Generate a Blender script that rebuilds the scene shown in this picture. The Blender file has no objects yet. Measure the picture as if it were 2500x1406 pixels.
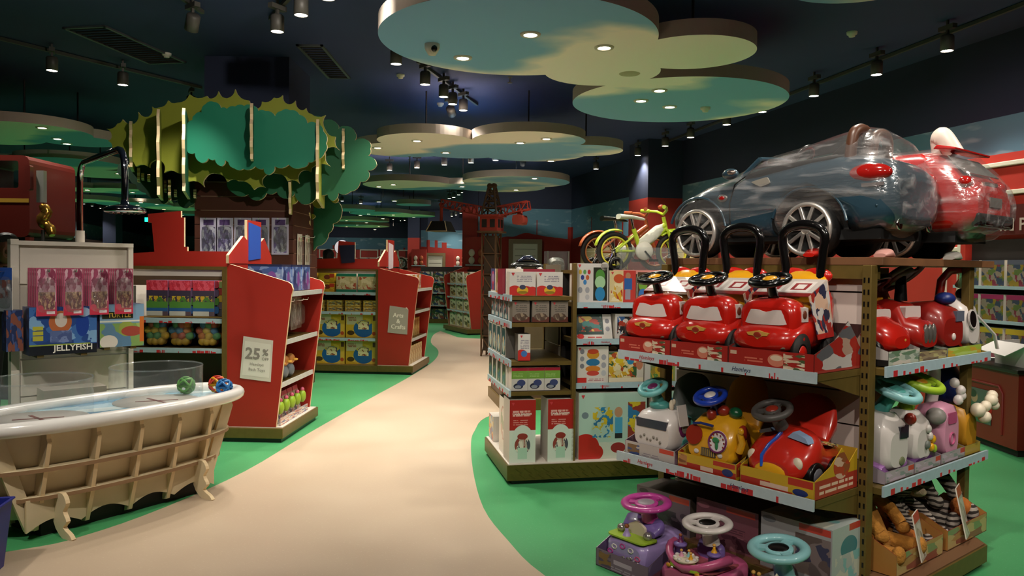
import bpy, bmesh, math, random
from mathutils import Vector, Matrix
random.seed(7)
SC = bpy.context.scene
COL = SC.collection
PI = math.pi
# ------------------------------------------------------------------ camera
F_PX, EYE = 1900.0, 1.53
CAM_ROT = Matrix.Rotation(PI/2 - math.radians(1.417), 3, 'X') @ Matrix.Rotation(math.radians(.63), 3, 'Z')
cam_d = bpy.data.cameras.new('camera'); cam_d.sensor_width = 36.0; cam_d.lens = 36.0*F_PX/2500
cam_d.clip_start = .05; cam_d.clip_end = 200
cam = bpy.data.objects.new('camera', cam_d); COL.objects.link(cam)
cam.location = (0, 0, EYE); cam.rotation_euler = CAM_ROT.to_euler()
SC.camera = cam
# ------------------------------------------------------------------ world, exposure
w = bpy.data.worlds.new('world'); SC.world = w; w.use_nodes = True
w.node_tree.nodes['Background'].inputs[0].default_value = (.5, .55, .65, 1)
w.node_tree.nodes['Background'].inputs[1].default_value = 0.05
SC.view_settings.view_transform = 'Standard'; SC.view_settings.look = 'None'
SC.view_settings.gamma = 1.0; SC.view_settings.use_curve_mapping = False
SC.view_settings.exposure = 1.25
SPOT_W = 85.0          # power of one ceiling spotlight
DOWN_W = 46.0          # power of one recessed downlight
LAMP = (1.0, .92, .80)

SC.cycles.sample_clamp_indirect = 4.0
SC.cycles.caustics_reflective = False; SC.cycles.caustics_refractive = False

# ------------------------------------------------------------------ from the survey of the picture to places in the shop
def ray(px, py): return CAM_ROT @ Vector(((px-1250)/F_PX, -(py-703)/F_PX, -1.0))
def fl(px, py, z=0.0):
    d = ray(px, py); t = (z-EYE)/d.z; return Vector((d.x*t, d.y*t, z))
def dep(px, py, Y):
    d = ray(px, py); t = Y/d.y; return Vector((d.x*t, Y, EYE+d.z*t))

# ------------------------------------------------------------------ materials
def srgb(h):
    if isinstance(h, str):
        h = h.lstrip('#'); h = [int(h[i:i+2], 16)/255 for i in (0, 2, 4)]
    return tuple(((c/12.92) if c <= .04045 else ((c+.055)/1.055)**2.4) for c in h)
MATS = {}
def mat(name, col, rough=.5, metal=0.0, var=0.0, scale=8.0, bump=0.0, coat=0.0, emit=0.0, alpha=1.0, trans=0.0, ior=1.45, spec=.5):
    if name in MATS: return MATS[name]
    m = bpy.data.materials.new(name); m.use_nodes = True
    nt = m.node_tree; b = nt.nodes['Principled BSDF']
    c = srgb(col) if isinstance(col, str) else col
    b.inputs['Base Color'].default_value = (*c, 1)
    b.inputs['Roughness'].default_value = rough; b.inputs['Metallic'].default_value = metal
    b.inputs['Coat Weight'].default_value = coat; b.inputs['Coat Roughness'].default_value = .08
    b.inputs['Alpha'].default_value = alpha; b.inputs['Transmission Weight'].default_value = trans
    b.inputs['IOR'].default_value = ior; b.inputs['Specular IOR Level'].default_value = spec
    if emit:
        b.inputs['Emission Color'].default_value = (*c, 1); b.inputs['Emission Strength'].default_value = emit
    if var or bump:
        tc = nt.nodes.new('ShaderNodeTexCoord'); n = nt.nodes.new('ShaderNodeTexNoise')
        n.inputs['Scale'].default_value = scale; n.inputs['Detail'].default_value = 4
        nt.links.new(tc.outputs['Object'], n.inputs['Vector'])
        if var:
            r = nt.nodes.new('ShaderNodeValToRGB')
            r.color_ramp.elements[0].position = .3; r.color_ramp.elements[1].position = .7
            r.color_ramp.elements[0].color = (*[x*(1-var) for x in c], 1)
            r.color_ramp.elements[1].color = (*[min(1, x*(1+var)) for x in c], 1)
            nt.links.new(n.outputs['Fac'], r.inputs['Fac']); nt.links.new(r.outputs['Color'], b.inputs['Base Color'])
        if bump:
            bp = nt.nodes.new('ShaderNodeBump'); bp.inputs['Strength'].default_value = bump; bp.inputs['Distance'].default_value = .02
            nt.links.new(n.outputs['Fac'], bp.inputs['Height']); nt.links.new(bp.outputs['Normal'], b.inputs['Normal'])
    MATS[name] = m
    return m
PRN = {}
def art(base, shapes=(), rough=.35, coat=.2):
    """printed card: a flat print in the UV square. shapes: ('r',x0,y0,x1,y1,col) ('e',cx,cy,rx,ry,col) ('t',x0,y0,x1,y1,lines,col) ('n',x0,y0,x1,y1,scale,cols) ('m',...,same in an ellipse)"""
    key = repr((base, shapes, rough))
    if key in PRN: return PRN[key]
    m = bpy.data.materials.new('print_%03d' % len(PRN)); m.use_nodes = True
    nt = m.node_tree; N = nt.nodes; L = nt.links; b = N['Principled BSDF']
    b.inputs['Roughness'].default_value = rough; b.inputs['Coat Weight'].default_value = coat; b.inputs['Coat Roughness'].default_value = .15
    uv = N.new('ShaderNodeTexCoord'); sp = N.new('ShaderNodeSeparateXYZ'); L.new(uv.outputs['UV'], sp.inputs[0])
    U, V = sp.outputs[0], sp.outputs[1]
    def ma(op, *a):
        n = N.new('ShaderNodeMath'); n.operation = op
        for i, x in enumerate(a):
            if isinstance(x, (int, float)): n.inputs[i].default_value = x
            else: L.new(x, n.inputs[i])
        return n.outputs[0]
    col = N.new('ShaderNodeRGB'); col.outputs[0].default_value = (*srgb(base), 1); cur = col.outputs[0]
    def mix(f, c):
        nonlocal cur
        x = N.new('ShaderNodeMix'); x.data_type = 'RGBA'; L.new(f, x.inputs[0]); L.new(cur, x.inputs[6])
        if isinstance(c, str): x.inputs[7].default_value = (*srgb(c), 1)
        else: L.new(c, x.inputs[7])
        cur = x.outputs[2]
    def rect(x0, y0, x1, y1):
        return ma('MULTIPLY', ma('COMPARE', U, (x0+x1)/2, (x1-x0)/2), ma('COMPARE', V, (y0+y1)/2, (y1-y0)/2))
    def ell(cx, cy, rx, ry):
        a = N.new('ShaderNodeVectorMath'); a.operation = 'MULTIPLY_ADD'; L.new(uv.outputs['UV'], a.inputs[0])
        a.inputs[1].default_value = (1/rx, 1/ry, 0); a.inputs[2].default_value = (-cx/rx, -cy/ry, 0)
        l = N.new('ShaderNodeVectorMath'); l.operation = 'LENGTH'; L.new(a.outputs[0], l.inputs[0])
        return ma('LESS_THAN', l.outputs['Value'], 1.0)
    for s in shapes:
        k = s[0]
        if k == 'r': mix(rect(*s[1:5]), s[5])
        elif k == 'e': mix(ell(*s[1:5]), s[5])
        elif k == 't':
            n = s[5]; f = rect(*s[1:5])
            rows = ma('DIVIDE', ma('SUBTRACT', V, s[2]), (s[4]-s[2])/n)
            f = ma('MULTIPLY', f, ma('LESS_THAN', ma('FRACT', rows), .52))
            wn = N.new('ShaderNodeTexWhiteNoise'); wn.noise_dimensions = '2D'
            cb = N.new('ShaderNodeCombineXYZ'); L.new(ma('FLOOR', ma('MULTIPLY', U, 34)), cb.inputs[0]); L.new(ma('FLOOR', rows), cb.inputs[1])
            L.new(cb.outputs[0], wn.inputs['Vector'])
            f = ma('MULTIPLY', f, ma('GREATER_THAN', wn.outputs['Value'], .22)); mix(f, s[6])
        elif k in 'nm':
            f = rect(*s[1:5]) if k == 'n' else ell(*s[1:5])
            dz = N.new('ShaderNodeTexNoise'); dz.inputs['Scale'].default_value = s[5]*1.3; L.new(uv.outputs['UV'], dz.inputs['Vector'])
            dv = N.new('ShaderNodeVectorMath'); dv.operation = 'MULTIPLY_ADD'; L.new(dz.outputs['Color'], dv.inputs[0]); dv.inputs[1].default_value = (.28, .28, 0); L.new(uv.outputs['UV'], dv.inputs[2])
            nz = N.new('ShaderNodeTexVoronoi'); nz.inputs['Scale'].default_value = s[5]*1.25; L.new(dv.outputs[0], nz.inputs['Vector'])
            r = N.new('ShaderNodeValToRGB'); r.color_ramp.interpolation = 'CONSTANT'; cs = s[6]
            for i, c in enumerate(cs):
                pos = i/len(cs)
                e = r.color_ramp.elements[i] if i < 2 else r.color_ramp.elements.new(pos)
                e.position = pos; e.color = (*srgb(c), 1)
            nsp = N.new('ShaderNodeSeparateXYZ'); L.new(nz.outputs['Color'], nsp.inputs[0]); L.new(nsp.outputs[0], r.inputs['Fac']); mix(f, r.outputs['Color'])
    L.new(cur, b.inputs['Base Color']); PRN[key] = m
    return m

# ------------------------------------------------------------------ mesh building
def T(x=0, y=0, z=0): return Matrix.Translation((x, y, z))
def RX(a): return Matrix.Rotation(math.radians(a), 4, 'X')
def RY(a): return Matrix.Rotation(math.radians(a), 4, 'Y')
def RZ(a): return Matrix.Rotation(math.radians(a), 4, 'Z')
class MB:
    def __init__(s): s.v, s.f, s.mi, s.sm, s.uv = [], [], [], [], []
    def add(s, vs, fs, mi=0, sm=False, M=None, uv=None):
        o = len(s.v)
        s.v += [tuple(M @ Vector(v)) if M is not None else tuple(v) for v in vs]
        for i, f in enumerate(fs):
            s.f.append([o+k for k in f]); s.mi.append(mi[i] if isinstance(mi, (list, tuple)) else mi); s.sm.append(sm)
            s.uv.append(uv[i] if uv else None)
        return s
    def box(s, x0, y0, z0, x1, y1, z1, mi=0, M=None, front=None):
        """front: material of the -y face, which carries the 0..1 print square"""
        v = [(x0,y0,z0),(x1,y0,z0),(x1,y1,z0),(x0,y1,z0),(x0,y0,z1),(x1,y0,z1),(x1,y1,z1),(x0,y1,z1)]
        f = [(0,1,5,4),(1,2,6,5),(2,3,7,6),(3,0,4,7),(4,5,6,7),(3,2,1,0)]
        u = [(0,0),(1,0),(1,1),(0,1)]
        return s.add(v, f, [front if front is not None else mi]+[mi]*5, False, M, [u]*6)
    def bar(s, p, q, w, h=None, mi=0, up=(0,0,1)):
        p, q = Vector(p), Vector(q); h = h or w; d = (q-p); l = d.length; d.normalize()
        up = Vector(up)
        if abs(d.dot(up)) > .98: up = Vector((1,0,0))
        a = d.cross(up).normalized(); b = a.cross(d)
        M = Matrix((( *d,0),(*a,0),(*b,0),(0,0,0,1))).transposed(); M.translation = p
        return s.box(0,-w/2,-h/2,l,w/2,h/2,mi,M)
    def prism(s, poly, t0, t1, plane='xz', mi=0, side=None, M=None, sm=False):
        """poly in the named plane, extruded over the third axis from t0 to t1; cap at t0 and t1 use mi, rim uses side"""
        mp = {'xz': lambda a,b,t:(a,t,b), 'xy': lambda a,b,t:(a,b,t), 'yz': lambda a,b,t:(t,a,b)}[plane]
        n = len(poly); v = [mp(a,b,t0) for a,b in poly]+[mp(a,b,t1) for a,b in poly]
        ar = sum(poly[i][0]*poly[(i+1)%n][1]-poly[(i+1)%n][0]*poly[i][1] for i in range(n))
        flip = (ar < 0) != (plane == 'xz') != (t1 < t0)
        xs = [p[0] for p in poly]; ys = [p[1] for p in poly]; dx = max(xs)-min(xs) or 1; dy = max(ys)-min(ys) or 1
        uvs = [((a-min(xs))/dx, (b-min(ys))/dy) for a,b in poly]
        c0, c1 = list(range(n))[::-1], list(range(n,2*n))
        u0, u1 = uvs[::-1], uvs
        sd = [(i,(i+1)%n,n+(i+1)%n,n+i) for i in range(n)]
        if flip: c0, c1 = c0[::-1], c1[::-1]; u0, u1 = u0[::-1], u1[::-1]; sd = [q[::-1] for q in sd]
        s.add(v, [c0,c1], mi, False, M, [u0,u1]); o = len(s.v)-2*n
        for q in sd: s.f.append([o+k for k in q]); s.mi.append(mi if side is None else side); s.sm.append(sm); s.uv.append(None)
        return s
    def rings(s, rs, mi=0, sm=True, cap=True, closed=True, M=None, loop=False):
        n = len(rs[0]); v = [p for r in rs for p in r]; f = []
        R = len(rs)
        for i in range(R if loop else R-1):
            for j in range(n if closed else n-1):
                f.append((i*n+j, i*n+(j+1)%n, ((i+1)%R)*n+(j+1)%n, ((i+1)%R)*n+j))
        s.add(v, f, mi, sm, M)
        if cap and closed and not loop:
            s.add(list(rs[0]), [list(range(n))[::-1]], mi, False, M); s.add(list(rs[-1]), [list(range(n))], mi, False, M)
        return s
    def tube(s, path, r, n=10, mi=0, M=None, cap=True, loop=False, flat=1.0):
        P = [Vector(p) for p in path]; rs = []; K = len(P)
        prev = None
        for i, p in enumerate(P):
            if loop: d = P[(i+1)%K]-P[i-1]
            else: d = P[min(i+1,K-1)]-P[max(i-1,0)]
            d.normalize()
            if prev is None:
                up = Vector((0,0,1)) if abs(d.z) < .9 else Vector((1,0,0)); a = d.cross(up).normalized()
            else:
                a = (prev-d*prev.dot(d)).normalized()
            prev = a; b = d.cross(a); rr = r[i] if isinstance(r, (list, tuple)) else r
            rs.append([tuple(p+a*rr*math.cos(2*PI*k/n)+b*rr*flat*math.sin(2*PI*k/n)) for k in range(n)])
        return s.rings(rs, mi, True, cap, True, M, loop)
    def lathe(s, prof, n=24, mi=0, M=None, sm=True, cap=True):
        return s.rings([[(r*math.cos(2*PI*k/n), r*math.sin(2*PI*k/n), z) for k in range(n)] for r, z in prof], mi, sm, cap, True, M)
    def ell(s, c, rx, ry, rz, n=16, m=9, mi=0, M=None, e=1.0):
        rs = []
        for i in range(m+1):
            t = PI*(i+.001 if i == 0 else (i-.001 if i == m else i))/m
            q = math.sin(t)**e; zz = -math.copysign(abs(math.cos(t))**e, math.cos(t))
            rs.append([(c[0]+rx*q*math.cos(2*PI*k/n), c[1]+ry*q*math.sin(2*PI*k/n), c[2]+rz*zz) for k in range(n)])
        return s.rings(rs, mi, True, True, True, M)
    def torus(s, R, r, c=(0,0,0), n=28, m=10, mi=0, M=None, flat=1.0):
        M2 = (M or Matrix.Identity(4)) @ T(*c)
        return s.rings([[((R+r*math.cos(2*PI*k/m))*math.cos(2*PI*i/n), (R+r*math.cos(2*PI*k/m))*math.sin(2*PI*i/n), r*flat*math.sin(2*PI*k/m)) for k in range(m)] for i in range(n)], mi, True, False, True, M2, True)
    def sect(s, secs, n=24, mi=0, M=None, axis='y'):
        """loft of super-ellipse sections (pos, half width, z0, z1, exponent)"""
        rs = []
        for q in secs:
            y, hw, z0, z1 = q[:4]; e = q[4] if len(q) > 4 else 2.6; x0 = q[5] if len(q) > 5 else 0
            r = []
            for k in range(n):
                a = 2*PI*k/n; c, d = math.cos(a), math.sin(a)
                xx = x0+hw*math.copysign(abs(c)**(2/e), c); zz = (z0+z1)/2+(z1-z0)/2*math.copysign(abs(d)**(2/e), d)
                r.append((xx, y, zz) if axis == 'y' else (y, xx, zz))
            rs.append(r)
        if axis == 'y': rs = [r[::-1] for r in rs]
        return s.rings(rs, mi, True, True, True, M)
    def mesh(s, name):
        me = bpy.data.meshes.new(name); me.from_pydata(s.v, [], s.f)
        me.polygons.foreach_set('material_index', s.mi); me.polygons.foreach_set('use_smooth', s.sm)
        if any(u for u in s.uv):
            l = me.uv_layers.new(name='UVMap')
            for p, u in zip(me.polygons, s.uv):
                for i, li in enumerate(p.loop_indices): l.data[li].uv = u[i] if u else (-5, -5)
        me.update(); return me
    def build(s, name, mats, parent=None, bevel=0.0, seg=2, label=None, solid=0):
        me = s.mesh(name)
        for m in (mats if isinstance(mats, (list, tuple)) else [mats]): me.materials.append(m)
        o = bpy.data.objects.new(name, me); COL.objects.link(o)
        if parent: o.parent = parent
        if bevel:
            b = o.modifiers.new('bevel', 'BEVEL'); b.width = bevel; b.segments = seg; b.limit_method = 'ANGLE'; b.angle_limit = math.radians(40)
        if solid:
            b = o.modifiers.new('thick', 'SOLIDIFY'); b.thickness = solid
        if label: o['label'] = label
        return o
def thing(name, label, cat, loc=(0,0,0), rz=0.0, group=None):
    o = bpy.data.objects.new(name, None); COL.objects.link(o); o.empty_display_size = .1
    o.location = loc; o.rotation_euler = (0, 0, math.radians(rz)); o['label'] = label; o['category'] = cat
    if group: o['group'] = group
    return o
def tag(o, label, cat, group=None, loc=None, rz=None):
    o['label'] = label; o['category'] = cat
    if group: o['group'] = group
    if loc is not None: o.location = loc
    if rz is not None: o.rotation_euler = (0, 0, math.radians(rz))
    return o
def struct(o): o['kind'] = 'structure'; return o
def copy_tree(o, parent=None, loc=None, rz=None, label=None, group=None):
    c = o.copy(); COL.objects.link(c); c.parent = parent
    if loc is not None: c.location = loc
    if rz is not None: c.rotation_euler = (0, 0, math.radians(rz))
    if label: c['label'] = label
    if group: c['group'] = group
    for ch in list(o.children): copy_tree(ch, c)
    return c
class Fr:
    """a shelf front: x runs along it, y goes into the shelf, z is up"""
    def __init__(s, x, y, ang): s.o = Vector((x, y, 0)); s.a = ang; s.M = Matrix.Rotation(math.radians(ang), 3, 'Z')
    def __call__(s, x, y, z=0): return s.o + s.M @ Vector((x, y, z))
    def sub(s, x, y, da): p = s(x, y); return Fr(p.x, p.y, s.a+da)
ORD = 'first second third fourth fifth sixth seventh eighth ninth tenth eleventh twelfth'.split()
FONT_CACHE = {}
def text_mesh(txt, size, m, parent, M, name='lettering', thick=.0008, bold=0.0, shear=0.0, align='CENTER', label=None):
    key = (txt, round(size, 4), thick, bold, shear, align)
    if key not in FONT_CACHE:
        cu = bpy.data.curves.new('t', 'FONT'); cu.body = txt; cu.size = size; cu.align_x = align; cu.extrude = thick; cu.offset = bold; cu.shear = shear
        cu.resolution_u = 2
        o = bpy.data.objects.new('t', cu); COL.objects.link(o)
        dg = bpy.context.evaluated_depsgraph_get(); me = bpy.data.meshes.new_from_object(o.evaluated_get(dg)); me.name = 'lettering'
        bpy.data.objects.remove(o); FONT_CACHE[key] = me
    me = FONT_CACHE[key]
    o = bpy.data.objects.new(name, me.copy() if (me.materials and me.materials[0] != m) else me)
    if not o.data.materials: o.data.materials.append(m)
    elif o.data.materials[0] != m: o.data.materials[0] = m
    COL.objects.link(o); o.parent = parent; o.matrix_local = M
    if label: o['label'] = label
    return o
def up_text(x, y, z): return T(x, y, z) @ RX(90)      # text standing up, read from -y
def rounded(poly, r, n=4):
    """round the corners of a polygon"""
    out = []; K = len(poly)
    for i in range(K):
        p = Vector(poly[i]); a = Vector(poly[i-1])-p; b = Vector(poly[(i+1)%K])-p
        q = min(r, a.length*.45, b.length*.45); a.normalize(); b.normalize()
        for k in range(n+1):
            t = k/n; p0 = p+a*q; p2 = p+b*q
            v = p0*(1-t)**2+p*2*t*(1-t)+p2*t*t; out.append((v.x, v.y))
    return out
def circle_union(cs, seg=.06):
    """outline of a union of discs as one closed polygon"""
    arcs = []
    for i, (x, y, r) in enumerate(cs):
        cuts = []; inside = False
        for j, (X, Y, R) in enumerate(cs):
            if i == j: continue
            d = math.hypot(X-x, Y-y)
            if d >= r+R: continue
            if d+r <= R: inside = True; break
            if d+R <= r: continue
            a = math.atan2(Y-y, X-x); h = math.acos(max(-1, min(1, (r*r+d*d-R*R)/(2*r*d)))); cuts.append((a-h, a+h))
        if inside: continue
        if not cuts: return [(x+r*math.cos(t*PI/36), y+r*math.sin(t*PI/36)) for t in range(72)]
        ends = sorted({round(e % (2*PI), 6) for c in cuts for e in c})
        for k in range(len(ends)):
            a0, a1 = ends[k], ends[(k+1)%len(ends)]
            if a1 <= a0: a1 += 2*PI
            m = (a0+a1)/2
            if any(((m-c0) % (2*PI)) < (c1-c0) for c0, c1 in cuts): continue
            n = max(3, int(r*(a1-a0)/seg))
            arcs.append([(x+r*math.cos(a0+(a1-a0)*q/n), y+r*math.sin(a0+(a1-a0)*q/n)) for q in range(n+1)])
    cur = arcs.pop(max(range(len(arcs)), key=lambda i: max(p[0]*.3+p[1] for p in arcs[i]))); out = list(cur)
    while arcs:
        e = out[-1]; k = min(range(len(arcs)), key=lambda i: (arcs[i][0][0]-e[0])**2+(arcs[i][0][1]-e[1])**2)
        if (out[0][0]-e[0])**2+(out[0][1]-e[1])**2 < 1e-4: break
        out += arcs.pop(k)[1:]
    if (out[0][0]-out[-1][0])**2+(out[0][1]-out[-1][1])**2 < 1e-4: out.pop()
    return out

# common materials
RED = mat('red_laminate', '#a02a20', .38, var=.04, scale=3)
REDP = mat('red_paint', '#a62a1e', .6, var=.06, scale=2)
CREAM = mat('cream_edge', '#d9c29a', .6)
WHITE = mat('white_laminate', '#d8d0c4', .4)
GOLD = mat('gold_painted_metal', '#6e5a2c', .42, .35, var=.08, scale=20)
BLACK = mat('black_plastic', '#0c0b0b', .28)
DARK = mat('dark_back', '#1a1512', .6)
CHROME = mat('chrome', '#d8d8dc', .08, 1.0)
STRIP = mat('strip_card', '#9fb4bd', .35, var=.05, scale=30)
REDINK = mat('red_ink', '#b3262a', .5)
NAVYINK = mat('navy_ink', '#1d2450', .5)
GREYINK = mat('grey_ink', '#8d8780', .6)
WHITEINK = mat('white_ink', '#ece7dc', .6)
BLUEP = mat('blue_plastic', '#1c3fae', .3)
def clear(name, col, body=.06, rough=.05, bump=0.0, scale=(8, 8, 8), gloss=.06, streak=0.0, edge=0.0):
    m = bpy.data.materials.new(name); m.use_nodes = True; nt = m.node_tree; N = nt.nodes; L = nt.links
    b = N['Principled BSDF']; b.inputs['Base Color'].default_value = (*srgb(col), 1); b.inputs['Roughness'].default_value = rough
    b.inputs['Coat Weight'].default_value = 1.0; b.inputs['Coat Roughness'].default_value = rough
    t = N.new('ShaderNodeBsdfTransparent'); t.inputs[0].default_value = (.96, .97, .97, 1)
    x = N.new('ShaderNodeMixShader'); x.inputs[0].default_value = gloss
    gl = N.new('ShaderNodeBsdfGlossy'); gl.inputs['Roughness'].default_value = rough; gl.inputs['Color'].default_value = (.9, .9, .9, 1)
    df = N.new('ShaderNodeMixShader'); df.inputs[0].default_value = body; L.new(t.outputs[0], df.inputs[1]); L.new(b.outputs[0], df.inputs[2])
    L.new(df.outputs[0], x.inputs[1]); L.new(gl.outputs[0], x.inputs[2])
    L.new(x.outputs[0], N['Material Output'].inputs['Surface'])
    if bump:
        tc = N.new('ShaderNodeTexCoord'); mp = N.new('ShaderNodeMapping'); mp.inputs['Scale'].default_value = scale
        n = N.new('ShaderNodeTexNoise'); n.inputs['Scale'].default_value = 1; n.inputs['Detail'].default_value = 5; n.inputs['Distortion'].default_value = .4
        L.new(tc.outputs['Object'], mp.inputs['Vector']); L.new(mp.outputs[0], n.inputs['Vector'])
        bp = N.new('ShaderNodeBump'); bp.inputs['Strength'].default_value = bump; bp.inputs['Distance'].default_value = .05
        L.new(n.outputs['Fac'], bp.inputs['Height']); L.new(bp.outputs[0], b.inputs['Normal']); L.new(bp.outputs[0], b.inputs['Coat Normal'])
        L.new(bp.outputs[0], gl.inputs['Normal'])
        if streak:
            mr = N.new('ShaderNodeMapRange'); mr.inputs['From Min'].default_value = .52; mr.inputs['From Max'].default_value = .74; mr.inputs['To Min'].default_value = body; mr.inputs['To Max'].default_value = body+streak
            L.new(n.outputs['Fac'], mr.inputs['Value']); L.new(mr.outputs[0], df.inputs[0])
    if edge:      # white haze mixed in at grazing angles, standing in for edge reflections
        lw = N.new('ShaderNodeLayerWeight'); lw.inputs['Blend'].default_value = .25
        mr = N.new('ShaderNodeMapRange'); mr.inputs['To Min'].default_value = body; mr.inputs['To Max'].default_value = body+edge
        L.new(lw.outputs['Facing'], mr.inputs['Value']); L.new(mr.outputs[0], df.inputs[0])
    return m
CLEAR = clear('clear_acrylic', '#dfe8e8', .045, .05, gloss=.05, edge=.16)
FILM = clear('clear_film', '#d8d4d4', .07, .14, .4, (2.5, 8, 14), gloss=.1, streak=.45)
BAG = clear('clear_bag', '#f0ecec', .04, .12, .4, (30, 30, 30), gloss=.05)
# ================================================================== the setting
def vinyl(name, c0, c1, fleck):
    m = mat(name, c0, .42); nt = m.node_tree; N = nt.nodes; L = nt.links; b = N['Principled BSDF']
    tc = N.new('ShaderNodeTexCoord'); n1 = N.new('ShaderNodeTexNoise'); n1.inputs['Scale'].default_value = 1.1; n1.inputs['Detail'].default_value = 6
    n2 = N.new('ShaderNodeTexNoise'); n2.inputs['Scale'].default_value = 90; n2.inputs['Detail'].default_value = 3
    L.new(tc.outputs['Object'], n1.inputs['Vector']); L.new(tc.outputs['Object'], n2.inputs['Vector'])
    r = N.new('ShaderNodeValToRGB'); r.color_ramp.elements[0].position = .3; r.color_ramp.elements[1].position = .72
    r.color_ramp.elements[0].color = (*srgb(c0), 1); r.color_ramp.elements[1].color = (*srgb(c1), 1); L.new(n1.outputs['Fac'], r.inputs['Fac'])
    r2 = N.new('ShaderNodeValToRGB'); r2.color_ramp.elements[0].position = .62; r2.color_ramp.elements[1].position = .74
    r2.color_ramp.elements[1].color = (.5, .5, .5, 1); L.new(n2.outputs['Fac'], r2.inputs['Fac'])
    x = N.new('ShaderNodeMix'); x.data_type = 'RGBA'; L.new(r2.outputs['Color'], x.inputs[0]); L.new(r.outputs['Color'], x.inputs[6]); x.inputs[7].default_value = (*srgb(fleck), 1)
    L.new(x.outputs[2], b.inputs['Base Color'])
    rr = N.new('ShaderNodeMapRange'); rr.inputs['To Min'].default_value = .3; rr.inputs['To Max'].default_value = .52
    L.new(n1.outputs['Fac'], rr.inputs['Value']); L.new(rr.outputs[0], b.inputs['Roughness'])
    return m
GREENF = vinyl('green_vinyl', '#3f8f58', '#489a62', '#80c094')
PATHF = vinyl('beige_vinyl', '#b4a089', '#beab94', '#ccbea8')
# room corners, counter-clockwise from the wall behind the viewer
wall_r = lambda Y: 5.12-.263*(Y-7.65)
wall_l = lambda Y: -16.0-.263*(Y-27)
ROOM = [(wall_l(-5), -5), (wall_r(-5), -5), (wall_r(21.1), 21.1), (-1.3, 20.8), (-1.3, 33.4), (-4.2, 33.6), (-4.2, 43), (wall_l(43), 43)]
m = MB(); m.prism([(-26, -6), (10, -6), (10, 44), (-26, 44)], -.08, 0, 'xy'); struct(m.build('floor', GREENF))
L_EDGE = [(35,1345),(200,1310),(400,1240),(600,1150),(750,1060),(900,975),(1000,920),(1060,880),(1070,856),(1052,836),(1058,818),(1075,808)]
R_EDGE = [(1330,1406),(1240,1320),(1180,1240),(1155,1150),(1150,1080),(1160,1050),(1185,1020)]
def smooth(pts, k=4):
    P = [Vector(p) for p in pts]; out = []
    for i in range(len(P)-1):
        a, b, c, d = P[max(i-1,0)], P[i], P[i+1], P[min(i+2,len(P)-1)]
        for j in range(k):
            t = j/k
            out.append(.5*((2*b)+(c-a)*t+(2*a-5*b+4*c-d)*t*t+(3*b-a-3*c+d)*t*t*t))
    out.append(P[-1]); return out
le = [(-9,-4),(-7,1.5),(-4.9,3.0),(-3.5,3.6)]+[fl(*p).to_2d()[:] for p in L_EDGE]
re = [(3.2,-4),(2.6,0.5),(1.5,2.2),(.62,3.15)]+[fl(*p).to_2d()[:] for p in R_EDGE]+[(.1,8.6),(.9,9.6),(2.0,11.5),(1.6,16.5),(.2,17.3),(-.7,16.9),(-1.2,17.2)]
le = [tuple(p) for p in smooth(le)]; re = [tuple(p) for p in smooth(re)]
m = MB(); m.prism(le+re[::-1], -.02, .0025, 'xy'); struct(m.build('path', PATHF))
NAVYC = mat('navy_ceiling', '#2b3760', .85, var=.06, scale=1.2)
m = MB(); m.prism([(-26, -6), (10, -6), (10, 44), (-26, 44)], 4.0, 4.1, 'xy'); struct(m.build('ceiling', NAVYC))
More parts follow.
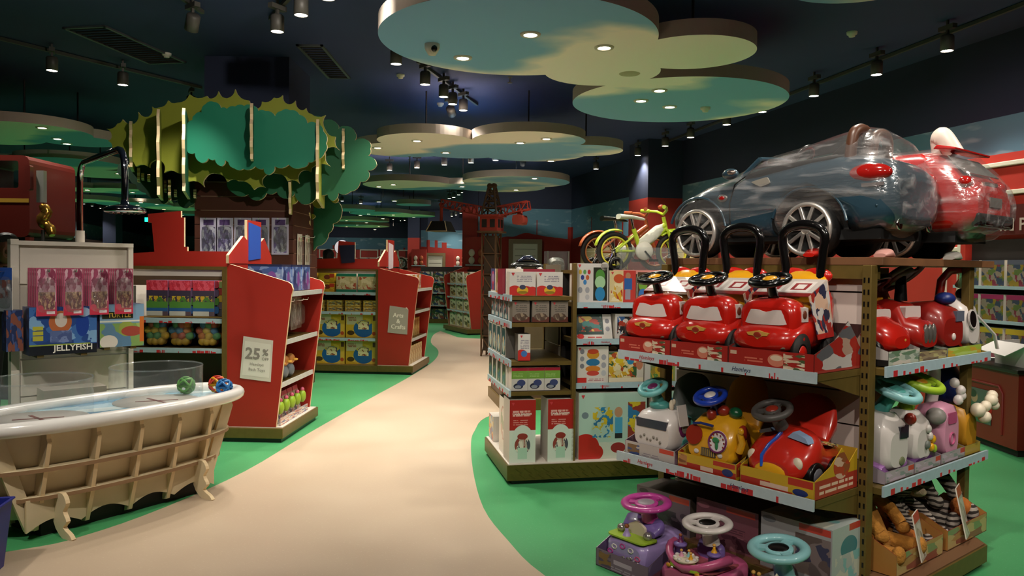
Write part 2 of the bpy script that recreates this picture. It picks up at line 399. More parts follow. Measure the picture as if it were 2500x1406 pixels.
def mural():
    m = mat('mural', '#802018', .75); nt = m.node_tree; N = nt.nodes; L = nt.links; b = N['Principled BSDF']
    def ma(op, *a):
        n = N.new('ShaderNodeMath'); n.operation = op
        for i, x in enumerate(a):
            if isinstance(x, (int, float)): n.inputs[i].default_value = x
            else: L.new(x, n.inputs[i])
        return n.outputs[0]
    tc = N.new('ShaderNodeTexCoord'); sp = N.new('ShaderNodeSeparateXYZ'); L.new(tc.outputs['Object'], sp.inputs[0])
    z = sp.outputs[2]; al = ma('ADD', ma('MULTIPLY', sp.outputs[0], .96), ma('MULTIPLY', sp.outputs[1], .9))
    hill = N.new('ShaderNodeTexNoise'); hill.noise_dimensions = '1D'; hill.inputs['Scale'].default_value = .8; L.new(al, hill.inputs['W'])
    # skyline of towers: cells of random height
    cell = ma('FLOOR', ma('MULTIPLY', al, 3.2)); wn = N.new('ShaderNodeTexWhiteNoise'); wn.noise_dimensions = '1D'; L.new(cell, wn.inputs['W'])
    fr = ma('ABSOLUTE', ma('SUBTRACT', ma('FRACT', ma('MULTIPLY', al, 3.2)), .5))
    spike = ma('MULTIPLY', ma('MULTIPLY', ma('GREATER_THAN', wn.outputs['Value'], .55), ma('LESS_THAN', fr, ma('MULTIPLY', ma('SUBTRACT', 1.0, wn.outputs['Value']), .7))), ma('MULTIPLY', wn.outputs['Value'], .42))
    top = ma('ADD', ma('ADD', 2.2, ma('MULTIPLY', hill.outputs['Fac'], .38)), spike)
    isred = ma('LESS_THAN', z, top); isnavy = ma('GREATER_THAN', z, 3.15)
    cl = N.new('ShaderNodeTexNoise'); cl.inputs['Scale'].default_value = 2.2; mp = N.new('ShaderNodeMapping'); mp.inputs['Scale'].default_value = (1, 1, 3.5)
    L.new(tc.outputs['Object'], mp.inputs[0]); L.new(mp.outputs[0], cl.inputs['Vector'])
    r = N.new('ShaderNodeValToRGB'); r.color_ramp.elements[0].position = .6; r.color_ramp.elements[1].position = .72
    r.color_ramp.elements[0].color = (*srgb('#557f92'), 1); r.color_ramp.elements[1].color = (*srgb('#829fae'), 1); L.new(cl.outputs['Fac'], r.inputs['Fac'])
    x = N.new('ShaderNodeMix'); x.data_type = 'RGBA'; L.new(isred, x.inputs[0]); L.new(r.outputs['Color'], x.inputs[6]); x.inputs[7].default_value = (*srgb('#8e2318'), 1)
    y = N.new('ShaderNodeMix'); y.data_type = 'RGBA'; L.new(isnavy, y.inputs[0]); L.new(x.outputs[2], y.inputs[6]); y.inputs[7].default_value = (*srgb('#20283f'), 1)
    L.new(y.outputs[2], b.inputs['Base Color']); return m
MURAL = mural()
def wall(name, i):
    a, b = Vector(ROOM[i]), Vector(ROOM[(i+1) % len(ROOM)]); d = (b-a).normalized(); n = Vector((d.y, -d.x))
    m = MB(); m.prism([tuple(a), tuple(b), tuple(b+n*.2+d*.0), tuple(a+n*.2)], 0, 4.02, 'xy'); return struct(m.build(name, MURAL))
for i, nm in enumerate(['wall_behind', 'wall_right', 'wall_back', 'wall_return', 'wall_door', 'wall_corner', 'wall_far', 'wall_left']): wall(nm, i)
# red pilasters and the navy column inside the tree
REDW = mat('red_wall_paint', '#96271b', .7, var=.04, scale=2)
def pillar(name, x0, y0, x1, y1, m_, h=4.0, ang=0):
    m = MB(); m.box(-(x1-x0)/2, -(y1-y0)/2, 0, (x1-x0)/2, (y1-y0)/2, h); o = struct(m.build(name, m_)); o.location = ((x0+x1)/2, (y0+y1)/2, 0); o.rotation_euler = (0, 0, math.radians(ang)); return o
NAVYW = mat('navy_wall_paint', '#20283f', .8)
pillar('column_1', -3.66, 9.25, -2.66, 10.2, NAVYW)
def two_tone(nm, x, y, wx, wy, h, ang):
    o = pillar(nm, x-wx/2, y-wy/2, x+wx/2, y+wy/2, REDW, h, ang)
    m = MB(); m.box(-wx/2, -wy/2, h, wx/2, wy/2, 4.0); t = m.build('upper_paint', NAVYW, o); return o
c = dep(1492, 560, 15.2); two_tone('column_2', wall_r(15.2)-.35, 15.2, .75, .9, 2.9, 14.5)
two_tone('column_3', -1.12, 20.7, .4, .4, 3.15, 0)
two_tone('column_4', -4.2, 33.4, .5, .6, 2.8, 0)
two_tone('column_5', dep(275, 600, 30).x, 30, .5, .5, 2.2, 0)
two_tone('column_6', dep(122, 600, 24).x, 24, .45, .45, 2.5, 0)
# ================================================================== clouds, tracks and lamps under the ceiling
ZC = 3.3
def cloud_paint(i, off, bal, s0=None):
    m = mat('cloud_paint_%d' % i, '#e4d9b4', .8); nt = m.node_tree; N = nt.nodes; L = nt.links; b = N['Principled BSDF']
    tc = N.new('ShaderNodeTexCoord'); mp = N.new('ShaderNodeMapping'); mp.inputs['Location'].default_value = off; mp.inputs['Scale'].default_value = (.55, .75, 0)
    mp.inputs['Rotation'].default_value = (0, 0, .5)
    n = N.new('ShaderNodeTexNoise'); n.inputs['Scale'].default_value = 1; n.inputs['Detail'].default_value = 7; n.inputs['Roughness'].default_value = .42
    L.new(tc.outputs['Object'], mp.inputs[0]); L.new(mp.outputs[0], n.inputs['Vector'])
    r = N.new('ShaderNodeValToRGB'); e = r.color_ramp.elements
    e[0].position = bal-.05; e[0].color = (*srgb('#7fb2da'), 1); e[1].position = bal+.05; e[1].color = (*srgb('#fdf0ea'), 1)
    q = e.new(bal-.01); q.color = (*srgb('#a8c4d8'), 1)
    dt = N.new('ShaderNodeVectorMath'); dt.operation = 'DOT_PRODUCT'; L.new(tc.outputs['Object'], dt.inputs[0]); dt.inputs[1].default_value = (.59*1.85, .81*1.85, 0)
    def ma(op, *a):
        q_ = N.new('ShaderNodeMath'); q_.operation = op
        for k, x in enumerate(a):
            if isinstance(x, (int, float)): q_.inputs[k].default_value = x
            else: L.new(x, q_.inputs[k])
        return q_.outputs[0]
    wv = ma('COSINE', ma('SUBTRACT', dt.outputs['Value'], off[0] if s0 is None else s0))
    f = ma('ADD', ma('MULTIPLY', n.outputs['Fac'], .9), ma('MULTIPLY', wv, -.16))
    L.new(f, r.inputs['Fac']); L.new(r.outputs['Color'], b.inputs['Base Color']); return m
CL_EDGE = mat('cloud_edge', '#ada196', .8)
LENS = mat('lamp_lens', '#fff1dc', .4, emit=14.0)
LENS.cycles.emission_sampling = 'NONE'
RING = mat('lamp_ring', '#cfc8ba', .4)
SPOT_D = bpy.data.lights.new('spot', 'SPOT'); SPOT_D.energy = SPOT_W; SPOT_D.color = LAMP; SPOT_D.spot_size = math.radians(105); SPOT_D.spot_blend = .7; SPOT_D.shadow_soft_size = .05
DOWN_D = bpy.data.lights.new('down', 'SPOT'); DOWN_D.energy = DOWN_W; DOWN_D.color = LAMP; DOWN_D.spot_size = math.radians(128); DOWN_D.spot_blend = .9; DOWN_D.shadow_soft_size = .06
AIM_D = SPOT_D.copy(); AIM_D.spot_size = math.radians(64); AIM_D.spot_blend = .8; AIM_D.energy = SPOT_W*1.1
def lamp(data, parent, loc, rot=(0,0,0)):
    o = bpy.data.objects.new('lamp_light', data); COL.objects.link(o); o.parent = parent; o.location = loc; o.rotation_euler = rot; return o
m = MB(); m.lathe([(.052,-.012),(.075,-.012),(.08,0),(.08,.02),(.052,.02)], 20, cap=False); DL_RING = m.mesh('downlight'); DL_RING.materials.append(RING)
m = MB(); m.lathe([(.054,-.004),(.054,.012)], 20); DL_LENS = m.mesh('lens'); DL_LENS.materials.append(LENS)
def link(me, name, parent, loc=(0,0,0), rot=(0,0,0)):
    o = bpy.data.objects.new(name, me); COL.objects.link(o); o.parent = parent; o.location = loc; o.rotation_euler = rot; return o
nclouds = 0
def cloud(label, lobes, lights, bal=.5, off=(0,0,0), zb=ZC, lit=True, s0=None):
    global nclouds
    nclouds += 1
    cs = []
    for px, py, w_ in lobes:
        p = fl(px, py, zb); cs.append((p.x, p.y, w_*p.y/F_PX))
    ox, oy = cs[0][0], cs[0][1]
    poly = circle_union([(x-ox, y-oy, r) for x, y, r in cs])
    t = thing('ceiling_cloud', label, 'ceiling cloud', (ox, oy, zb), 0, 'painted cloud panels hung under the ceiling')
    m = MB(); m.prism(poly, 0, .125, 'xy', 0, 1, sm=False); m.build('slab', [cloud_paint(nclouds, off, bal-.04, s0), CL_EDGE], t)
    for x, y, r in cs[:3]:
        m = MB(); m.tube([(x-ox, y-oy, .12), (x-ox, y-oy, 4.0-zb)], .012, 6); m.build('hanger_rod', DARK, t)
    for px, py in lights:
        p = fl(px, py, zb)
        q = link(DL_RING, 'downlight', t, (p.x-ox, p.y-oy, 0)); link(DL_LENS, 'lens', q)
        if lit: lamp(DOWN_D, q, (0, 0, -.02))
    return t, ox, oy
cA, ax, ay = cloud('largest cloud panel with a security camera, cream and teal, nearest overhead', [(1265,100,335),(1690,130,150),(1470,176,140),(1655,250,255)],
      [(1295,83),(1130,140),(1475,115),(1565,245),(1610,220),(1635,260)], .49, (3.1,1.2,0), s0=(4.4-(.59*.05+.81*6.05))*1.85)
cloud('wide cloud panel with a teal patch between two cream lobes', [(1290,345,138),(1040,345,118),(1430,368,90),(985,367,115),(1130,371,110),(1300,376,130)],
      [(1018,343),(1088,372),(1270,348),(1334,338),(1345,392),(922,360)], .46, (1.4,3.6,0))
cloud('two-lobed cloud panel just above the toy crane', [(1260,445,130),(1000,453,112),(1130,456,70),(1220,458,110)], [(925,455),(960,450),(1128,455),(1305,435),(1260,463)], .47, (7.0,2.2,0))
cloud('small cream cloud panel beyond the crane arm', [(985,491,50),(935,493,45),(1010,500,42)], [(925,492),(963,490)], .42, (2,5,0))
cloud('long blue cloud panel far down the shop', [(930,522,75),(860,513,55),(1000,527,62)], [(880,525),(900,522),(960,524),(1010,530),(935,533)], .56, (5,5,0))
cloud('thin pale cloud panel far off beside the tree', [(870,539,55),(920,541,30)], [(846,538),(895,543)], .45, (8,1,0))
cloud('farthest pale cloud panel near the back of the shop', [(880,552,70),(960,558,45)], [(846,553),(872,549),(925,552),(915,560)], .45, (4,9,0))
cloud('teal and pinkish cloud panel beside the red bus', [(60,322,148),(190,345,92),(-60,330,150)], [(103,311),(140,338),(163,350)], .54, (9,4,0))
cloud('pale green cloud panel behind the shower pipe', [(170,400,118),(245,425,98),(60,405,90)], [(92,408),(290,423)], .5, (12,4,0))
cloud('cream and teal cloud panel beyond the shower head', [(215,464,65),(300,467,80)], [(213,463),(324,469)], .5, (3,8,0))
cloud('long blue cloud panel behind the shower head', [(330,500,85),(220,491,65),(430,509,70)], [(344,494),(336,500),(383,498),(302,505),(400,510)], .55, (6,13,0))
cloud('small pale cloud panel next to the tree trunk', [(450,524,45),(370,532,60)], [(445,525),(395,535)], .47, (1,15,0))
cloud('teal cloud panel cut off by the picture top', [(2110,-60,200)], [(2090,-90)], .62, (11,7,0))
# fittings on the big cloud
m = MB(); m.lathe([(.06,0),(.06,-.03),(.052,-.05),(.03,-.085),(.0,-.092)][::-1], 20); dome = m.build('security_camera', WHITE)
p = fl(1055, 108, ZC); tag(dome, 'white turret security camera under the largest cloud', 'camera', loc=p)
m = MB(); m.lathe([(.0,-.012),(.02,-.012),(.026,0)], 16, M=T(.02,-.045,-.045) @ RX(-70)); m.build('eye', BLACK, dome)
m = MB(); m.lathe([(.0,-.004),(.09,-.004),(.095,0)], 28); sp_ = m.build('ceiling_speaker', mat('speaker_grey', '#b8ae92', .7)); tag(sp_, 'round flush speaker grille in the largest cloud', 'speaker', loc=fl(1537,180,ZC))
def sprinkler(px, py, z, label):
    m = MB(); m.lathe([(.0,-.055),(.022,-.055),(.022,-.05),(.006,-.046),(.006,-.01),(.02,-.006),(.022,0)], 14); return tag(m.build('sprinkler', mat('sprinkler_grey', '#5a5852', .4, .6)), label, 'sprinkler', loc=fl(px, py, z))
sprinkler(1245, 188, ZC, 'fire sprinkler under the front edge of the largest cloud')
sprinkler(1000, 382, ZC, 'fire sprinkler under the wide second cloud')
def smoke(px, py, z, label):
    m = MB(); m.lathe([(.0,-.05),(.03,-.05),(.034,-.028),(.05,-.026),(.054,0)], 20); return tag(m.build('smoke_detector', WHITE), label, 'smoke detector', loc=fl(px, py, z))
smoke(978, 182, 4.0, 'round white smoke detector on the dark ceiling beside the largest cloud')
smoke(1722, 262, ZC, 'round white smoke detector under the largest cloud, teal side')
smoke(2080, 78, 4.0, 'small detector on the navy ceiling beyond the spot rail')
smoke(407, 130, 4.0, 'small detector on the navy ceiling beside the long vent')
smoke(1075, 252, 4.0, 'small detector behind the short rail of five spots')
# vents
def vent(label, cx, cy, lx, ly, ang, n):
    t = thing('ceiling_vent', label, 'vent', (cx, cy, 4.0), ang)
    m = MB(); fr = .03
    for q in ((-lx/2,-ly/2,lx/2,-ly/2+fr),(-lx/2,ly/2-fr,lx/2,ly/2),(-lx/2,-ly/2,-lx/2+fr,ly/2),(lx/2-fr,-ly/2,lx/2,ly/2)): m.box(q[0],q[1],-.02,q[2],q[3],0)
    m.build('frame', mat('vent_frame', '#55585a', .5, .3), t)
    m = MB(); m.box(-lx/2+fr, -.004, -.016, lx/2-fr, .004, -.002, M=RX(0)); me = m.mesh('slat'); me.materials.append(mat('vent_slat', '#2b2423', .6))
    for k in range(n): link(me, 'slat', t, (0, -ly/2+fr+(k+.5)*(ly-2*fr)/n, 0), (.5, 0, 0))
v0, v1 = fl(285, 63, 4.0), fl(340, 152, 4.0); d = v1-v0
vent('long dark ceiling vent above the tree, tilted in view', (v0.x+v1.x)/2, (v0.y+v1.y)/2, .5, d.length*.95, -10, 16)
v0, v1 = fl(796, 110, 4.0), fl(794, 188, 4.0)
vent('short dark ceiling vent above the tree crown', (v0.x+v1.x)/2, (v0.y+v1.y)/2, .3, (v1-v0).length, 0, 14)
# rails and spotlights
RAILM = mat('rail_grey', '#4a4a44', .5, .2); HOUS = mat('spot_housing', '#4d4a45', .5, .1)
m = MB(); m.box(-.09,-.028,-.055,.09,.028,-.012); m.box(-.012,-.012,-.1,.012,.012,-.05); m.box(-.01,-.01,-.02,.01,.01,.04); SP_BOX = m.mesh('gear_box'); SP_BOX.materials.append(HOUS)
m = MB(); m.lathe([(.0,.075),(.05,.075),(.062,.06),(.062,-.08),(.056,-.08),(.056,-.06)], 18, cap=False); SP_H = m.mesh('housing'); SP_H.materials.append(HOUS)
m = MB(); m.lathe([(.0,-.078),(.056,-.075)], 18, cap=False); SP_L = m.mesh('lens'); SP_L.materials.append(LENS)
nspot = 0
def spot(px, py, label, tilt=(0,0), lit=True, ang=15, zl=3.70, aim=None):
    global nspot
    p = fl(px, py, zl) if not isinstance(px, Vector) else px
    nspot += 1
    t = thing('track_spotlight', label, 'spotlight', (p.x, p.y, 3.96), ang, 'ceiling spotlights on rails')
    link(SP_BOX, 'gear_box', t)
    rot = (math.radians(tilt[0]), math.radians(tilt[1]), 0)
    if aim is not None:
        d = Vector(aim)-Vector((p.x, p.y, 3.78)); d = Matrix.Rotation(-math.radians(ang), 3, 'Z') @ d
        rot = Vector((0, 0, -1)).rotation_difference(d).to_euler()
    h = link(SP_H, 'housing', t, (0, 0, -.18), rot); link(SP_L, 'lens', h)
    if lit: lamp(AIM_D if aim is not None else SPOT_D, h, (0, 0, -.085))
    return t
def rail(p, q, label):
    t = MB(); d = (q-p); t.bar(p, q, .035, .035); return tag(t.build('light_rail', RAILM), label, 'light rail')
ZR = 3.975
rail(fl(2640,-45,ZR), fl(1540,380,ZR), 'long grey spotlight rail running beside the mural wall')
for i, (x, y) in enumerate([(2312,125),(2140,183),(1987,235),(1861,274),(1774,305),(1686,336),(1624,357),(1557,380),(1455,413)]):
    spot(x, y, '%s spotlight, counted from the red car, on the mural-wall rail' % ORD[i], ang=105)
rail(fl(-160,55,ZR), fl(492,214,ZR), 'grey spotlight rail above the bus, ending at the tree column')
spot(127,173,'spotlight above the red bus on the left rail', (0,0), ang=-60); spot(300,208,'spotlight on the rail between bus and tree', (0,0), ang=-60)
spot(-60,135,'spotlight outside the picture edge on the bus rail', ang=-60)
spot(467,262,'unlit spotlight at the end of the bus rail by the navy column', (0,0), lit=False, ang=-60)
a, b = fl(395,-40,ZR), fl(495,30,ZR); rail(a, b, 'short rail stub at the picture top above the vent'); spot(470,75,'single spotlight on the short stub above the vent', ang=-40, aim=(-3.7,8.2,2.2))
a, b = fl(660,45,ZR), fl(800,-110,ZR); rail(a, b, 'slanting short rail at the picture top beside the big cloud')
spot(677,78,'lower of two spotlights on the slanting short rail', ang=60); spot(735,38,'upper of two spotlights on the slanting short rail', ang=60); spot(800,-2,'spotlight cut by the picture top on the slanting rail', ang=60)
a, b = fl(1020,150,ZR), fl(1165,255,ZR); rail(a, b, 'short rail with a row of spots under the largest cloud')
for i, (x, y) in enumerate([(967,157),(1038,207),(1083,237),(1105,255),(1131,270)]): spot(x, y, '%s spotlight of the row tucked under the largest cloud' % ORD[i], ang=-50, lit=i in (0, 1, 3, 4))
for i, (x, y) in enumerate([(951,416),(1018,410),(1085,403),(1150,398),(1210,392)]): spot(x, y, '%s small spotlight of the row under the wide second cloud' % ORD[i], ang=0, lit=True)
a, b = fl(1120,470,ZR), fl(1085,488,ZR)
for i, (x, y) in enumerate([(1097,485),(1108,482),(1120,476),(1130,470)]): spot(x, y, '%s tiny spotlight of the group behind the crane mast' % ORD[i], lit=True, zl=3.7)
for i, (x, y) in enumerate([(1090,532),(1103,528),(1113,525),(1125,521)]): spot(x, y, '%s tiny spotlight below the crane arm' % ORD[i], lit=True, zl=3.7)
for i, (x, y) in enumerate([(835,491),(881,497),(960,536),(978,539),(988,538)]): spot(x, y, '%s tiny far spotlight between tree and crane' % ORD[i], lit=True, zl=3.7)
for i, (x, y) in enumerate([(102,434),(123,439),(115,468),(131,474),(154,482),(205,498),(225,503),(245,509),(166,434)]): spot(x, y, '%s small far spotlight in the row behind bus and shower pipe' % ORD[i], lit=True, zl=3.7)
# extra aimed spotlights, added without rails to brighten displays and back walls
for i, (x, y, a) in enumerate([(-.9,.3,(1.3,3.6,.8)),(-1.2,2.6,(-2.4,4.8,.6)),(3.5,.6,(2.3,4.0,.7)),(.6,-.4,(1.5,3.6,.7)),(-.9,4.9,(-3.3,8.6,2.5)),(-.6,3.2,(.5,5.6,.8)),(-.9,5.2,(-2.0,7.2,.8)),(3.4,3.0,(2.4,4.4,1.6)),(3.0,5.0,(4.7,7.7,2.1)),(-2.9,1.9,(-2.5,4.6,.3)),(-.9,11.2,(-.5,13.6,2.5)),(-8,36,(-8,42,1.8)),(-11,36,(-11,42,1.8)),(-6,30,(-3,33.5,2.0)),(.2,16.5,(.2,20.8,2.2)),(-2.6,28,(-2.8,33.5,2.2)),(1.0,2.9,(1.9,4.2,1.9))]):
    spot(Vector((x, y, 0)), 0, '%s added spotlight without a rail, brightening a display' % (ORD+['thirteenth','fourteenth','fifteenth','sixteenth','seventeenth','eighteenth','nineteenth'])[i], aim=a)
# ================================================================== the tree around the column: slatted trunk and crown of cut-out boards
TX, TY = -3.16, 9.72
tree = thing('tree_display', 'tree display of cut-out green boards around a brown slatted trunk', 'tree display', (TX, TY, 0))
TRUNK = mat('trunk_brown', '#4a2418', .55, var=.08, scale=4); SLOT = mat('slot_cream', '#a88a72', .5)
LEAFY = mat('leaf_lime', '#8f9630', .6, var=.05, scale=1.5); LEAFD = mat('leaf_deep_green', '#226444', .6, var=.06, scale=1.5); LEAFT = mat('leaf_teal_green', '#1b7a5e', .55, var=.05, scale=1.2)
LEAFK = mat('leaf_dark', '#163d29', .6)
hw = .56
m = MB(); m.box(-hw, -hw, 0, hw, hw, 2.5); m.build('trunk', TRUNK, tree)
pm = MB(); pm.box(-hw-.01, -.018, 0, hw+.01, .002, .158); plank = pm.mesh('plank'); plank.materials.append(TRUNK)
sm_ = MB(); sm_.box(-hw+.06, -.012, 0, hw-.06, .0, .008); slotm = sm_.mesh('slot_rail'); slotm.materials.append(SLOT)
for k in range(14):
    for rz, (lx, ly) in ((0, (0, -hw-.002)), (PI/2, (hw+.002, 0))):
        q = link(plank, 'plank', tree, (lx, ly, .2+k*.165), (0, 0, rz)); link(slotm, 'slot_rail', q, (0, -.004, .159))
def board(crop_pts, Y, mats, thick=.03, zoom=3.057, ox=250, oy=180, label=None):
    """a cut-out board standing in the shop at depth Y, outline surveyed from the picture"""
    pts = []
    for a, b in crop_pts:
        p = dep(ox+a/zoom, oy+b/zoom, Y); pts.append((p.x-TX, p.z))
    out = []
    n = len(pts)
    for i in range(n):      # bow each edge outwards a little so that the outline is scalloped
        a, b = Vector(pts[i]), Vector(pts[(i+1) % n]); d = b-a; nn = Vector((-d.y, d.x))
        out.append(tuple(a))
        if d.length > .05:
            for t in (.25, .5, .75): out.append(tuple(a+d*t+nn*.18*(4*t*(1-t))))
    m = MB(); m.prism(out, Y-TY, Y-TY+thick, 'xz', 0, 1); return m.build('leaf_board', mats, tree, label=label)
FRONT = [(630,385),(672,345),(690,306),(740,288),(770,226),(830,210),(885,255),(930,262),(990,245),(1060,240),(1110,235),(1165,278),(1215,278),(1290,318),(1335,278),(1400,272),(1470,305),(1530,370),(1600,372),(1650,430),(1670,520),(1660,585),(1590,640),(1540,660),(1490,700),(1390,678),(1285,692),(1260,745),(1225,750),(1205,708),(1140,690),(1050,710),(985,706),(940,660),(915,645),(890,690),(840,640),(790,630),(740,665),(690,590),(640,588)]
LIME = [(30,410),(112,372),(150,340),(240,372),(265,285),(345,320),(370,245),(418,252),(490,198),(560,215),(650,152),(780,165),(815,185),(865,130),(930,183),(990,115),(1095,200),(1155,262),(1190,208),(1280,178),(1345,160),(1380,225),(1440,200),(1480,270),(1520,255),(1560,300),(1665,308),(1660,410),(1740,470),(1768,570),(1680,552),(1665,600),(1700,690),(1560,702),(1555,735),(1480,730),(1470,820),(1380,800),(1300,745),(1195,782),(1215,850),(1130,866),(1010,800),(930,806),(850,745),(770,775),(760,845),(640,805),(560,740),(460,740),(440,650),(380,650),(350,700),(250,692),(150,622),(60,590),(75,550),(40,500),(70,470)]
BACKR = [(1560,320),(1660,345),(1750,372),(1762,412),(1812,390),(1885,435),(1882,500),(1985,500),(2000,560),(1985,612),(2048,680),(1980,722),(1985,780),(1925,805),(1850,880),(1760,890),(1722,950),(1680,900),(1600,885),(1540,972),(1470,955),(1440,880),(1375,932),(1300,880),(1225,892),(1140,945),(1090,900),(975,890),(930,800),(1100,560)]
BACKL = [(115,700),(150,660),(200,700),(240,640),(300,600),(700,640),(760,860),(700,930),(650,988),(610,1003),(560,940),(495,925),(460,972),(425,928),(320,890),(250,825),(200,780),(130,760)]
LOWR = [(1390,920),(1445,888),(1540,960),(1610,885),(1690,900),(1745,945),(1785,1050),(1720,1120),(1690,1190),(1600,1290),(1540,1330),(1480,1300),(1500,1200),(1470,1110),(1390,1085)]
LOWL2 = [(1400,905),(1460,890),(1460,940),(1405,975)]
board(LIME[::-1], 8.72, [LEAFY, CREAM], label='lime green board, widest of the crown')
board(FRONT, 8.45, [LEAFT, CREAM], label='dark green board in front of the crown')
board(BACKR, 8.98, [LEAFD, CREAM]); board(BACKL, 9.15, [LEAFK, CREAM]); board(LOWR, 10.1, [LEAFD, CREAM])
board(LOWL2, 9.05, [LEAFY, CREAM]); board([(1500,1075),(1560,1045),(1590,1065),(1540,1085)], 10.0, [LEAFY, CREAM]); board([(1390,1080),(1450,1070),(1470,1100),(1400,1105)], 10.0, [LEAFY, CREAM])
board([(1575,920),(1610,935),(1632,998),(1575,985)], 9.6, [LEAFY, CREAM]); board([(1700,940),(1760,930),(1750,960),(1715,958)], 10.0, [LEAFY, CREAM])
# boards set across the others, seen edge-on
def cross_board(cx, cy0, cy1, Yf, Yb, mats, wob=.05, tilt=0):
    zt, zb_ = dep(250+cx/3.057, 180+cy0/3.057, Yf).z, dep(250+cx/3.057, 180+cy1/3.057, Yf).z
    x = dep(250+cx/3.057, 180+cy0/3.057, Yf).x-TX; n = 10; po = []
    for k in range(n+1): po.append((Yf-TY+wob*(math.sin(k*1.9)+(k-5)**2*.05), zb_+(zt-zb_)*k/n))
    for k in range(n+1): po.append((Yb-TY+wob*math.sin(k*2.3+1), zt-(zt-zb_)*k/n))
    xa = x+TX; th = -math.degrees(math.atan2(xa, Yf))      # the boards fan out from the trunk
    m = MB(); m.prism(po, x-.015, x+.015, 'yz', 0, 1, M=T(x, Yf-TY, 0) @ RZ(th-3) @ T(-x, -(Yf-TY), 0)); m.build('cross_board', mats, tree)
for a in [(415,255,900,8.35,9.4,[LEAFY,CREAM]),(605,245,870,8.05,9.6,[LEAFT,CREAM]),(1112,210,630,8.2,8.9,[LEAFD,CREAM]),(1605,330,930,8.3,9.8,[LEAFY,CREAM]),(1797,400,700,8.8,10.2,[LEAFD,CREAM]),(1400,660,1040,8.8,9.1,[LEAFY,CREAM]),(210,345,690,8.6,9.8,[LEAFY,CREAM]),(1545,960,1160,9.9,10.4,[LEAFD,CREAM]),(500,780,940,8.9,9.5,[LEAFK,CREAM])]: cross_board(*a)
for k, (a, b0, b1) in enumerate([(270,700,805),(300,740,790),(345,750,800),(468,790,880),(545,860,915),(690,860,925)]):
    cross_board(a, b0, b1, 9.0, 9.12, [LEAFK, CREAM], .01)
# clear packs hanging on the trunk
def hang_pack(loc, w_, h_, m_art, label, group, rz=0, depth=.05, name='hanging_pack'):
    t = thing(name, label, 'toy pack', loc, rz, group)
    m = MB(); m.box(-w_/2, -.006, -h_, w_/2, 0, 0, 1, front=0); m.build('card', [m_art, WHITE], t)
    m = MB(); m.sect([(-depth, w_*.30, -h_*.86, -h_*.28, 4), (-depth*.5, w_*.4, -h_*.92, -h_*.22, 4), (-.006, w_*.43, -h_*.94, -h_*.2, 4)], 16); m.build('blister', BAG, t)
    m = MB(); m.tube([(0,.02,-.025), (0,-.09,-.025), (0,-.095,-.005)], .004, 6); m.build('hook', CHROME, t)
    return t
packA = art('#b8b0c8', (('n',.12,.05,.88,.75,7,('#6b5a90','#8f88b4','#c9c6d8','#4a4168')),('r',.2,.8,.8,.95,'#54406e')))
for i, cx in enumerate([790, 910, 1045, 1180, 1325]):
    p = dep(250+cx/3.057, 180+1075/3.057, 9.12)
    hang_pack((p.x, TY-hw-.025, p.z), .2, .43, packA, '%s lilac clear pack on the front of the brown trunk' % ORD[i], 'lilac packs on the tree trunk', depth=.04)
packB = art('#cfc3b8', (('n',.1,.2,.9,.9,6,('#8a4a34','#d8c8ba','#7a8a5a','#efe4d4')),('r',.1,.05,.9,.2,'#e8e0d4')))
for i, cy in enumerate([9.4, 9.75]):
    hang_pack((TX+hw+.03, cy, 1.92), .2, .42, packB, ['nearer', 'farther'][i]+' white and brown pack on the side of the trunk', 'packs on the side of the tree trunk', rz=90, depth=.04)
# ================================================================== bath tub display
TC, TA = Vector((-2.50, 4.84)), 58.0
WOODW = mat('cream_painted_ply', '#cdbd9c', .55, var=.04, scale=6); PLYE = mat('ply_edge', '#8a6b4c', .6); RIMW = mat('tub_rim_white', '#dcdad6', .22, coat=.5)
WATER = art('#6fa3bd', (('n',0,0,1,1,5,('#4f8fb4','#86b6cc','#a8cad6','#cfe0e4')),), .25, .6)
tub = thing('bath_tub', 'white bath tub display of ribbed cream plywood with a rounded rim', 'bath tub', (TC.x, TC.y, 0), TA)
def oval(a, b, n=56, e=2.5):
    return [(a*math.copysign(abs(math.cos(2*PI*k/n))**(2/e), math.cos(2*PI*k/n)), b*math.copysign(abs(math.sin(2*PI*k/n))**(2/e), math.sin(2*PI*k/n))) for k in range(n)]
A_, B_ = .89, .35
ZR_ = .64
m = MB(); m.tube([(x, y, ZR_) for x, y in oval(A_, B_)], .042, 12, loop=True); m.build('rim', RIMW, tub)
m = MB(); m.prism(oval(A_-.01, B_-.01), ZR_-.03, ZR_-.012, 'xy'); m.build('water_top', WATER, tub)
def side(z): # half sizes of the shell at a height
    t = z/ZR_; return (.58+.25*t, .15+.14*t)
m = MB(); m.rings([[(x, y, z) for x, y in oval(*side(z))] for z in (.1, .25, .4, ZR_-.02)], 0, True, True); m.build('shell', WOODW, tub)
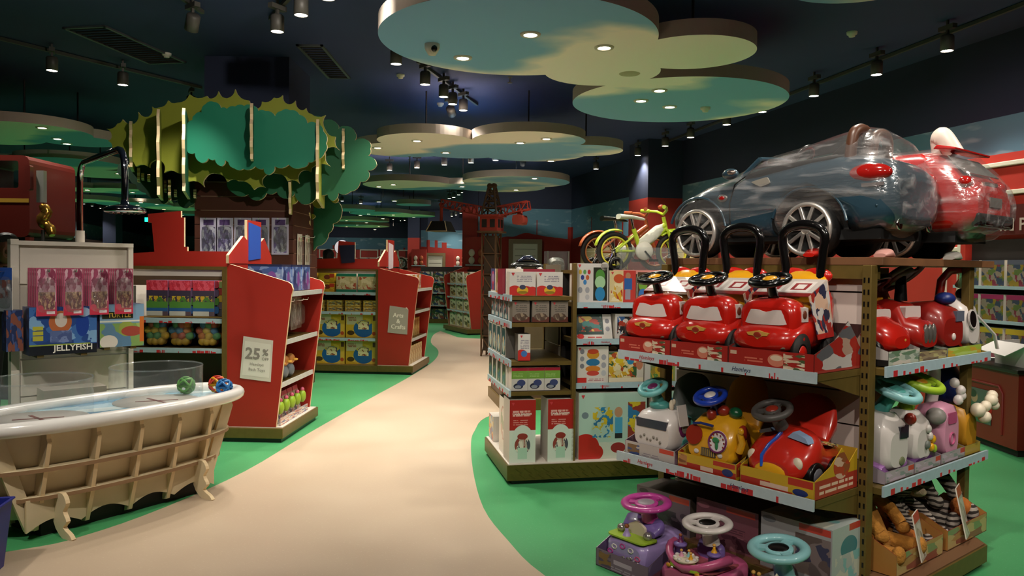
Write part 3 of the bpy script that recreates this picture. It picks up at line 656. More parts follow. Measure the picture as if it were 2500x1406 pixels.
# ribs follow the splayed side: profile boards set square to the shell
ribs = []
for k, x in enumerate([-.52, -.26, 0, .26, .52]):
    for s in (-1, 1): ribs.append((x, s*.9, 0))
for i, (x, s, _) in enumerate(ribs):
    sg = 1 if s > 0 else -1
    def half(z, x=x):
        a, b = side(z); q = max(0, 1-(abs(x)/a)**2.5)**(1/2.5); return b*q
    prof = [(sg*half(.06), .02+.02*abs(x))]+[(sg*(half(z)+.07), z) for z in (.07, .2, .4, .55)]+[(sg*(half(.57)+.055), .57), (sg*(half(.57)+.055), .6), (sg*half(.6), .6)]
    prof[1] = (sg*(half(.05)+.05), .035)
    m = MB(); m.prism(prof, x-.012, x+.012, 'yz', 0, 1); m.build('rib', [WOODW, CREAM], tub)
for sx in (-1, 1):
    for dy in (-.17, .0, .17):
        a0, a1 = side(.06)[0], side(.6)[0]
        f = max(0, 1-(abs(dy)/.3)**2.5)**(1/2.5)
        prof = [(sx*(a0*f-.02), .05), (sx*(a0*f+.05), .05), (sx*(a1*f+.045), .56), (sx*(a1*f+.03), .6), (sx*(a1*f-.03), .6)]
        m = MB(); m.prism(prof, dy-.012, dy+.012, 'xz', 0, 1); m.build('end_rib', [WOODW, CREAM], tub)
for z in (.22, .385):
    a, b = side(z); m = MB(); o1 = oval(a+.085, b+.085); o2 = oval(a-.01, b-.01); n = len(o1)
    vs = [(x, y, z) for x, y in o1]+[(x, y, z) for x, y in o2]+[(x, y, z+.022) for x, y in o1]+[(x, y, z+.022) for x, y in o2]
    fs = []; mi = []
    for k in range(n):
        q = (k+1) % n
        fs += [(k, q, n+q, n+k)[::-1], (2*n+k, 2*n+q, 3*n+q, 3*n+k), (k, q, 2*n+q, 2*n+k)]; mi += [0, 0, 1]
    m.add(vs, fs, mi); m.build('hoop', [WOODW, PLYE], tub)
# scalloped skirt and claw feet
for s in (-1, 1):
    m = MB(); top = [(x, .2) for x in (.6, -.6)]; bot = [(-.6+1.2*k/48, .05+.05*abs(math.sin(k*PI/12))) for k in range(49)]
    m.prism([(-.6, .23), *bot, (.6, .23)], s*.2-.01, s*.2+.01, 'xz', 0, 1); m.build('skirt', [WOODW, CREAM], tub)
    for x in (-.44, .46):
        f = [(s*.2, .24), (s*.29, .25), (s*.33, .2), (s*.30, .15), (s*.335, .1), (s*.30, .06), (s*.365, .03), (s*.385, 0), (s*.29, 0), (s*.2, .08)]
        f = [tuple(v) for v in smooth(f+f[:1], 3)][:-1]
        m = MB(); m.prism(f, x-.012, x+.012, 'yz', 0, 1); m.build('claw_foot', [WOODW, CREAM], tub)
m = MB(); m.box(-.5, -.16, 0, .5, .16, .1); m.build('plinth', DARK, tub)
# open clear cylinders on the tub, each with a crossed pair of tape strips underneath
TAPE = mat('tape_brown', '#6a3a34', .5)
for i, (x, lab) in enumerate([(-.42, 'clear acrylic cylinder on the near half of the tub'), (.33, 'clear acrylic cylinder on the far half of the tub')]):
    p = TC.to_3d()+Matrix.Rotation(math.radians(TA), 3, 'Z') @ Vector((x, 0.02, ZR_-.012))
    t = thing('acrylic_cylinder', lab, 'acrylic cylinder', p, TA, 'acrylic cylinders on the bath tub')
    R = .285
    m = MB(); m.lathe([(R, .0), (R, .235)], 48, cap=False); m.build('cylinder_wall', CLEAR, t)
    m = MB(); m.torus(R-.003, .005, (0, 0, .235), 48, 6); m.build('cylinder_lip', CLEAR, t)
    m = MB(); m.lathe([(0, .003), (R-.02, .003), (R-.02, .001)], 40); m.build('disc', mat('disc_grey', '#a9a49c', .35), t)
    for a in (25, -40):
        m = MB(); m.box(-.13, -.01, .0035, .13, .01, .005, M=RZ(a-TA)); m.build('tape', TAPE, t)
# open-work balls
def open_ball(loc, r, c1, c2, lab):
    t = thing('openwork_ball', lab, 'ball', loc, 0, 'small openwork balls at the end of the tub')
    for k, ax in enumerate([(0, 0), (90, 0), (0, 90), (55, 45), (55, 135), (55, 225), (55, 315)]):
        m = MB(); m.torus(r*.93, r*.13, n=24, m=7, M=RZ(ax[1]) @ RX(ax[0])); m.build('hoop', [c1, c2][k % 2], t)
BG = mat('ball_green', '#4f8f3a', .35); BY = mat('ball_yellow', '#d8a21e', .35); BR = mat('ball_red', '#b83224', .35); BB = mat('ball_blue', '#2a6fae', .35)
def on_tub(x, y, z): return TC.to_3d()+Matrix.Rotation(math.radians(TA), 3, 'Z') @ Vector((x, y, z))
open_ball(on_tub(.62, .12, ZR_+.05), .06, BG, BG, 'green openwork ball behind the far cylinder edge')
open_ball(on_tub(.77, -.02, ZR_+.052), .06, BY, BR, 'yellow and red openwork ball at the tub end')
open_ball(on_tub(.72, -.16, ZR_+.052), .055, BB, BB, 'blue openwork ball at the front of the tub end')
# ------------------------------------------------------------------ white slat stand with shower pipe behind the tub
WS = Fr(-3.47, 5.47, 43.0)      # front face of the stand, x along it
WW = .72
stand = thing('slat_stand', 'white slatted display stand behind the bath tub', 'display stand', WS(0, 0), WS.a)
m = MB(); m.box(0, .02, 0, WW, .06, 1.68); m.build('back_board', WHITE, stand)
m = MB(); m.box(-.05, -.015, 0, .0, .09, 1.70); m.build('post', WHITE, stand); m = MB(); m.box(WW, -.015, 0, WW+.035, .09, 1.66); m.build('post', WHITE, stand)
pm = MB(); pm.box(.01, 0, 0, WW-.01, .02, .255); SLATW = pm.mesh('slat'); SLATW.materials.append(WHITE)
for k in range(6): link(SLATW, 'slat', stand, (0, 0, .06+k*.265))
m = MB(); m.box(-.05, -.02, 1.66, WW+.035, .09, 1.69); m.build('cap', WHITE, stand)
m = MB(); m.box(-.02, -.1, 0, WW+.02, .25, .05); m.build('foot_board', WHITE, stand)
pipe = thing('shower', 'chrome shower pipe with a round rain head above the bath tub', 'shower', (0, 0, 0))
q = WS(.42, .12); zt = 2.28
h0 = dep(305, 520, 5.0); hd = Vector((h0.x, h0.y, 0))
pth = [q+Vector((0,0,1.5)), q+Vector((0,0,zt-.14))]
dd = (hd-Vector((q.x,q.y,0)))
for k in range(1, 5): a = k*PI/8; pth.append(Vector((q.x,q.y,zt-.14))+dd.normalized()*.14*(1-math.cos(a))+Vector((0,0,.14*math.sin(a))))
end = Vector((hd.x, hd.y, zt-.14))
for k in range(0, 5): a = k*PI/8; pth.append(end-dd.normalized()*.14*(1-math.sin(a))+Vector((0,0,.14*math.cos(a))))
pth.append(Vector((hd.x, hd.y, 1.92)))
m = MB(); m.tube(pth, .022, 12); m.build('pipe', CHROME, pipe)
m = MB(); m.lathe([(.0,1.86),(.115,1.86),(.125,1.868),(.125,1.885),(.1,1.9),(.03,1.915),(.02,1.95)], 32, M=T(hd.x, hd.y, 0)); m.build('rain_head', CHROME, pipe)
noz = mat('nozzle_dark', '#3a3434', .4)
nm = MB(); nm.lathe([(0,0),(.008,0),(.008,.006)], 8); nme = nm.mesh('nozzle'); nme.materials.append(noz)
for k in range(14): link(nme, 'nozzle', pipe, (hd.x+.085*math.cos(k*2*PI/14), hd.y+.085*math.sin(k*2*PI/14), 1.855))
m = MB(); m.tube([q+Vector((0,0,0)), q+Vector((0,0,1.78))], .032, 12); m.build('socket', WHITE, pipe)
# pink hanging packs, four pegs of six
pinkA = art('#b04a68', (('n',.05,.3,.95,.98,6,('#a34a68','#c98aa0','#8d3a56','#d9b0bc')),('n',.1,.14,.9,.5,9,('#6d4038','#b9886a','#d8b08a','#7c3a4a')),('r',0,0,1,.13,'#c8364e'),('e',.2,.16,.16,.07,'#d0485e'),('r',.5,.04,.9,.1,'#e0d0d4')))
for i in range(4):
    x = .09+i*.165
    for k in range(6):
        p = WS(x+.02, -.04-k*.05, 1.50)
        hang_pack(p, .125, .33, pinkA, '%s pink doll pack on the %s peg of the white stand' % (ORD[k], ORD[i]), 'pink packs hung on the white stand', rz=WS.a, depth=.02)
# blue fish packs on the far side of the stand
packC = art('#5a6a86', (('r',0,.72,1,1,'#2a52a8'),('n',0,.3,1,.72,6,('#7a4038','#5a5a66','#8a8a92')),('r',0,.0,1,.3,'#7c8288')))
for k in range(4):
    hang_pack(WS(-.1, -.02-k*.035, 1.50), .13, .3, packC, '%s blue and grey pack hanging at the dark edge of the white stand' % ORD[k], 'blue packs at the edge of the white stand', rz=WS.a-60, depth=.02)
# boxes on brackets
def pbox(name, label, fr, x, y, z, w_, d_, h_, art_, side_, group=None, cat='toy box', rz=0, tilt=0, bev=.002):
    """a printed carton: fr is the shelf front, x,y,z its lower front centre"""
    key = (round(w_, 3), round(d_, 3), round(h_, 3), art_.name, side_.name)
    if key not in BOXES:
        m = MB(); m.box(-w_/2, 0, 0, w_/2, d_, h_, 1, front=0); me = m.mesh(name); me.materials.append(art_); me.materials.append(side_); BOXES[key] = me
    o = bpy.data.objects.new(name, BOXES[key]); COL.objects.link(o)
    p = fr(x, y, z); o.location = p; o.rotation_euler = (math.radians(tilt), 0, math.radians(fr.a+rz)); tag(o, label, cat, group); return o
BOXES = {}
jelly = art('#2c4e92', (('n',.0,.22,1,1,3.2,('#27488c','#3f6cae','#7fa8d0','#24407c')),('e',.45,.68,.17,.24,'#b8653a'),('e',.46,.72,.09,.15,'#cfc2b8'),('n',.3,.25,.62,.5,8,('#5a6a9a','#7686b4','#4a5a8c')),('e',.78,.62,.1,.26,'#1d3f96'),('e',.8,.88,.1,.1,'#9fb6d4'),('r',.05,.3,.2,.4,'#b8b23c'),('r',.05,.42,.2,.5,'#b8b23c'),('r',.05,.52,.2,.6,'#b8b23c'),('r',0,0,1,.2,'#121520'),('r',0,.19,.9,.22,'#8fa03c')))
sideb = art('#1f2c58', (('n',0,.2,1,1,4,('#22305f','#3c568f','#2a2a4a')),))
b1 = pbox('toy_box', 'large blue robot jellyfish box on the white stand', WS, .22, -.27, .90, .42, .2, .33, jelly, sideb)
text_mesh('JELLYFISH', .058, WHITEINK, b1, up_text(.06, -.002, .025), bold=.001)
tur = art('#6f93b4', (('r',0,.6,1,1,'#7fa0bd'),('n',0,0,1,.55,3,('#5c7f9a','#7fa05a','#9fb46a','#5a7f9f')),('e',.6,.42,.18,.18,'#93a14a'),('e',.72,.36,.24,.12,'#a3483a'),('r',0,.58,1,.62,'#d8d8cc'),('e',.2,.12,.2,.16,'#d8cfc4'),('r',.05,.66,.75,.82,'#2b2a1c'),('r',.9,.1,1,.7,'#c86a2a')))
b2 = pbox('toy_box', 'pale blue robot turtle box on the white stand', WS, .60, -.27, .93, .30, .2, .31, tur, sideb)
text_mesh('TURTLE', .045, mat('gold_ink', '#c8a642', .4), b2, up_text(-.02, -.002, .215), bold=.001)
pbox('toy_box', 'dark purple carton spine between jellyfish and turtle boxes', WS, .44, -.23, .92, .07, .16, .32, art('#3c3450', (('n',0,0,1,1,6,('#3c3450','#4a4262')),)), sideb)
pbox('toy_box', 'dark blue carton jutting past the stand beside the jellyfish box', WS, -.06, -.2, .93, .1, .15, .28, art('#27345e', (('n',0,0,1,1,4,('#27345e','#45588c','#8a5040')),)), sideb)
brk = MB(); brk.box(-.02, -.26, -.02, .02, .0, 0); bme = brk.mesh('bracket'); bme.materials.append(GOLD)
for x in (.08, .35, .5, .68): link(bme, 'bracket', stand, (x, 0, .90 if x < .45 else .93))
b2d = MB()
shelfw = MB(); shelfw.box(0, -.27, .875, WW, 0, .885); shelfw.build('clear_shelf', CLEAR, stand)
pbox('toy_box', 'grey carton low behind the near acrylic cylinder', WS, .3, -.25, .35, .4, .2, .3, art('#8f8a80', (('t',.1,.1,.9,.9,5,'#6f6a62'),)), WHITE)
# blue bin cut by the picture corner
bin_ = thing('plastic_bin', 'blue plastic bin at the lower picture corner', 'bin', (-2.66, 3.72, 0), 12)
BINM = mat('bin_blue', '#20277a', .4)
m = MB()
pr = [(.145, 0), (.175, .33), (.185, .335), (.185, .345), (.17, .345), (.14, .012), (0, .012)]
m.rings([[(s*x*math.copysign(1, c), 0, 0) for s, c in ()] or [(x*a, x*b, z) for a, b in ((-1,-1),(1,-1),(1,1),(-1,1))] for x, z in pr], 0, False, False); m.build('tub', BINM, bin_, bevel=.012)
m = MB(); m.box(-.14, -.14, 0, .14, .14, .012); m.build('bin_floor', BINM, bin_)
# ================================================================== red-ended gondolas along the path
def strip_on(parent, x0, x1, z, y=-.012, h=.042, texts=True, light=STRIP, size=.024):
    """price rail of a shelf with its card strip: grey-blue card, red skyline, shop name"""
    m = MB(); m.box(x0, y, z-h, x1, y+.012, z); s_ = m.build('price_strip', light, parent)
    w_ = x1-x0; m = MB()
    x = x0+.05
    rnd = random.Random(int((x0+z)*1000))
    while x < x1-.06:
        hh = rnd.choice((.3, .45, .2, .55))*h; ww = rnd.choice((.006, .012, .03)); m.box(x, y-.001, z-h, x+ww, y, z-h+hh); x += ww+rnd.choice((.004, .01, .002, .12))
    m.build('skyline_print', REDINK, s_)['kind'] = 'stuff'
    if texts:
        n = max(1, int(w_/.45))
        for k in range(n): text_mesh('Hamleys', size, NAVYINK if k % 2 else REDINK, s_, up_text(x0+(k+.35)*w_/n, y-.0012, z-h*.72), 'lettering', .0003, shear=.3)
    return s_
def shelf(parent, x0, x1, y0, y1, z, strip=True, texts=True, size=.024):
    m = MB(); m.box(x0, y0, z-.03, x1, y1, z); s_ = m.build('shelf', GOLD, parent)
    if strip: strip_on(s_, x0, x1, z+.008, y0-.012, texts=texts, size=size)
    return s_
BROWNB = mat('brown_board', '#5a4632', .5, var=.1, scale=6); SIGNG = mat('sign_card', '#cfc9be', .5)
def red_endcap(t, sgn, W, zs, D=.5, H0=1.55, hdr=None, plate=None, board_y=None):
    """end bay: shelves face +x (sgn 1) between two shaped red side panels; local x=0 is the base front"""
    pan = [(-D, .13), (-.07, .13), (.06, 1.28), (.075, 1.33), (.06, 1.375), (.03, 1.395), (-D, H0)]
    for y in (.03, W-.06):
        m = MB(); m.prism([(sgn*a, b) for a, b in pan], y, y+.03, 'xz', 0, 1); m.build('side_panel', [RED, CREAM], t)
    m = MB(); m.prism([(sgn*-D, .0), (0, 0), (0, W), (sgn*-D, W)], .035, .125, 'xy'); m.build('plinth', GOLD, t, bevel=.004)
    m = MB(); m.prism([(sgn*-D, .02), (sgn*-.02, .02), (sgn*-.02, W-.02), (sgn*-D, W-.02)], 0, .036, 'xy'); m.build('plinth_foot', BLACK, t)
    m = MB(); m.prism([(sgn*-D, .03), (sgn*-.012, .03), (sgn*-.012, W-.03), (sgn*-D, W-.03)], .125, .131, 'xy'); m.build('deck', WHITE, t)
    m = MB(); m.prism([(sgn*-D, .06), (sgn*(-D+.02), .06), (sgn*(-D+.02), W-.06), (sgn*-D, W-.06)], .13, H0, 'xy'); m.build('back_panel', RED, t)
    for z in zs:
        fx = -.07+.13*(z-.13)/1.15-.02
        m = MB(); m.prism([(sgn*-D, .06), (sgn*fx, .06), (sgn*fx, W-.06), (sgn*-D, W-.06)], z-.025, z, 'xy'); s_ = m.build('shelf', GOLD, t)
        m = MB(); m.prism([(sgn*fx, .06), (sgn*(fx+.012), .06), (sgn*(fx+.012), W-.06), (sgn*fx, W-.06)], z-.034, z+.008, 'xy'); st = m.build('price_strip', mat('strip_bright', '#b9bdb8', .35, var=.1, scale=40), s_)
    if hdr:
        m = MB(); m.prism(hdr, sgn*-D, sgn*(-D+.025), 'yz', 0, 1); m.build('gable_header', [RED, CREAM], t)
    if plate:
        y0, z0, y1, z1, mm = plate
        m = MB(); m.prism([(y0, z0), (y1, z0+.02), (y1, z1-.03), (y0, z1)], sgn*(-D+.025), sgn*(-D+.032), 'yz'); m.build('sign_plate', mm, t)
HDR = [(0, 1.55), (0, 1.62), (.33, 1.80), (.42, 1.765), (.42, 1.95), (.78, 1.95), (.78, 1.765), (.86, 1.80), (1.07, 1.62), (1.07, 1.55)]
def long_side(t, x0, x1, yb, zs, H0=1.52, depth=.42, header=None, plate=None, strips=True):
    """shelves facing -y, from x0 to x1, back panel at yb"""
    m = MB(); m.box(x0, yb-.01, .1, x1, yb+.02, H0); m.build('back_panel', BROWNB, t)
    m = MB(); m.box(x0, 0, .035, x1, yb+.45, .12); m.build('plinth', GOLD, t)
    m = MB(); m.box(x0, .03, 0, x1, yb+.42, .036); m.build('plinth_foot', BLACK, t)
    m = MB(); m.box(x0, yb-.03, H0-.03, x1, yb+.05, H0); m.build('top_rail', GOLD, t)
    m = MB(); m.box(x0, yb-.012, H0-.09, x1, yb-.01, H0-.03); m.build('light_band', WHITE, t)
    for x in (x1-.04,): m = MB(); m.box(x, yb-.45, .12, x+.04, yb+.03, H0); m.build('upright', GOLD, t)
    for z in zs: shelf(t, x0, x1-.045, yb-depth, yb-.012, z, strips, texts=False)
    if header:
        m = MB(); m.prism(header, yb+.0, yb+.025, 'xz', 0, 1); m.build('red_header', [RED, CREAM], t)
    if plate: m = MB(); m.prism(plate[0], yb-.012, yb-.002, 'xz'); m.build('sign_plate', plate[1], t)
# --- the bath toy gondola ("25% off")
G1 = Fr(-1.97, 6.70, -2.0)
g1 = thing('bath_toy_gondola', 'red-ended gondola with a 25% off sign behind the bath tub', 'gondola', G1(0, 0), G1.a)
red_endcap(g1, 1, 1.08, (.5, .88, 1.30), hdr=HDR, plate=(.45, 1.58, .75, 1.93, mat('sign_blue', '#2a4fa0', .4)))
long_side(g1, -2.15, -.5, .46, (.80, 1.06), header=[(-2.15,1.52),(-.5,1.52),(-.5,1.66),(-1.05,1.66),(-1.05,1.70),(-1.08,1.70),(-1.08,1.97),(-1.11,1.97),(-1.11,2.03),(-1.42,2.0),(-1.42,1.92),(-1.385,1.92),(-1.36,1.65),(-2.15,1.6)])
sg = thing('paper_sign', 'white paper 25% OFF bath toys sign on the red end panel', 'sign', G1(0, 0), G1.a)
c0, c1 = (-.375, .41), (-.12, .80)
m = MB(); m.prism([(-.385,.555),(-.115,.525),(-.095,.885),(-.355,.92)], .022, .0262, 'xz'); m.build('paper', SIGNG, sg)
m = MB(); m.prism([(-.365,.585),(-.13,.56),(-.115,.85),(-.34,.88)], .0212, .0222, 'xz'); m.build('inner_sheet', mat('sign_white', '#ddd9cf', .5), sg)
def stext(s, size, x, z, b=.0, rot=-5): text_mesh(s, size, GREYINK, sg, T(x, .0205, z) @ RX(90) @ RZ(rot), bold=b)
stext('25', .135, -.275, .725, .004); stext('%', .075, -.163, .755, .003); stext('OFF', .034, -.163, .712, .0005); stext('Hamleys', .036, -.238, .665); stext('Bath Toys', .036, -.238, .618)
# shelf stock of the bath gondola
fx1 = G1.sub(0, .06, 0)
foam = art('#5a4a52', (('r',0,.74,1,1,'#d23a4c'),('n',0,.72,1,1,9,('#d23a4c','#e0566a','#c02f42')),('r',0,.5,1,.72,'#40364a'),('n',.1,.36,.9,.56,7,('#c9a22e','#40364a','#d8b53a','#4a7a34')),('r',0,.2,1,.4,'#54883a'),('r',0,.12,1,.22,'#2c5f96'),('r',0,0,.75,.13,'#bfc0b4')))
for i, x in enumerate([-1.15, -.945, -.735]):
    t = thing('foam_block_pack', '%s pack of stacked foam blocks from the red end panel' % ['third', 'second', 'first'][i], 'toy pack', fx1(x, .03, 1.085), fx1.a, 'foam block packs of the bath gondola')
    m = MB(); m.box(-.095, 0, 0, .095, .16, .31, 1, front=0); m.build('bag', [foam, mat('bag_side', '#6a5a80', .3)], t)
    for k, c in enumerate(['#2c5f96', '#54883a', '#6b5577', '#c23a4c']):
        m = MB(); m.sect([(0.01, .03, .02+k*.075, .085+k*.075, 4), (.15, .03, .02+k*.075, .085+k*.075, 4)], 12, M=T(.1, 0, 0)); m.build('foam_block', mat('foam_%d' % k, c, .8), t)
t = thing('foam_block_pack', 'pastel foam block pack tight against the red end panel', 'toy pack', fx1(-.575, .05, 1.085), fx1.a)
for k, c in enumerate(['#4a4a54', '#6a5a66', '#d0a83a', '#b8403e', '#a8c07a']):
    m = MB(); m.sect([(0, .05, k*.062, .06+k*.062, 4), (.15, .05, k*.062, .06+k*.062, 4)], 14); m.build('foam_block', mat('foamp_%d' % k, c, .8), t)
BALLS = [mat('pit_'+n, c, .45) for n, c in (('blue', '#4f86b8'), ('red', '#c05a44'), ('green', '#5f9f68'), ('yellow', '#d9b340'), ('orange', '#c87a38'))]
bm_ = MB(); bm_.ell((0,0,0), .036, .036, .036, 14, 8); BME = []
for mm in BALLS: q = bm_.mesh('ball'); q.materials.append(mm); BME.append(q)
for i, x in enumerate([-1.19, -.97, -.725]):
    t = thing('play_ball_bag', '%s clear bag of coloured play balls from the red end panel' % ['third', 'second', 'first'][i], 'bag of balls', fx1(x, .12, .815), fx1.a, 'bags of play balls on the bath gondola')
    rr = random.Random(i+3); m = MB(); m.ell((0, 0, .112), .108, .085, .114, 22, 12, e=.8); m.build('bag', BAG, t)
    for a in range(3):
        for b in range(4):
            for c in range(1, 3):
                px, pz, py = -.066+a*.066+(b % 2)*.02-.01, .038+b*.05, -.055+c*.042-(.01 if a == 1 else 0)
                if abs(px) > .03 and b in (0, 3): px *= .7
                wt = [3, 4, 3, 2, 0, 1][min(5, b+rr.randint(0, 2))] if rr.random() < .75 else rr.randint(0, 4)
                link(BME[wt], 'ball', t, (px, py, pz))
for i, x in enumerate([-1.05, -.74]):
    pbox('toy_box', ['blue bath set box at the foot of the bath gondola', 'blue bath set box next to the red end panel foot'][i], fx1, x, .1, .12, .28, .2, .28, art('#3f6f98', (('n',0,0,1,1,3,('#3f6f98','#2c5880','#7fa6bd')),('e',.5,.5,.2,.3,'#24466a'),('t',.1,.1,.9,.25,2,'#a8c0cc'))), sideb, 'blue bath set boxes at the foot of the gondola')
for i in range(2): pbox('toy_box', ['grey carton high on the bath gondola behind the stand', 'second grey carton behind the stand'][i], fx1, -1.5-i*.3, .1, 1.065, .25, .2, .28, art('#7a746c', (('t',.1,.1,.9,.9,5,'#9a948c'),)), WHITE)
E1 = G1.sub(-.0, 0, 90)        # end bay front: x runs away from the viewer, y into the shelf
winb = art('#4a5f96', (('n',0,.0,1,1,3,('#3c5590','#6f86b4','#93a3c4','#2f4480')),('e',.3,.5,.16,.3,'#22346a'),('e',.7,.45,.15,.3,'#7a4a9a'),('r',0,.92,1,1,'#20284a')))
for i, x in enumerate([.24, .53, .82]):
    pbox('toy_box', '%s blue fish box on top of the 25%% off end bay' % ORD[i], E1, x, .05, 1.305, .26, .3, .24, winb, winb, 'blue fish boxes on the bath end bay')
for i, x in enumerate([.16, .36, .56, .78]):
    hang_pack(E1(x, .09+.02*(i % 2), 1.24), .15, .3, art('#7a6258', (('n',.1,.1,.9,.8,6,('#8a7a76','#c0b4b0','#6a3a30','#d8d0cc')),)), '%s grey shoe-shaped pack in the upper end bay' % ORD[i], 'grey packs in the bath end bay', rz=E1.a, depth=.05)
for i, x in enumerate([.16, .33, .5]):
    t = thing('bath_duck_toy', '%s orange and grey bath figure in the middle end bay' % ORD[i], 'bath toy', E1(x, .11, .505), E1.a, 'orange bath figures')
    m = MB(); m.ell((0,0,.07), .06, .05, .07); m.build('body', mat('duck_grey', '#6f7880', .5), t)
    m = MB(); m.ell((0,-.01,.17), .05, .045, .05); m.build('head', mat('duck_orange', '#cf8a48', .5), t)
    m = MB(); m.ell((0,-.055,.165), .03, .03, .012); m.build('beak', mat('duck_beak', '#d8a23a', .5), t)
for i, x in enumerate([.14, .3, .46, .62, .78]):
    t = thing('squirt_toy_pack', '%s green bath squirter on a card in the lowest end bay' % ORD[i], 'toy pack', E1(x, .07, .132), E1.a, 'green squirters in the lowest end bay')
    m = MB(); m.box(-.07, .03, 0, .07, .036, .26, M=RX(-10)); m.build('card', art('#b9a48c', (('n',0,0,1,.35,8,('#2a3a6a','#c86a3a','#e8e0d4')),('r',0,.85,1,1,'#c8485a'))), t)
    m = MB(); m.ell((0,0,.15), .045, .035, .06); m.build('squirter', mat('squirt_green', '#8fae2e', .4), t)
    m = MB(); m.ell((0,0,.215), .02, .02, .022); m.build('cap', mat('squirt_pink', '#c85a78', .4), t)
m = MB(); m.box(0, 0, 0, .8, .012, .06); tag(m.build('card_lip', art('#d8d0c4', (('n',0,0,1,1,9,('#d8d0c4','#c86a3a','#3a4a8a','#d8d0c4')),))), 'printed card lip in front of the green squirters', 'card lip', loc=E1(.08, .045, .132), rz=E1.a)
# --- the arts and crafts gondola
G2 = Fr(-1.40, 11.05, -5.0)
g2 = thing('craft_gondola', 'red-ended gondola with an Arts & Crafts sign farther along the path', 'gondola', G2(0, 0), G2.a)
red_endcap(g2, 1, 1.22, (.5, .9, 1.22), D=.52, H0=1.52, hdr=[(y*1.13, z-.01) for y, z in HDR], plate=(.52, 1.5, .8, 1.9, mat('sign_lilac', '#cfc0c6', .5)))
long_side(g2, -2.7, -.52, .5, (.5, .88, 1.16), H0=1.5, header=[(-2.7,1.5),(-.52,1.5),(-.52,1.66),(-1.0,1.65),(-1.0,1.9),(-1.25,1.92),(-1.27,1.66),(-2.7,1.58)], plate=([(-1.2,1.58),(-1.0,1.6),(-1.0,1.86),(-1.24,1.85)], mat('sign_navy', '#1b2038', .5)))
sg = thing('paper_sign', 'grey paper Arts & Crafts sign with a curled corner', 'sign', G2(0, 0), G2.a)
m = MB(); m.prism([(-.375,.60),(-.09,.575),(-.075,.93),(-.12,.955),(-.345,.985)], .02, .0262, 'xz'); m.build('paper', mat('sign_grey', '#a39d92', .5), sg)
m = MB(); m.prism([(-.12,.955),(-.075,.93),(-.1,.965)], .014, .02, 'xz'); m.build('curled_corner', WHITE, sg)
for s, z in (('Arts', .82), ('&', .735), ('Crafts', .655)): text_mesh(s, .085, WHITEINK, sg, T(-.222, .0185, z) @ RX(90) @ RZ(-3), bold=.0015)
f2 = G2.sub(0, .1, 0)
tealb = art('#b9aa7a', (('r',0,.84,1,1,'#1f7a60'),('r',0,0,1,.14,'#1f7a60'),('n',.03,.16,.97,.82,5,('#b9aa7a','#c9bd92','#a8553c','#d8cca4'))))
yelb = art('#c9a82e', (('n',0,0,1,.4,4,('#c9a82e','#b8921f')),('e',.55,.55,.2,.25,'#7a3a28'),('r',.7,.5,1,.9,'#b83a24')))
for i, x in enumerate([-.71, -1.03]):
    pbox('toy_box', ['cream and green craft box next to the Arts & Crafts panel', 'second cream and green craft box on the top craft shelf'][i], f2, x, .08, 1.165, .3, .2, .27, tealb, WHITE, 'cream and green craft boxes')
for i, (x, z) in enumerate([(-1.33, 1.165), (-1.33, 1.305), (-1.6, 1.165), (-1.6, 1.305)]):
    pbox('toy_box', ['lower yellow dough tub box beside the green craft boxes', 'upper yellow dough tub box beside the green craft boxes', 'lower yellow dough box nearer the bath gondola', 'upper yellow dough box nearer the bath gondola'][i], f2, x, .08, z, .24, .18, .135, yelb, yelb, 'yellow dough tub boxes')
softy = art('#c9a63a', (('n',.05,.1,.95,.9,6,('#c9a63a','#8a9a8a','#e0cc7a','#6a5a3a')),))
for i in range(5):
    for k in range(2):
        pbox('toy_box', '%s %s yellow cup pack on the middle craft shelf' % (ORD[i], ['lower', 'upper'][k]), f2, -.66-i*.27, .07, .885+k*.075, .23, .16, .07 if k == 0 else .085, softy, softy, 'yellow cup packs on the craft shelf')
easel = art('#c9a62e', (('n',0,0,1,1,2.5,('#c9a62e','#d6ba4a')),('r',.02,.55,.55,.95,'#cfc7a4'),('e',.58,.38,.33,.36,'#1f5f96'),('e',.58,.62,.24,.1,'#cdbb5a'),('n',.4,.35,.75,.68,7,('#e4d9a8','#8a4a2a','#3a3a5a','#e4d9a8')),('r',.86,.0,1,1,'#d0b040'),('e',.16,.2,.12,.1,'#4a3a1a'),('e',.92,.18,.06,.08,'#b04a24'),('r',.88,.72,.98,.92,'#5a3a2a'),('t',.06,.72,.34,.88,3,'#9a3a2a')))
for i, (x, z) in enumerate([(-.8, .505), (-1.27, .505), (-1.74, .505), (-.8, .12), (-1.27, .12), (-1.74, .12)]):
    pbox('toy_box', ['upper row, first', 'upper row, second', 'upper row, third', 'bottom row, first', 'bottom row, second', 'bottom row, third'][i]+' yellow easel set box from the craft panel', f2, x, .06, z, .45, .2, .345, easel, yelb, 'large yellow easel set boxes')
E2 = G2.sub(0, 0, 90)
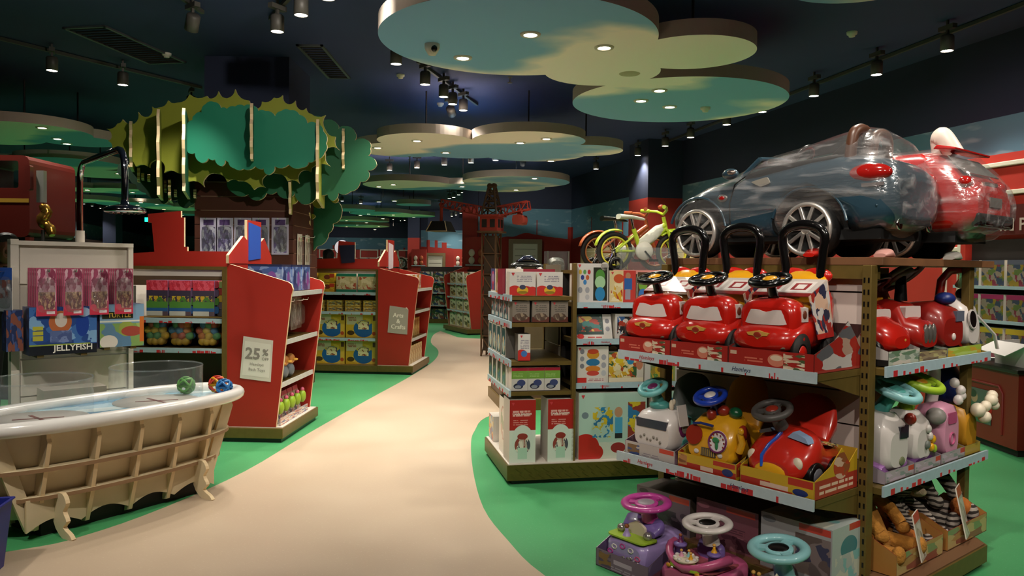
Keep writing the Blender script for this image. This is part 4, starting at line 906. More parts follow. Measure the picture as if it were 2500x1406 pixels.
for i in range(6):
    pbox('toy_box', '%s orange and white pouch box on the craft end bay top' % ORD[i], E2, .17+i*.155, .1, 1.225, .13, .2, .2, art(['#c98a2e', '#d8d0c0'][i % 2], (('n',0,.2,1,.8,6,('#c98a2e','#e8dcc4','#8a4a5a')),)), WHITE, 'pouch boxes on the craft end bay')
    pbox('toy_box', '%s tan craft pouch on the middle of the craft end bay' % ORD[i], E2, .17+i*.155, .12, .505, .14, .15, .27, art('#b08a4a', (('n',0,0,1,1,6,('#b08a4a','#8a6430','#d0b070')),)), yelb, 'tan craft pouches')
    pbox('toy_box', '%s beige craft carton at the foot of the craft end bay' % ORD[i], E2, .17+i*.155, .08, .132, .145, .2, .26, art('#c0a064', (('n',0,0,1,1,4,('#c0a064','#d8c494','#a07a3a')),)), yelb, 'beige cartons at the craft end bay foot')
# --- third gondola, mirrored: its end bay faces the viewer
G3 = Fr(-1.66, 19.25, -66.0)
g3 = thing('figure_gondola', 'far red-ended gondola of cream figure boxes past the craft gondola', 'gondola', G3(0, 0), G3.a)
W3 = 1.59
for x in (.0, W3-.03):
    m = MB(); m.prism([(.1, .13), (-.04, 1.3), (-.02, 1.36), (.5, 1.56), (.62, 1.56), (.62, .13)], x, x+.03, 'yz', 0, 1); m.build('side_panel', [RED, CREAM], g3)
m = MB(); m.box(-.04, -.02, .035, W3+.04, .9, .13); m.build('plinth', GOLD, g3); m = MB(); m.box(0, .02, 0, W3, .86, .036); m.build('plinth_foot', BLACK, g3)
m = MB(); m.box(0.03, .58, .13, W3-.03, .62, 1.5); m.build('back_panel', DARK, g3)
for z in (.52, .84, 1.16): shelf(g3, .03, W3-.03, .06, .58, z, True, texts=False)
figb = art('#cfc0a0', (('n',.05,.1,.95,.95,4,('#cfc0a0','#4a4030','#a8843a','#e0d6bc')),('r',0,.9,.6,1,'#b03a2a')))
for k, z in enumerate((.135, .525, .845, 1.165)):
    for i in range(3):
        pbox('toy_box', '%s cream figure box on the %s shelf of the far gondola' % (ORD[i], ['lowest', 'second', 'third', 'top'][k]), G3, .3+i*.49, .1, z, .42, .2, .28 if k else .34, figb, WHITE, 'cream figure boxes on the far gondola')
# --- dark gondola between craft and figure gondolas
G4 = Fr(-2.6, 21.5, -4.0)
g4 = thing('puzzle_gondola', 'low dark gondola between the craft and figure gondolas', 'gondola', G4(0, 0), G4.a)
m = MB(); m.box(0, .4, .1, 1.5, .44, 1.56); m.build('back_panel', DARK, g4); m = MB(); m.box(-.02, 0, 0, 1.52, .8, .12); m.build('plinth', GOLD, g4)
for z in (.5, .85, 1.15): shelf(g4, 0, 1.5, .02, .4, z, True, texts=False)
for k, z in enumerate((.125, .505, .855, 1.155)):
    for i in range(4):
        pbox('toy_box', '%s puzzle box on the %s shelf of the dark gondola' % (ORD[i], ORD[k]), G4, .2+i*.36, .06, z, .33, .2, .27, art(['#4a5f3a', '#8a8478', '#9a5a4a', '#3c4f86'][k], (('n',0,0,1,1,4,('#4a5f3a','#b8b09a','#7a3a30','#2f3f6a')),)), WHITE, 'puzzle boxes on the dark gondola')
# ================================================================== infant toy gondola in the middle
MG = Fr(-.02, 5.46, 11.6)
mg = thing('infant_toy_gondola', 'gold gondola of infant toy boxes in the middle of the shop', 'gondola', MG(0, 0), MG.a)
TREAD = mat('tread_plate', '#5d5220', .4, .4, var=.1, scale=30)
m = MB(); m.prism([(0, 0), (1.75, 0), (1.75, .95), (.0, .95)], .03, .14, 'xy'); m.build('plinth', TREAD, mg)
m = MB(); m.box(.04, .03, 0, 1.7, .92, .032); m.build('plinth_foot', BLACK, mg)
tr = MB(); tr.box(-.028, -.003, -.005, .028, 0, .005, M=RY(35)); trm = tr.mesh('tread_rib'); trm.materials.append(TREAD)
for i in range(26):
    for k in range(2): link(trm, 'tread_rib', mg, (.05+i*.066+k*.033, 0, .06+k*.045))
m = MB(); m.prism([(.01, .01), (1.74, .01), (1.74, .94), (.01, .94)], .14, .147, 'xy'); m.build('deck', WHITE, mg)
m = MB(); m.box(.475, .03, .147, .505, .075, 1.575); m.build('upright', GOLD, mg, bevel=.003)
m = MB(); m.box(.475, .88, .147, .505, .925, 1.575); m.build('upright', GOLD, mg)
sl = MB(); sl.box(.482, .45, 0, .498, .88, .15); slm = sl.mesh('slat'); slm.materials.append(mat('slat_taupe', '#6f6656', .5))
for k in range(9): link(slm, 'slat', mg, (0, 0, .16+k*.157))
ZE = (.655, .87, 1.145, 1.335)
for z in ZE:      # end shelves: their price strips face the path
    m = MB(); m.box(.03, .04, z-.028, .475, .93, z); s_ = m.build('shelf', GOLD, mg)
    m = MB(); m.box(.014, .04, z-.036, .03, .93, z+.01); st = m.build('price_strip', STRIP, s_)
    q = MB(); rnd = random.Random(int(z*100)); y = .06
    while y < .9:
        q.box(.0125, y, z-.036, .014, y+rnd.choice((.01, .03, .05)), z-.036+rnd.choice((.01, .018, .025))); y += rnd.choice((.06, .1, .16))
    q.build('skyline_print', REDINK, st)['kind'] = 'stuff'
m = MB(); m.box(.505, .44, .147, 1.75, .47, 1.50); m.build('back_panel', DARK, mg)
ZB = (.70, 1.02, 1.285)
for z in ZB: shelf(mg, .51, 1.75, .06, .44, z, True, size=.02)
m = MB(); m.box(.51, .1, 1.50, 1.75, .9, 1.525); m.build('top_board', GOLD, mg)
m = MB(); m.box(.8, .08, 1.50, 1.75, .1, 1.53); m.build('pink_edge', mat('edge_pink', '#c9837a', .5), mg)
MS = MG.sub(0, 0, 0); ME_ = MG.sub(0, .95, -90)     # ME_: end front, x toward the viewer, y into the shelf
def logo(o, x, z, s=.012):
    m = MB(); m.prism([(x-s, z+s*.8), (x-s*.7, z+s), (x+s*.7, z+s), (x+s, z+s*.8), (x, z-s)], -.0015, -.0005, 'xz'); m.build('logo', mat('logo_red', '#c03a40', .5), o)
def lbl(o, txt, size, x, z, m_, b=0.0): text_mesh(txt, size, m_, o, up_text(x, -.0015, z), thick=.0003, bold=b)
whitered = art('#cfc9c4', (('e',.2,.2,.26,.22,'#c0302a'),('e',.62,.2,.3,.2,'#b82c28'),('e',.88,.16,.2,.22,'#c0302a'),('r',0,0,1,.24,'#c0302a'),('e',.5,.22,.22,.17,'#d3a62c'),('e',.5,.35,.12,.1,'#3a3f5a'),('e',.5,.13,.2,.06,'#8a7420'),('t',.28,.58,.86,.86,4,'#8a8490')))
for i, x in enumerate([.11, .31]):
    o = pbox('toy_box', ['white box with a yellow spinning top, nearer the path', 'white box with a yellow spinning top, nearer the gold post'][i], MS, x, .06, 1.34, .19, .12, .17, whitered, WHITE, 'spinning top boxes'); logo(o, -.07, .15)
o = pbox('toy_box', 'long crimson carton lying behind the spinning top boxes', MS, .21, .3, 1.34, .4, .2, .19, art('#8c1f34', (('t',.1,.4,.9,.8,2,'#c0707c'),)), mat('crimson_card', '#8c1f34', .4))
pinkb = art('#3a4676', (('e',.5,.6,.3,.3,'#c83a6a'),('e',.5,.62,.18,.18,'#8a8fb0'),('r',.38,.1,.62,.45,'#c0304f'),('r',0,0,1,.1,'#c8b8a8')))
for i, x in enumerate([.14, .36, .58]):
    pbox('toy_box', ['blue window box with a pink rattle at the far corner of the top shelf', 'beige window box with a green turtle on the top shelf end', 'dark teal window box on the top shelf corner'][i], ME_, x, .03, 1.34, .19, .13, .19, [pinkb, art('#a58a62', (('e',.5,.62,.32,.28,'#7d8044'),('e',.5,.25,.28,.22,'#cfa8a0'),('r',0,0,1,.1,'#c87a3a'))), art('#123f42', (('r',.1,.1,.9,.9,'#0f3437'),('m',.5,.4,.3,.3,5,('#6f9fb0','#c8b08a','#3f6a80')),))][i], WHITE)
shoe = art('#2a3236', (('n',.05,.1,.95,.9,3,('#22282c','#2f7a86','#8a3a3a','#c8c4bc')),))
for i, x in enumerate([.16, .34, .52, .7]):
    pbox('toy_box', '%s dark window box with a teal toy on the second end shelf' % ORD[i], ME_, x, .03, 1.15, .16, .12, .15, shoe, WHITE, 'dark window boxes on the second end shelf')
brownb = art('#7c7268', (('r',0,0,1,.25,'#5a3028'),('m',.5,.25,.4,.18,5,('#5a4a40','#8a7a66','#4a3a30')),('t',.2,.5,.85,.85,4,'#55504a')))
for i, x in enumerate([.1, .245, .385]):
    o = pbox('toy_box', '%s grey-brown carton from the path on the second shelf side' % ORD[i], MS, x, .06, 1.15, .125, .12, .15, brownb, mat('kraft_grey', '#6b6258', .6), 'grey-brown cartons in the middle gondola'); logo(o, -.04, .132, .01)
tealw = art('#cfc9bf', (('r',.1,.08,.9,.92,'#114a4e'),('m',.5,.4,.3,.3,4,('#c8b08a','#8fb0b8','#d8c89a','#3f6a70'))))
for i, x in enumerate([.1, .28, .46, .66]):
    pbox('toy_box', '%s white-framed teal window box on the third end shelf' % ORD[i], ME_, x, .02, .875, .16, .14, .235, tealw, mat('grey_card', '#5f5a54', .6), 'teal window boxes on the third end shelf')
o = pbox('toy_box', 'narrow white box with a blue cube print on the third shelf side', MS, .125, .055, .875, .09, .12, .19, art('#cfc9c4', (('r',0,0,1,.3,'#c0302a'),('e',.3,.3,.4,.12,'#c0302a'),('e',.5,.26,.25,.12,'#3f6fae'),('t',.2,.45,.9,.8,6,'#8a8490'))), mat('grey_card', '#5f5a54', .6)); logo(o, -.02, .172, .009)
darkw = art('#cfc9bf', (('r',.1,.08,.9,.92,'#1c1f1e'),('m',.5,.35,.3,.28,4,('#5a7a4a','#2f6f8a','#3a3f3c','#a8b09a'))))
for i, x in enumerate([.12, .3, .49, .69]):
    pbox('toy_box', '%s white-framed dark window box on the lowest end shelf' % ORD[i], ME_, x, .02, .66, .16, .14, .18, darkw, WHITE, 'dark window boxes on the lowest end shelf')
greenb = art('#c4bfba', (('r',0,.52,1,.86,'#6f9a3e'),('r',0,.86,1,1,'#9c1f34'),('t',.1,.6,.7,.78,3,'#93b56a'),('e',.42,.2,.3,.13,'#23263c'),('e',.6,.34,.26,.14,'#3b4470'),('e',.4,.17,.2,.07,'#8a8e98')))
for i, x in enumerate([.095, .215, .335]):
    pbox('toy_box', '%s green and crimson vehicle box from the path' % ORD[i], MS, x, .055, .66, .118, .12, .165, greenb, WHITE, 'green and crimson vehicle boxes')
candy = art('#cfd6cc', (('r',0,.52,1,1,'#a5241f'),('e',.5,.36,.42,.24,'#c9d4ca'),('t',.12,.74,.8,.86,2,'#d8a49c'),('t',.14,.6,.7,.7,3,'#c87f78'),('m',.5,.28,.3,.14,6,('#8a3a34','#d8cfc0','#4a4a54','#b8a89a')),('r',.32,.06,.68,.24,'#a9c8b4'),('e',.5,.42,.2,.05,'#8a2f2a')))
for i, x in enumerate([.115, .395]):
    o = pbox('toy_box', ['red and white sweet machine box at the path corner of the deck', 'red and white sweet machine box beside the gold post'][i], MS, x, .03, .148, .19, .22, .45, candy, mat('carton_white', '#b8b0a6', .5), 'sweet machine boxes')
    logo(o, -.07, .42, .011); lbl(o, 'Candy Gourmet', .021, -.005, .345, WHITEINK, .0004)
pbox('toy_box', 'tall pale box with flower print facing the path on the deck', ME_, .62, .03, .148, .3, .12, .42, art('#cfc7bd', (('m',.5,.55,.3,.3,5,('#b89a8a','#cfc7bd','#a86a5a','#8a9a7a')),('r',.85,0,1,1,'#a5241f'))), mat('dark_card', '#3a2f2a', .5))
pbox('toy_box', 'small box with yellow and blue print at the far deck corner', ME_, .12, .03, .148, .2, .12, .2, art('#a8b0a4', (('n',0,0,1,1,4,('#c9a02e','#2f6f9a','#a83a2a','#a8b0a4')),)), WHITE)
# side bay stock
o = pbox('toy_box', 'white stacking pods box with a green bottle window', MS, .635, .075, 1.29, .235, .2, .285, art('#cbc6c2', (('r',.52,.05,.97,.9,'#2a2c22'),('e',.74,.68,.15,.17,'#4f8a3a'),('e',.74,.52,.17,.16,'#9fc69a'),('e',.74,.22,.16,.18,'#2f7fb0'),('e',.1,.78,.05,.06,'#c9a83a'),('e',.24,.78,.05,.06,'#5f9a5a'),('e',.38,.78,.05,.06,'#b8303a'),('e',.17,.64,.055,.065,'#33408a'),('e',.33,.64,.055,.065,'#c0603a'),('e',.25,.52,.055,.065,'#3f7fb8'),('e',.1,.32,.07,.08,'#8a8a90'),('e',.33,.32,.07,.08,'#9a9aa0'),('e',.33,.14,.07,.07,'#b0aeb0'))), WHITE); logo(o, -.1, .265, .012)
m = MB(); m.lathe([(0,-.002),(.03,-.002),(.03,0)], 18, M=T(.09, 0, .265) @ RX(90)); m.build('round_tag', WHITE, o)
kidb = art('#cdb98a', (('e',.35,.75,.2,.14,'#b8502a'),('n',.05,.05,.5,.6,5,('#cdb98a','#c89a2a','#a83a2a','#d8cba4')),('r',.52,0,1,1,'#b53a34'),('e',.7,.84,.1,.1,'#a8765a'),('r',.56,.4,.86,.76,'#2f5a9a'),('r',.6,.1,.8,.42,'#8f8a96')))
o = pbox('toy_box', 'cream and red box showing a child in blue', MS, .865, .075, 1.29, .2, .18, .235, kidb, WHITE); logo(o, -.08, .215, .01)
o = pbox('toy_box', 'brown window box with an orange and a blue monster cup', MS, 1.11, .075, 1.29, .26, .18, .225, art('#4a3826', (('e',.16,.6,.13,.22,'#6f9a3a'),('e',.16,.26,.13,.2,'#3a6fb0'),('e',.5,.72,.17,.18,'#d07a28'),('e',.5,.25,.18,.22,'#4a5f9a'),('r',.82,0,1,1,'#b8b0a6'),('e',.9,.8,.06,.1,'#5f9a5a'))), WHITE)
o = pbox('toy_box', 'dark green window box leaning on the second side shelf', MS, .66, .08, 1.025, .27, .08, .185, art('#1c3a34', (('n',.08,.3,.72,.92,5,('#1c3a34','#a03a2a','#c8a84a','#2f6f6a')),('r',.76,0,1,1,'#c4c0ba'),('r',0,0,1,.17,'#c8c2ba'),('t',.3,.04,.7,.13,1,'#b83a34'),('e',.1,.1,.1,.1,'#c0302a'),('e',.88,.72,.06,.1,'#6a6a72'),('e',.88,.4,.06,.1,'#8a8a92'))), WHITE, tilt=-18)
o = pbox('toy_box', 'white box with black and red print beside the leaning window box', MS, .9, .1, 1.025, .16, .1, .18, art('#c4beb8', (('n',.1,.2,.9,.9,5,('#26262a','#c4beb8','#3a5a8a','#a03a2a')),)), WHITE)
o = pbox('toy_box', 'white box with a stacked robot toy print on the third side shelf', MS, .645, .075, .705, .235, .14, .265, art('#cfc8c0', (('e',.5,.78,.2,.13,'#c08a2e'),('e',.5,.86,.18,.07,'#b5452a'),('e',.5,.56,.22,.1,'#2f6f9a'),('e',.5,.38,.24,.09,'#c87a2e'),('e',.5,.26,.2,.07,'#c0453a'),('e',.15,.86,.07,.07,'#77777f'),('e',.15,.66,.07,.07,'#8a8a90'),('e',.15,.46,.07,.07,'#77777f'),('e',.85,.7,.08,.08,'#9a9aa2'),('e',.85,.48,.08,.08,'#9a9aa2'),('e',.85,.26,.08,.08,'#b0b0b6'),('r',0,0,.3,.14,'#c0302a'),('t',.35,.05,.85,.13,2,'#a87070'))), WHITE); logo(o, -.1, .245, .011)
o = pbox('toy_box', 'yellow and cream racing set box in the middle of the third side shelf', MS, .905, .085, .705, .27, .12, .22, art('#cbbd8e', (('n',0,.15,1,1,6,('#cbbd8e','#c9a02e','#3a5a3a','#d8cca4','#a84a2a')),('e',.62,.7,.1,.12,'#2f7fae'),('e',.3,.72,.12,.1,'#c9b02e'),('r',.8,0,1,1,'#c4bbb0'),('e',.88,.6,.1,.2,'#b5765a'),('r',0,0,1,.14,'#d8d0b4'))), WHITE)
o = pbox('toy_box', 'white and green gears box on the third side shelf, farther on', MS, 1.19, .085, .705, .28, .12, .25, art('#8f9a5a', (('n',.15,.05,.8,.95,6,('#a08a3a','#5f8a4a','#c9a43a','#7f8a5a')),('e',.42,.35,.14,.16,'#c9a52e'),('e',.42,.35,.07,.08,'#7a5a2a'),('e',.45,.72,.1,.11,'#8fb0c0'),('e',.68,.25,.1,.11,'#7f9ab0'),('r',0,0,.16,1,'#c9c4be'),('r',.86,0,1,1,'#c0bcb6'))), WHITE)
o = pbox('toy_box', 'dark brown box with two headlamp prints behind the racing set box', MS, .9, .22, .705, .26, .1, .275, art('#3a1a12', (('e',.3,.85,.12,.07,'#c8a890'),('e',.7,.85,.12,.07,'#c8a890'))), DARK)
o = pbox('toy_box', 'big pale teal marble run box with a red corner on the deck', MS, .80, .06, .148, .52, .14, .485, art('#a9c4b8', (('n',0,0,1,.25,1.6,('#c4cabc','#bcc8ba')),('e',.1,.18,.2,.2,'#b0241f'),('e',.24,.1,.12,.12,'#b0241f'),('r',0,0,.12,.3,'#b0241f'),('n',.2,.32,.5,.78,9,('#a9c4b8','#2f7fae','#c9b02e','#2f6f9a','#a9c4b8')),('e',.58,.7,.06,.08,'#b58a6a'),('r',.53,.38,.64,.62,'#4a9ac0'),('r',.53,.3,.64,.38,'#2a2a2e'),('n',.72,.2,.98,.85,7,('#a9c4b8','#c9b02e','#2f6f9a','#8a3a2e')),('e',.58,.16,.11,.08,'#8c2a2a'),('e',.09,.66,.05,.05,'#6f8088'))), WHITE); logo(o, -.23, .455, .014)
o = pbox('toy_box', 'pale teal marble run box partly behind the ride-on shelf', MS, 1.36, .06, .148, .5, .14, .485, art('#a9c4b8', (('n',.1,.2,.9,.9,5,('#a9c4b8','#c9b02e','#2f6f9a','#8a3a2e')),)), WHITE)
# bicycles on top of the middle gondola
def bicycle(fr, x, y, z, ang, c, label, full=True):
    t = thing('child_bicycle', label, 'bicycle', fr(x, y, z), fr.a+ang)
    R = .165; fx, rx = .27, -.27
    TY_ = mat('bike_tyre', '#15130f', .7); SPK = mat('spoke', '#c8c0b0', .3, .8)
    for nm, X in (('rear_wheel', rx), ('front_wheel', fx)):
        m = MB(); m.torus(R-.02, .02, n=32, m=8, M=T(X, 0, R) @ RX(90)); wl = m.build(nm, TY_, t)
        m = MB(); m.torus(R-.045, .009, n=32, m=6, M=T(X, 0, R) @ RX(90), flat=2.0); m.build('rim', c[1], wl)
        m = MB(); m.lathe([(.0,-.03),(.022,-.03),(.022,.03),(0,.03)], 12, M=T(X, 0, R) @ RX(90)); m.build('hub', CHROME, wl)
        for k in range(12):
            a = k*PI/6; s_ = MB(); s_.tube([(X, 0, R), (X+(R-.045)*math.cos(a), .0, R+(R-.045)*math.sin(a))], .0022, 4); s_.build('spoke', SPK, wl)
    head, seat, bb = Vector((.19, 0, .40)), Vector((-.1, 0, .36)), Vector((-.03, 0, .17))
    m = MB(); m.tube([head, bb+Vector((.0,0,.08))], .024, 10); m.tube([head-Vector((0,0,.03)), bb], .02, 10); m.tube([bb, seat], .02, 10)
    for s in (-.035, .035):
        m.tube([bb, (rx, s, R)], .012, 8); m.tube([seat-Vector((0,0,.06)), (rx, s, R)], .012, 8)
        m.tube([(.2, s, .36), (fx, s, R)], .013, 8)
    m.tube([(.205, 0, .35), (.175, 0, .47)], .017, 8); m.build('frame', c[0], t)
    m = MB(); m.tube([seat, seat+Vector((-.02,0,.09))], .013, 8); m.build('seat_post', CHROME, t)
    m = MB(); m.sect([(-.24, .06, .43, .475, 2.5), (-.2, .07, .43, .47), (-.12, .05, .435, .465), (-.03, .025, .425, .45), (0, .015, .425, .44)], 14, M=T(0,0,.01) @ Matrix(((0,1,0,0),(1,0,0,0),(0,0,1,0),(0,0,0,1)))); m.build('saddle', c[2], t)
    m = MB(); m.tube([(.11, -.19, .53), (.16, -.1, .52), (.175, 0, .49), (.16, .1, .52), (.11, .19, .53)], .012, 8); hb = m.build('handlebar', c[0], t)
    for s in (-1, 1): m = MB(); m.tube([(.12, s*.17, .53), (.07, s*.24, .535)], .017, 8); m.build('grip', c[0], hb)
    def guard(X, a0, a1, nm):
        m = MB(); pts = [math.radians(a0+(a1-a0)*k/8) for k in range(9)]
        m.rings([[(X+(R+.015)*math.cos(a), -.03, R+(R+.015)*math.sin(a)), (X+(R+.028)*math.cos(a), 0, R+(R+.028)*math.sin(a)), (X+(R+.015)*math.cos(a), .03, R+(R+.015)*math.sin(a))] for a in pts], 0, True, False, False); m.build(nm, c[0], t, solid=.004)
    guard(rx, 70, 165, 'rear_mudguard'); guard(fx, 20, 130, 'front_mudguard')
    m = MB(); m.lathe([(.0,-.012),(.075,-.012),(.082,0),(.075,.012),(0,.012)], 20, M=T(-.02, -.05, .17) @ RX(90)); cg = m.build('chain_guard', mat('guard_white', '#d8d4c4', .4), t)
    m = MB(); m.bar((-.02, -.065, .17), (.05, -.07, .09), .012); m.box(.02, -.12, .08, .08, -.06, .1); m.build('crank', BLACK, cg)
    if full:
        m = MB(); m.sect([(-.06, .02, .2, .26), (0, .05, .2, .31), (.1, .045, .26, .39), (.17, .02, .34, .41)], 12, M=Matrix(((0,1,0,0),(1,0,0,0),(0,0,1,0),(0,0,0,1)))); m.build('foam_wrap', mat('wrap_white', '#d9d8c8', .6, bump=.6, scale=30), t)
        m = MB(); m.box(.2, -.06, .27, .235, .06, .4, M=RY(8)); m.build('number_plate', c[0], t)
        m = MB(); m.ell((.19, .08, .56), .03, .03, .022); m.build('bell', mat('bell_orange', '#b04a2a', .3), t)
    for s in (-1, 1):
        m = MB(); m.torus(.05, .018, n=20, m=8, M=T(rx-.02, s*.09, .05) @ RX(90)); tw = m.build('training_wheel', BLACK, t)
        m = MB(); m.bar((rx, s*.02, R), (rx-.02, s*.09, .05), .012); m.build('training_arm', CHROME, tw)
    return t
LIMEB = mat('lime_enamel', '#b9cf34', .3, coat=.5); ORB = mat('orange_enamel', '#a8542a', .3, coat=.4)
b1_ = bicycle(MG, 1.09, .24, 1.525, 2, (LIMEB, mat('lime_rim', '#cfc83a', .4), mat('saddle_white', '#d8dccc', .5)), 'lime green child bicycle with training wheels on the middle gondola')
b1_.scale = (.88, .88, .88)
b2_ = bicycle(MG, 1.09, .62, 1.525, 2, (ORB, mat('orange_rim', '#b06a3a', .4), BLACK), 'orange child bicycle behind the lime green one', False); b2_.scale = (.9, .9, .9)
m = MB(); m.box(0, 0, 0, .48, .006, .17); m.box(0, .0, 0, .006, .12, .17); m.box(0, .115, 0, .48, .12, .17)
tag(m.build('acrylic_barrier', CLEAR), 'clear acrylic guard in front of the lime bicycle', 'acrylic guard', loc=MG(.86, .1, 1.53), rz=MG.a)
# ================================================================== ride-on gondola at the right
UA = math.degrees(math.atan2(-.775, .632))            # long side: x runs toward the viewer
RO = Vector((1.655, 3.60))
RA = Fr(RO.x, RO.y, UA)                                # x<0 goes away along the long side, y into the gondola
RB = Fr(RO.x, RO.y, UA+90)                             # end bay: x runs away to the right, y into the gondola
rg = thing('ride_on_gondola', 'gold gondola with ride-on toys and two wrapped cars on its wooden top', 'gondola', RA(0, 0), RA.a)
LA, LB = 1.17, 1.30
SLW = mat('slat_pinkish_white', '#c9b8b0', .45)
sl = MB(); sl.box(-LA, .072, 0, -.02, .092, .152); slm = sl.mesh('slat'); slm.materials.append(SLW)
for k in range(9): link(slm, 'slat', rg, (0, 0, .16+k*.16))
m = MB(); m.box(-LA, .092, .1, -.02, .105, 1.56); m.build('back_board', mat('slot_dark', '#2a2018', .7), rg)
m = MB(); m.box(-LA, .02, 1.50, .0, .1, 1.565); m.build('top_fascia', GOLD, rg)
def post(x, y, nm='upright'):
    m = MB(); m.box(x-.022, y-.03, .0, x+.022, y+.03, 1.565); p = m.build(nm, GOLD, rg, bevel=.003); return p
p1 = post(0, 0); post(-LA-.02, 0); post(0, 1.12, 'upright')
so = MB(); so.box(-.014, -.0315, -.012, -.006, -.0295, .012); so.box(.006, -.0315, -.012, .014, -.0295, .012)
som = so.mesh('post_slot'); som.materials.append(BLACK)
for k in range(26): q = link(som, 'post_slot', p1, (0, 0, .12+k*.055)); q['kind'] = 'stuff'
WOODT = mat('top_board_wood', '#6e4a30', .5, var=.25, scale=5)
m = MB(); m.box(-LA-.05, .018, 1.565, .05, LB+.05, 1.602); m.build('top_board', WOODT, rg, bevel=.002)
m = MB(); m.prism([(-LA, -.30), (.02, -.30), (.02, 0), (.2, 0), (.2, .92), (.12, 1.0), (-LA, 1.0)], .03, .116, 'xy'); m.build('plinth', GOLD, rg)
m = MB(); m.prism([(-LA+.03, -.27), (0, -.27), (0, .03), (.17, .03), (.17, .89), (-LA+.03, .95)], 0, .032, 'xy'); m.build('plinth_foot', BLACK, rg)
m = MB(); m.prism([(-LA, -.29), (.01, -.29), (.01, .01), (.19, .01), (.19, .91), (.11, .99), (-LA, .99)], .116, .123, 'xy'); m.build('deck', mat('deck_brown', '#6b4c34', .5), rg)
SB = mat('strip_card_bright', '#aebcc2', .35, var=.04, scale=30)
for z in (1.085, .53):
    m = MB(); m.prism([(-LA, -.40), (-.02, -.40), (-.02, .07), (-LA, .07)], z-.03, z, 'xy'); s_ = m.build('shelf', GOLD, rg)
    strip_on(s_, -LA, -.015, z+.012, -.43, h=.05, light=SB, size=.03)
    for x in (-LA+.01, -.035):
        m = MB(); m.prism([(-.40, z-.03), (-.01, z-.03), (-.01, z-.13), (-.06, z-.12)], x, x+.012, 'yz'); m.build('shelf_bracket', GOLD, s_)
    # end bay shelf (drawn in the gondola frame: its front faces +x)
    m = MB(); m.box(-.5, .035, z-.03, .06, LB-.03, z); s2 = m.build('shelf', GOLD, rg)
    m = MB(); m.box(.06, .035, z-.038, .072, LB-.03, z+.012); st = m.build('price_strip', STRIP, s2)
    q = MB(); y = .1; rnd = random.Random(5)
    while y < LB-.1: q.box(.072, y, z-.038, .0732, y+rnd.choice((.02, .04)), z-.038+rnd.choice((.01, .02, .028))); y += rnd.choice((.06, .1, .2))
    q.build('skyline_print', REDINK, st)['kind'] = 'stuff'
m = MB(); m.box(-.55, .035, 1.2, -.52, LB, 1.56); m.build('end_back_panel', GOLD, rg)
# ------------------------------------------------------------------ trays
def tray(fr, x, y, z, w_, d_, h0, h1, mats, label, group=None, txt=None):
    """open printed carton tray: low lip in front, sides rising to the back"""
    t = thing('display_tray', label, 'tray', fr(x, y, z), fr.a, group)
    m = MB(); m.box(-w_/2, 0, 0, w_/2, d_, .004, 1); m.build('tray_floor', mats, t)
    m = MB(); m.box(-w_/2, 0, .0, w_/2, .004, h0, 1, front=0); lip = m.build('lip', mats, t)
    for s in (-1, 1):
        pr = [(0, 0), (d_, 0), (d_, h1*.9), (d_*.8, h1*.62), (d_*.62, h1), (d_*.35, h0*1.6), (0, h0)]
        m = MB(); m.prism(pr, s*w_/2-.002, s*w_/2+.002, 'yz', 0 if len(mats) < 3 else 2, 1); m.build('side_flap', mats, t)
    m = MB(); m.box(-w_/2, d_-.004, 0, w_/2, d_, h1*.9, 1); m.build('back_flap', mats, t)
    if txt: text_mesh(txt[0], txt[1], txt[2], lip, up_text(txt[3], -.001, txt[4]), thick=.0003)
    return t
def wheel(t, x, y, z, r, w_, tyre, hub, nm='wheel', spokes=0):
    m = MB(); m.lathe([(.0,-w_/2),(r*.7,-w_/2),(r*.95,-w_/2*.9),(r,-w_/2*.6),(r,w_/2*.6),(r*.95,w_/2*.9),(r*.7,w_/2),(0,w_/2)], 24, M=T(x, y, z) @ RY(90)); wl = m.build(nm, tyre, t)
    m = MB(); m.lathe([(0,-w_/2-.006),(r*.55,-w_/2-.004),(r*.62,-w_/2),(r*.62,w_/2),(r*.55,w_/2+.004),(0,w_/2+.006)], 20, M=T(x, y, z) @ RY(90)); m.build('hub', hub, wl); return wl
def steering(t, c, R, r, tilt, rim, hub, col, base, hubr=.42, spokes=2):
    """wheel on a column: c centre, tilt back in degrees"""
    M = T(*c) @ RX(tilt)
    m = MB(); m.torus(R, r, n=36, m=12, M=M); sw = m.build('steering_wheel', rim, t)
    for k in range(3):
        a = math.radians(90+120*k); mm = MB(); mm.box(0, -r*.9, -r*.35, R, r*.9, r*.35, M=M @ RZ(math.degrees(a))); mm.build('spoke', rim, sw)
    m = MB(); m.lathe([(0,-.012),(R*hubr*1.35,-.012),(R*hubr*1.35,.004),(R*hubr*1.2,.008),(0,.008)], 24, M=M); m.build('wheel_boss', rim, sw)
    m = MB(); m.ell((0,0,.006), R*hubr, R*hubr, .012, 20, 8, M=M); m.build('horn_button', hub, sw)
    m = MB(); m.tube([c, base], [r*1.5, r*2.0], 14); m.build('steering_column', col, t)
    return sw
GLOSS = dict(coat=.8)
CARRED = mat('toy_red', '#b81c12', .25, coat=.8); SEATY = mat('toy_yellow', '#d89a14', .28, coat=.6); GLB = mat('gloss_black', '#0b0a0a', .18, coat=.6)
PALE = mat('windscreen_pale', '#c9bdb8', .3); GOLDB = mat('badge_gold', '#c79a4a', .3); BADGER = mat('badge_red', '#8c2a1c', .3)
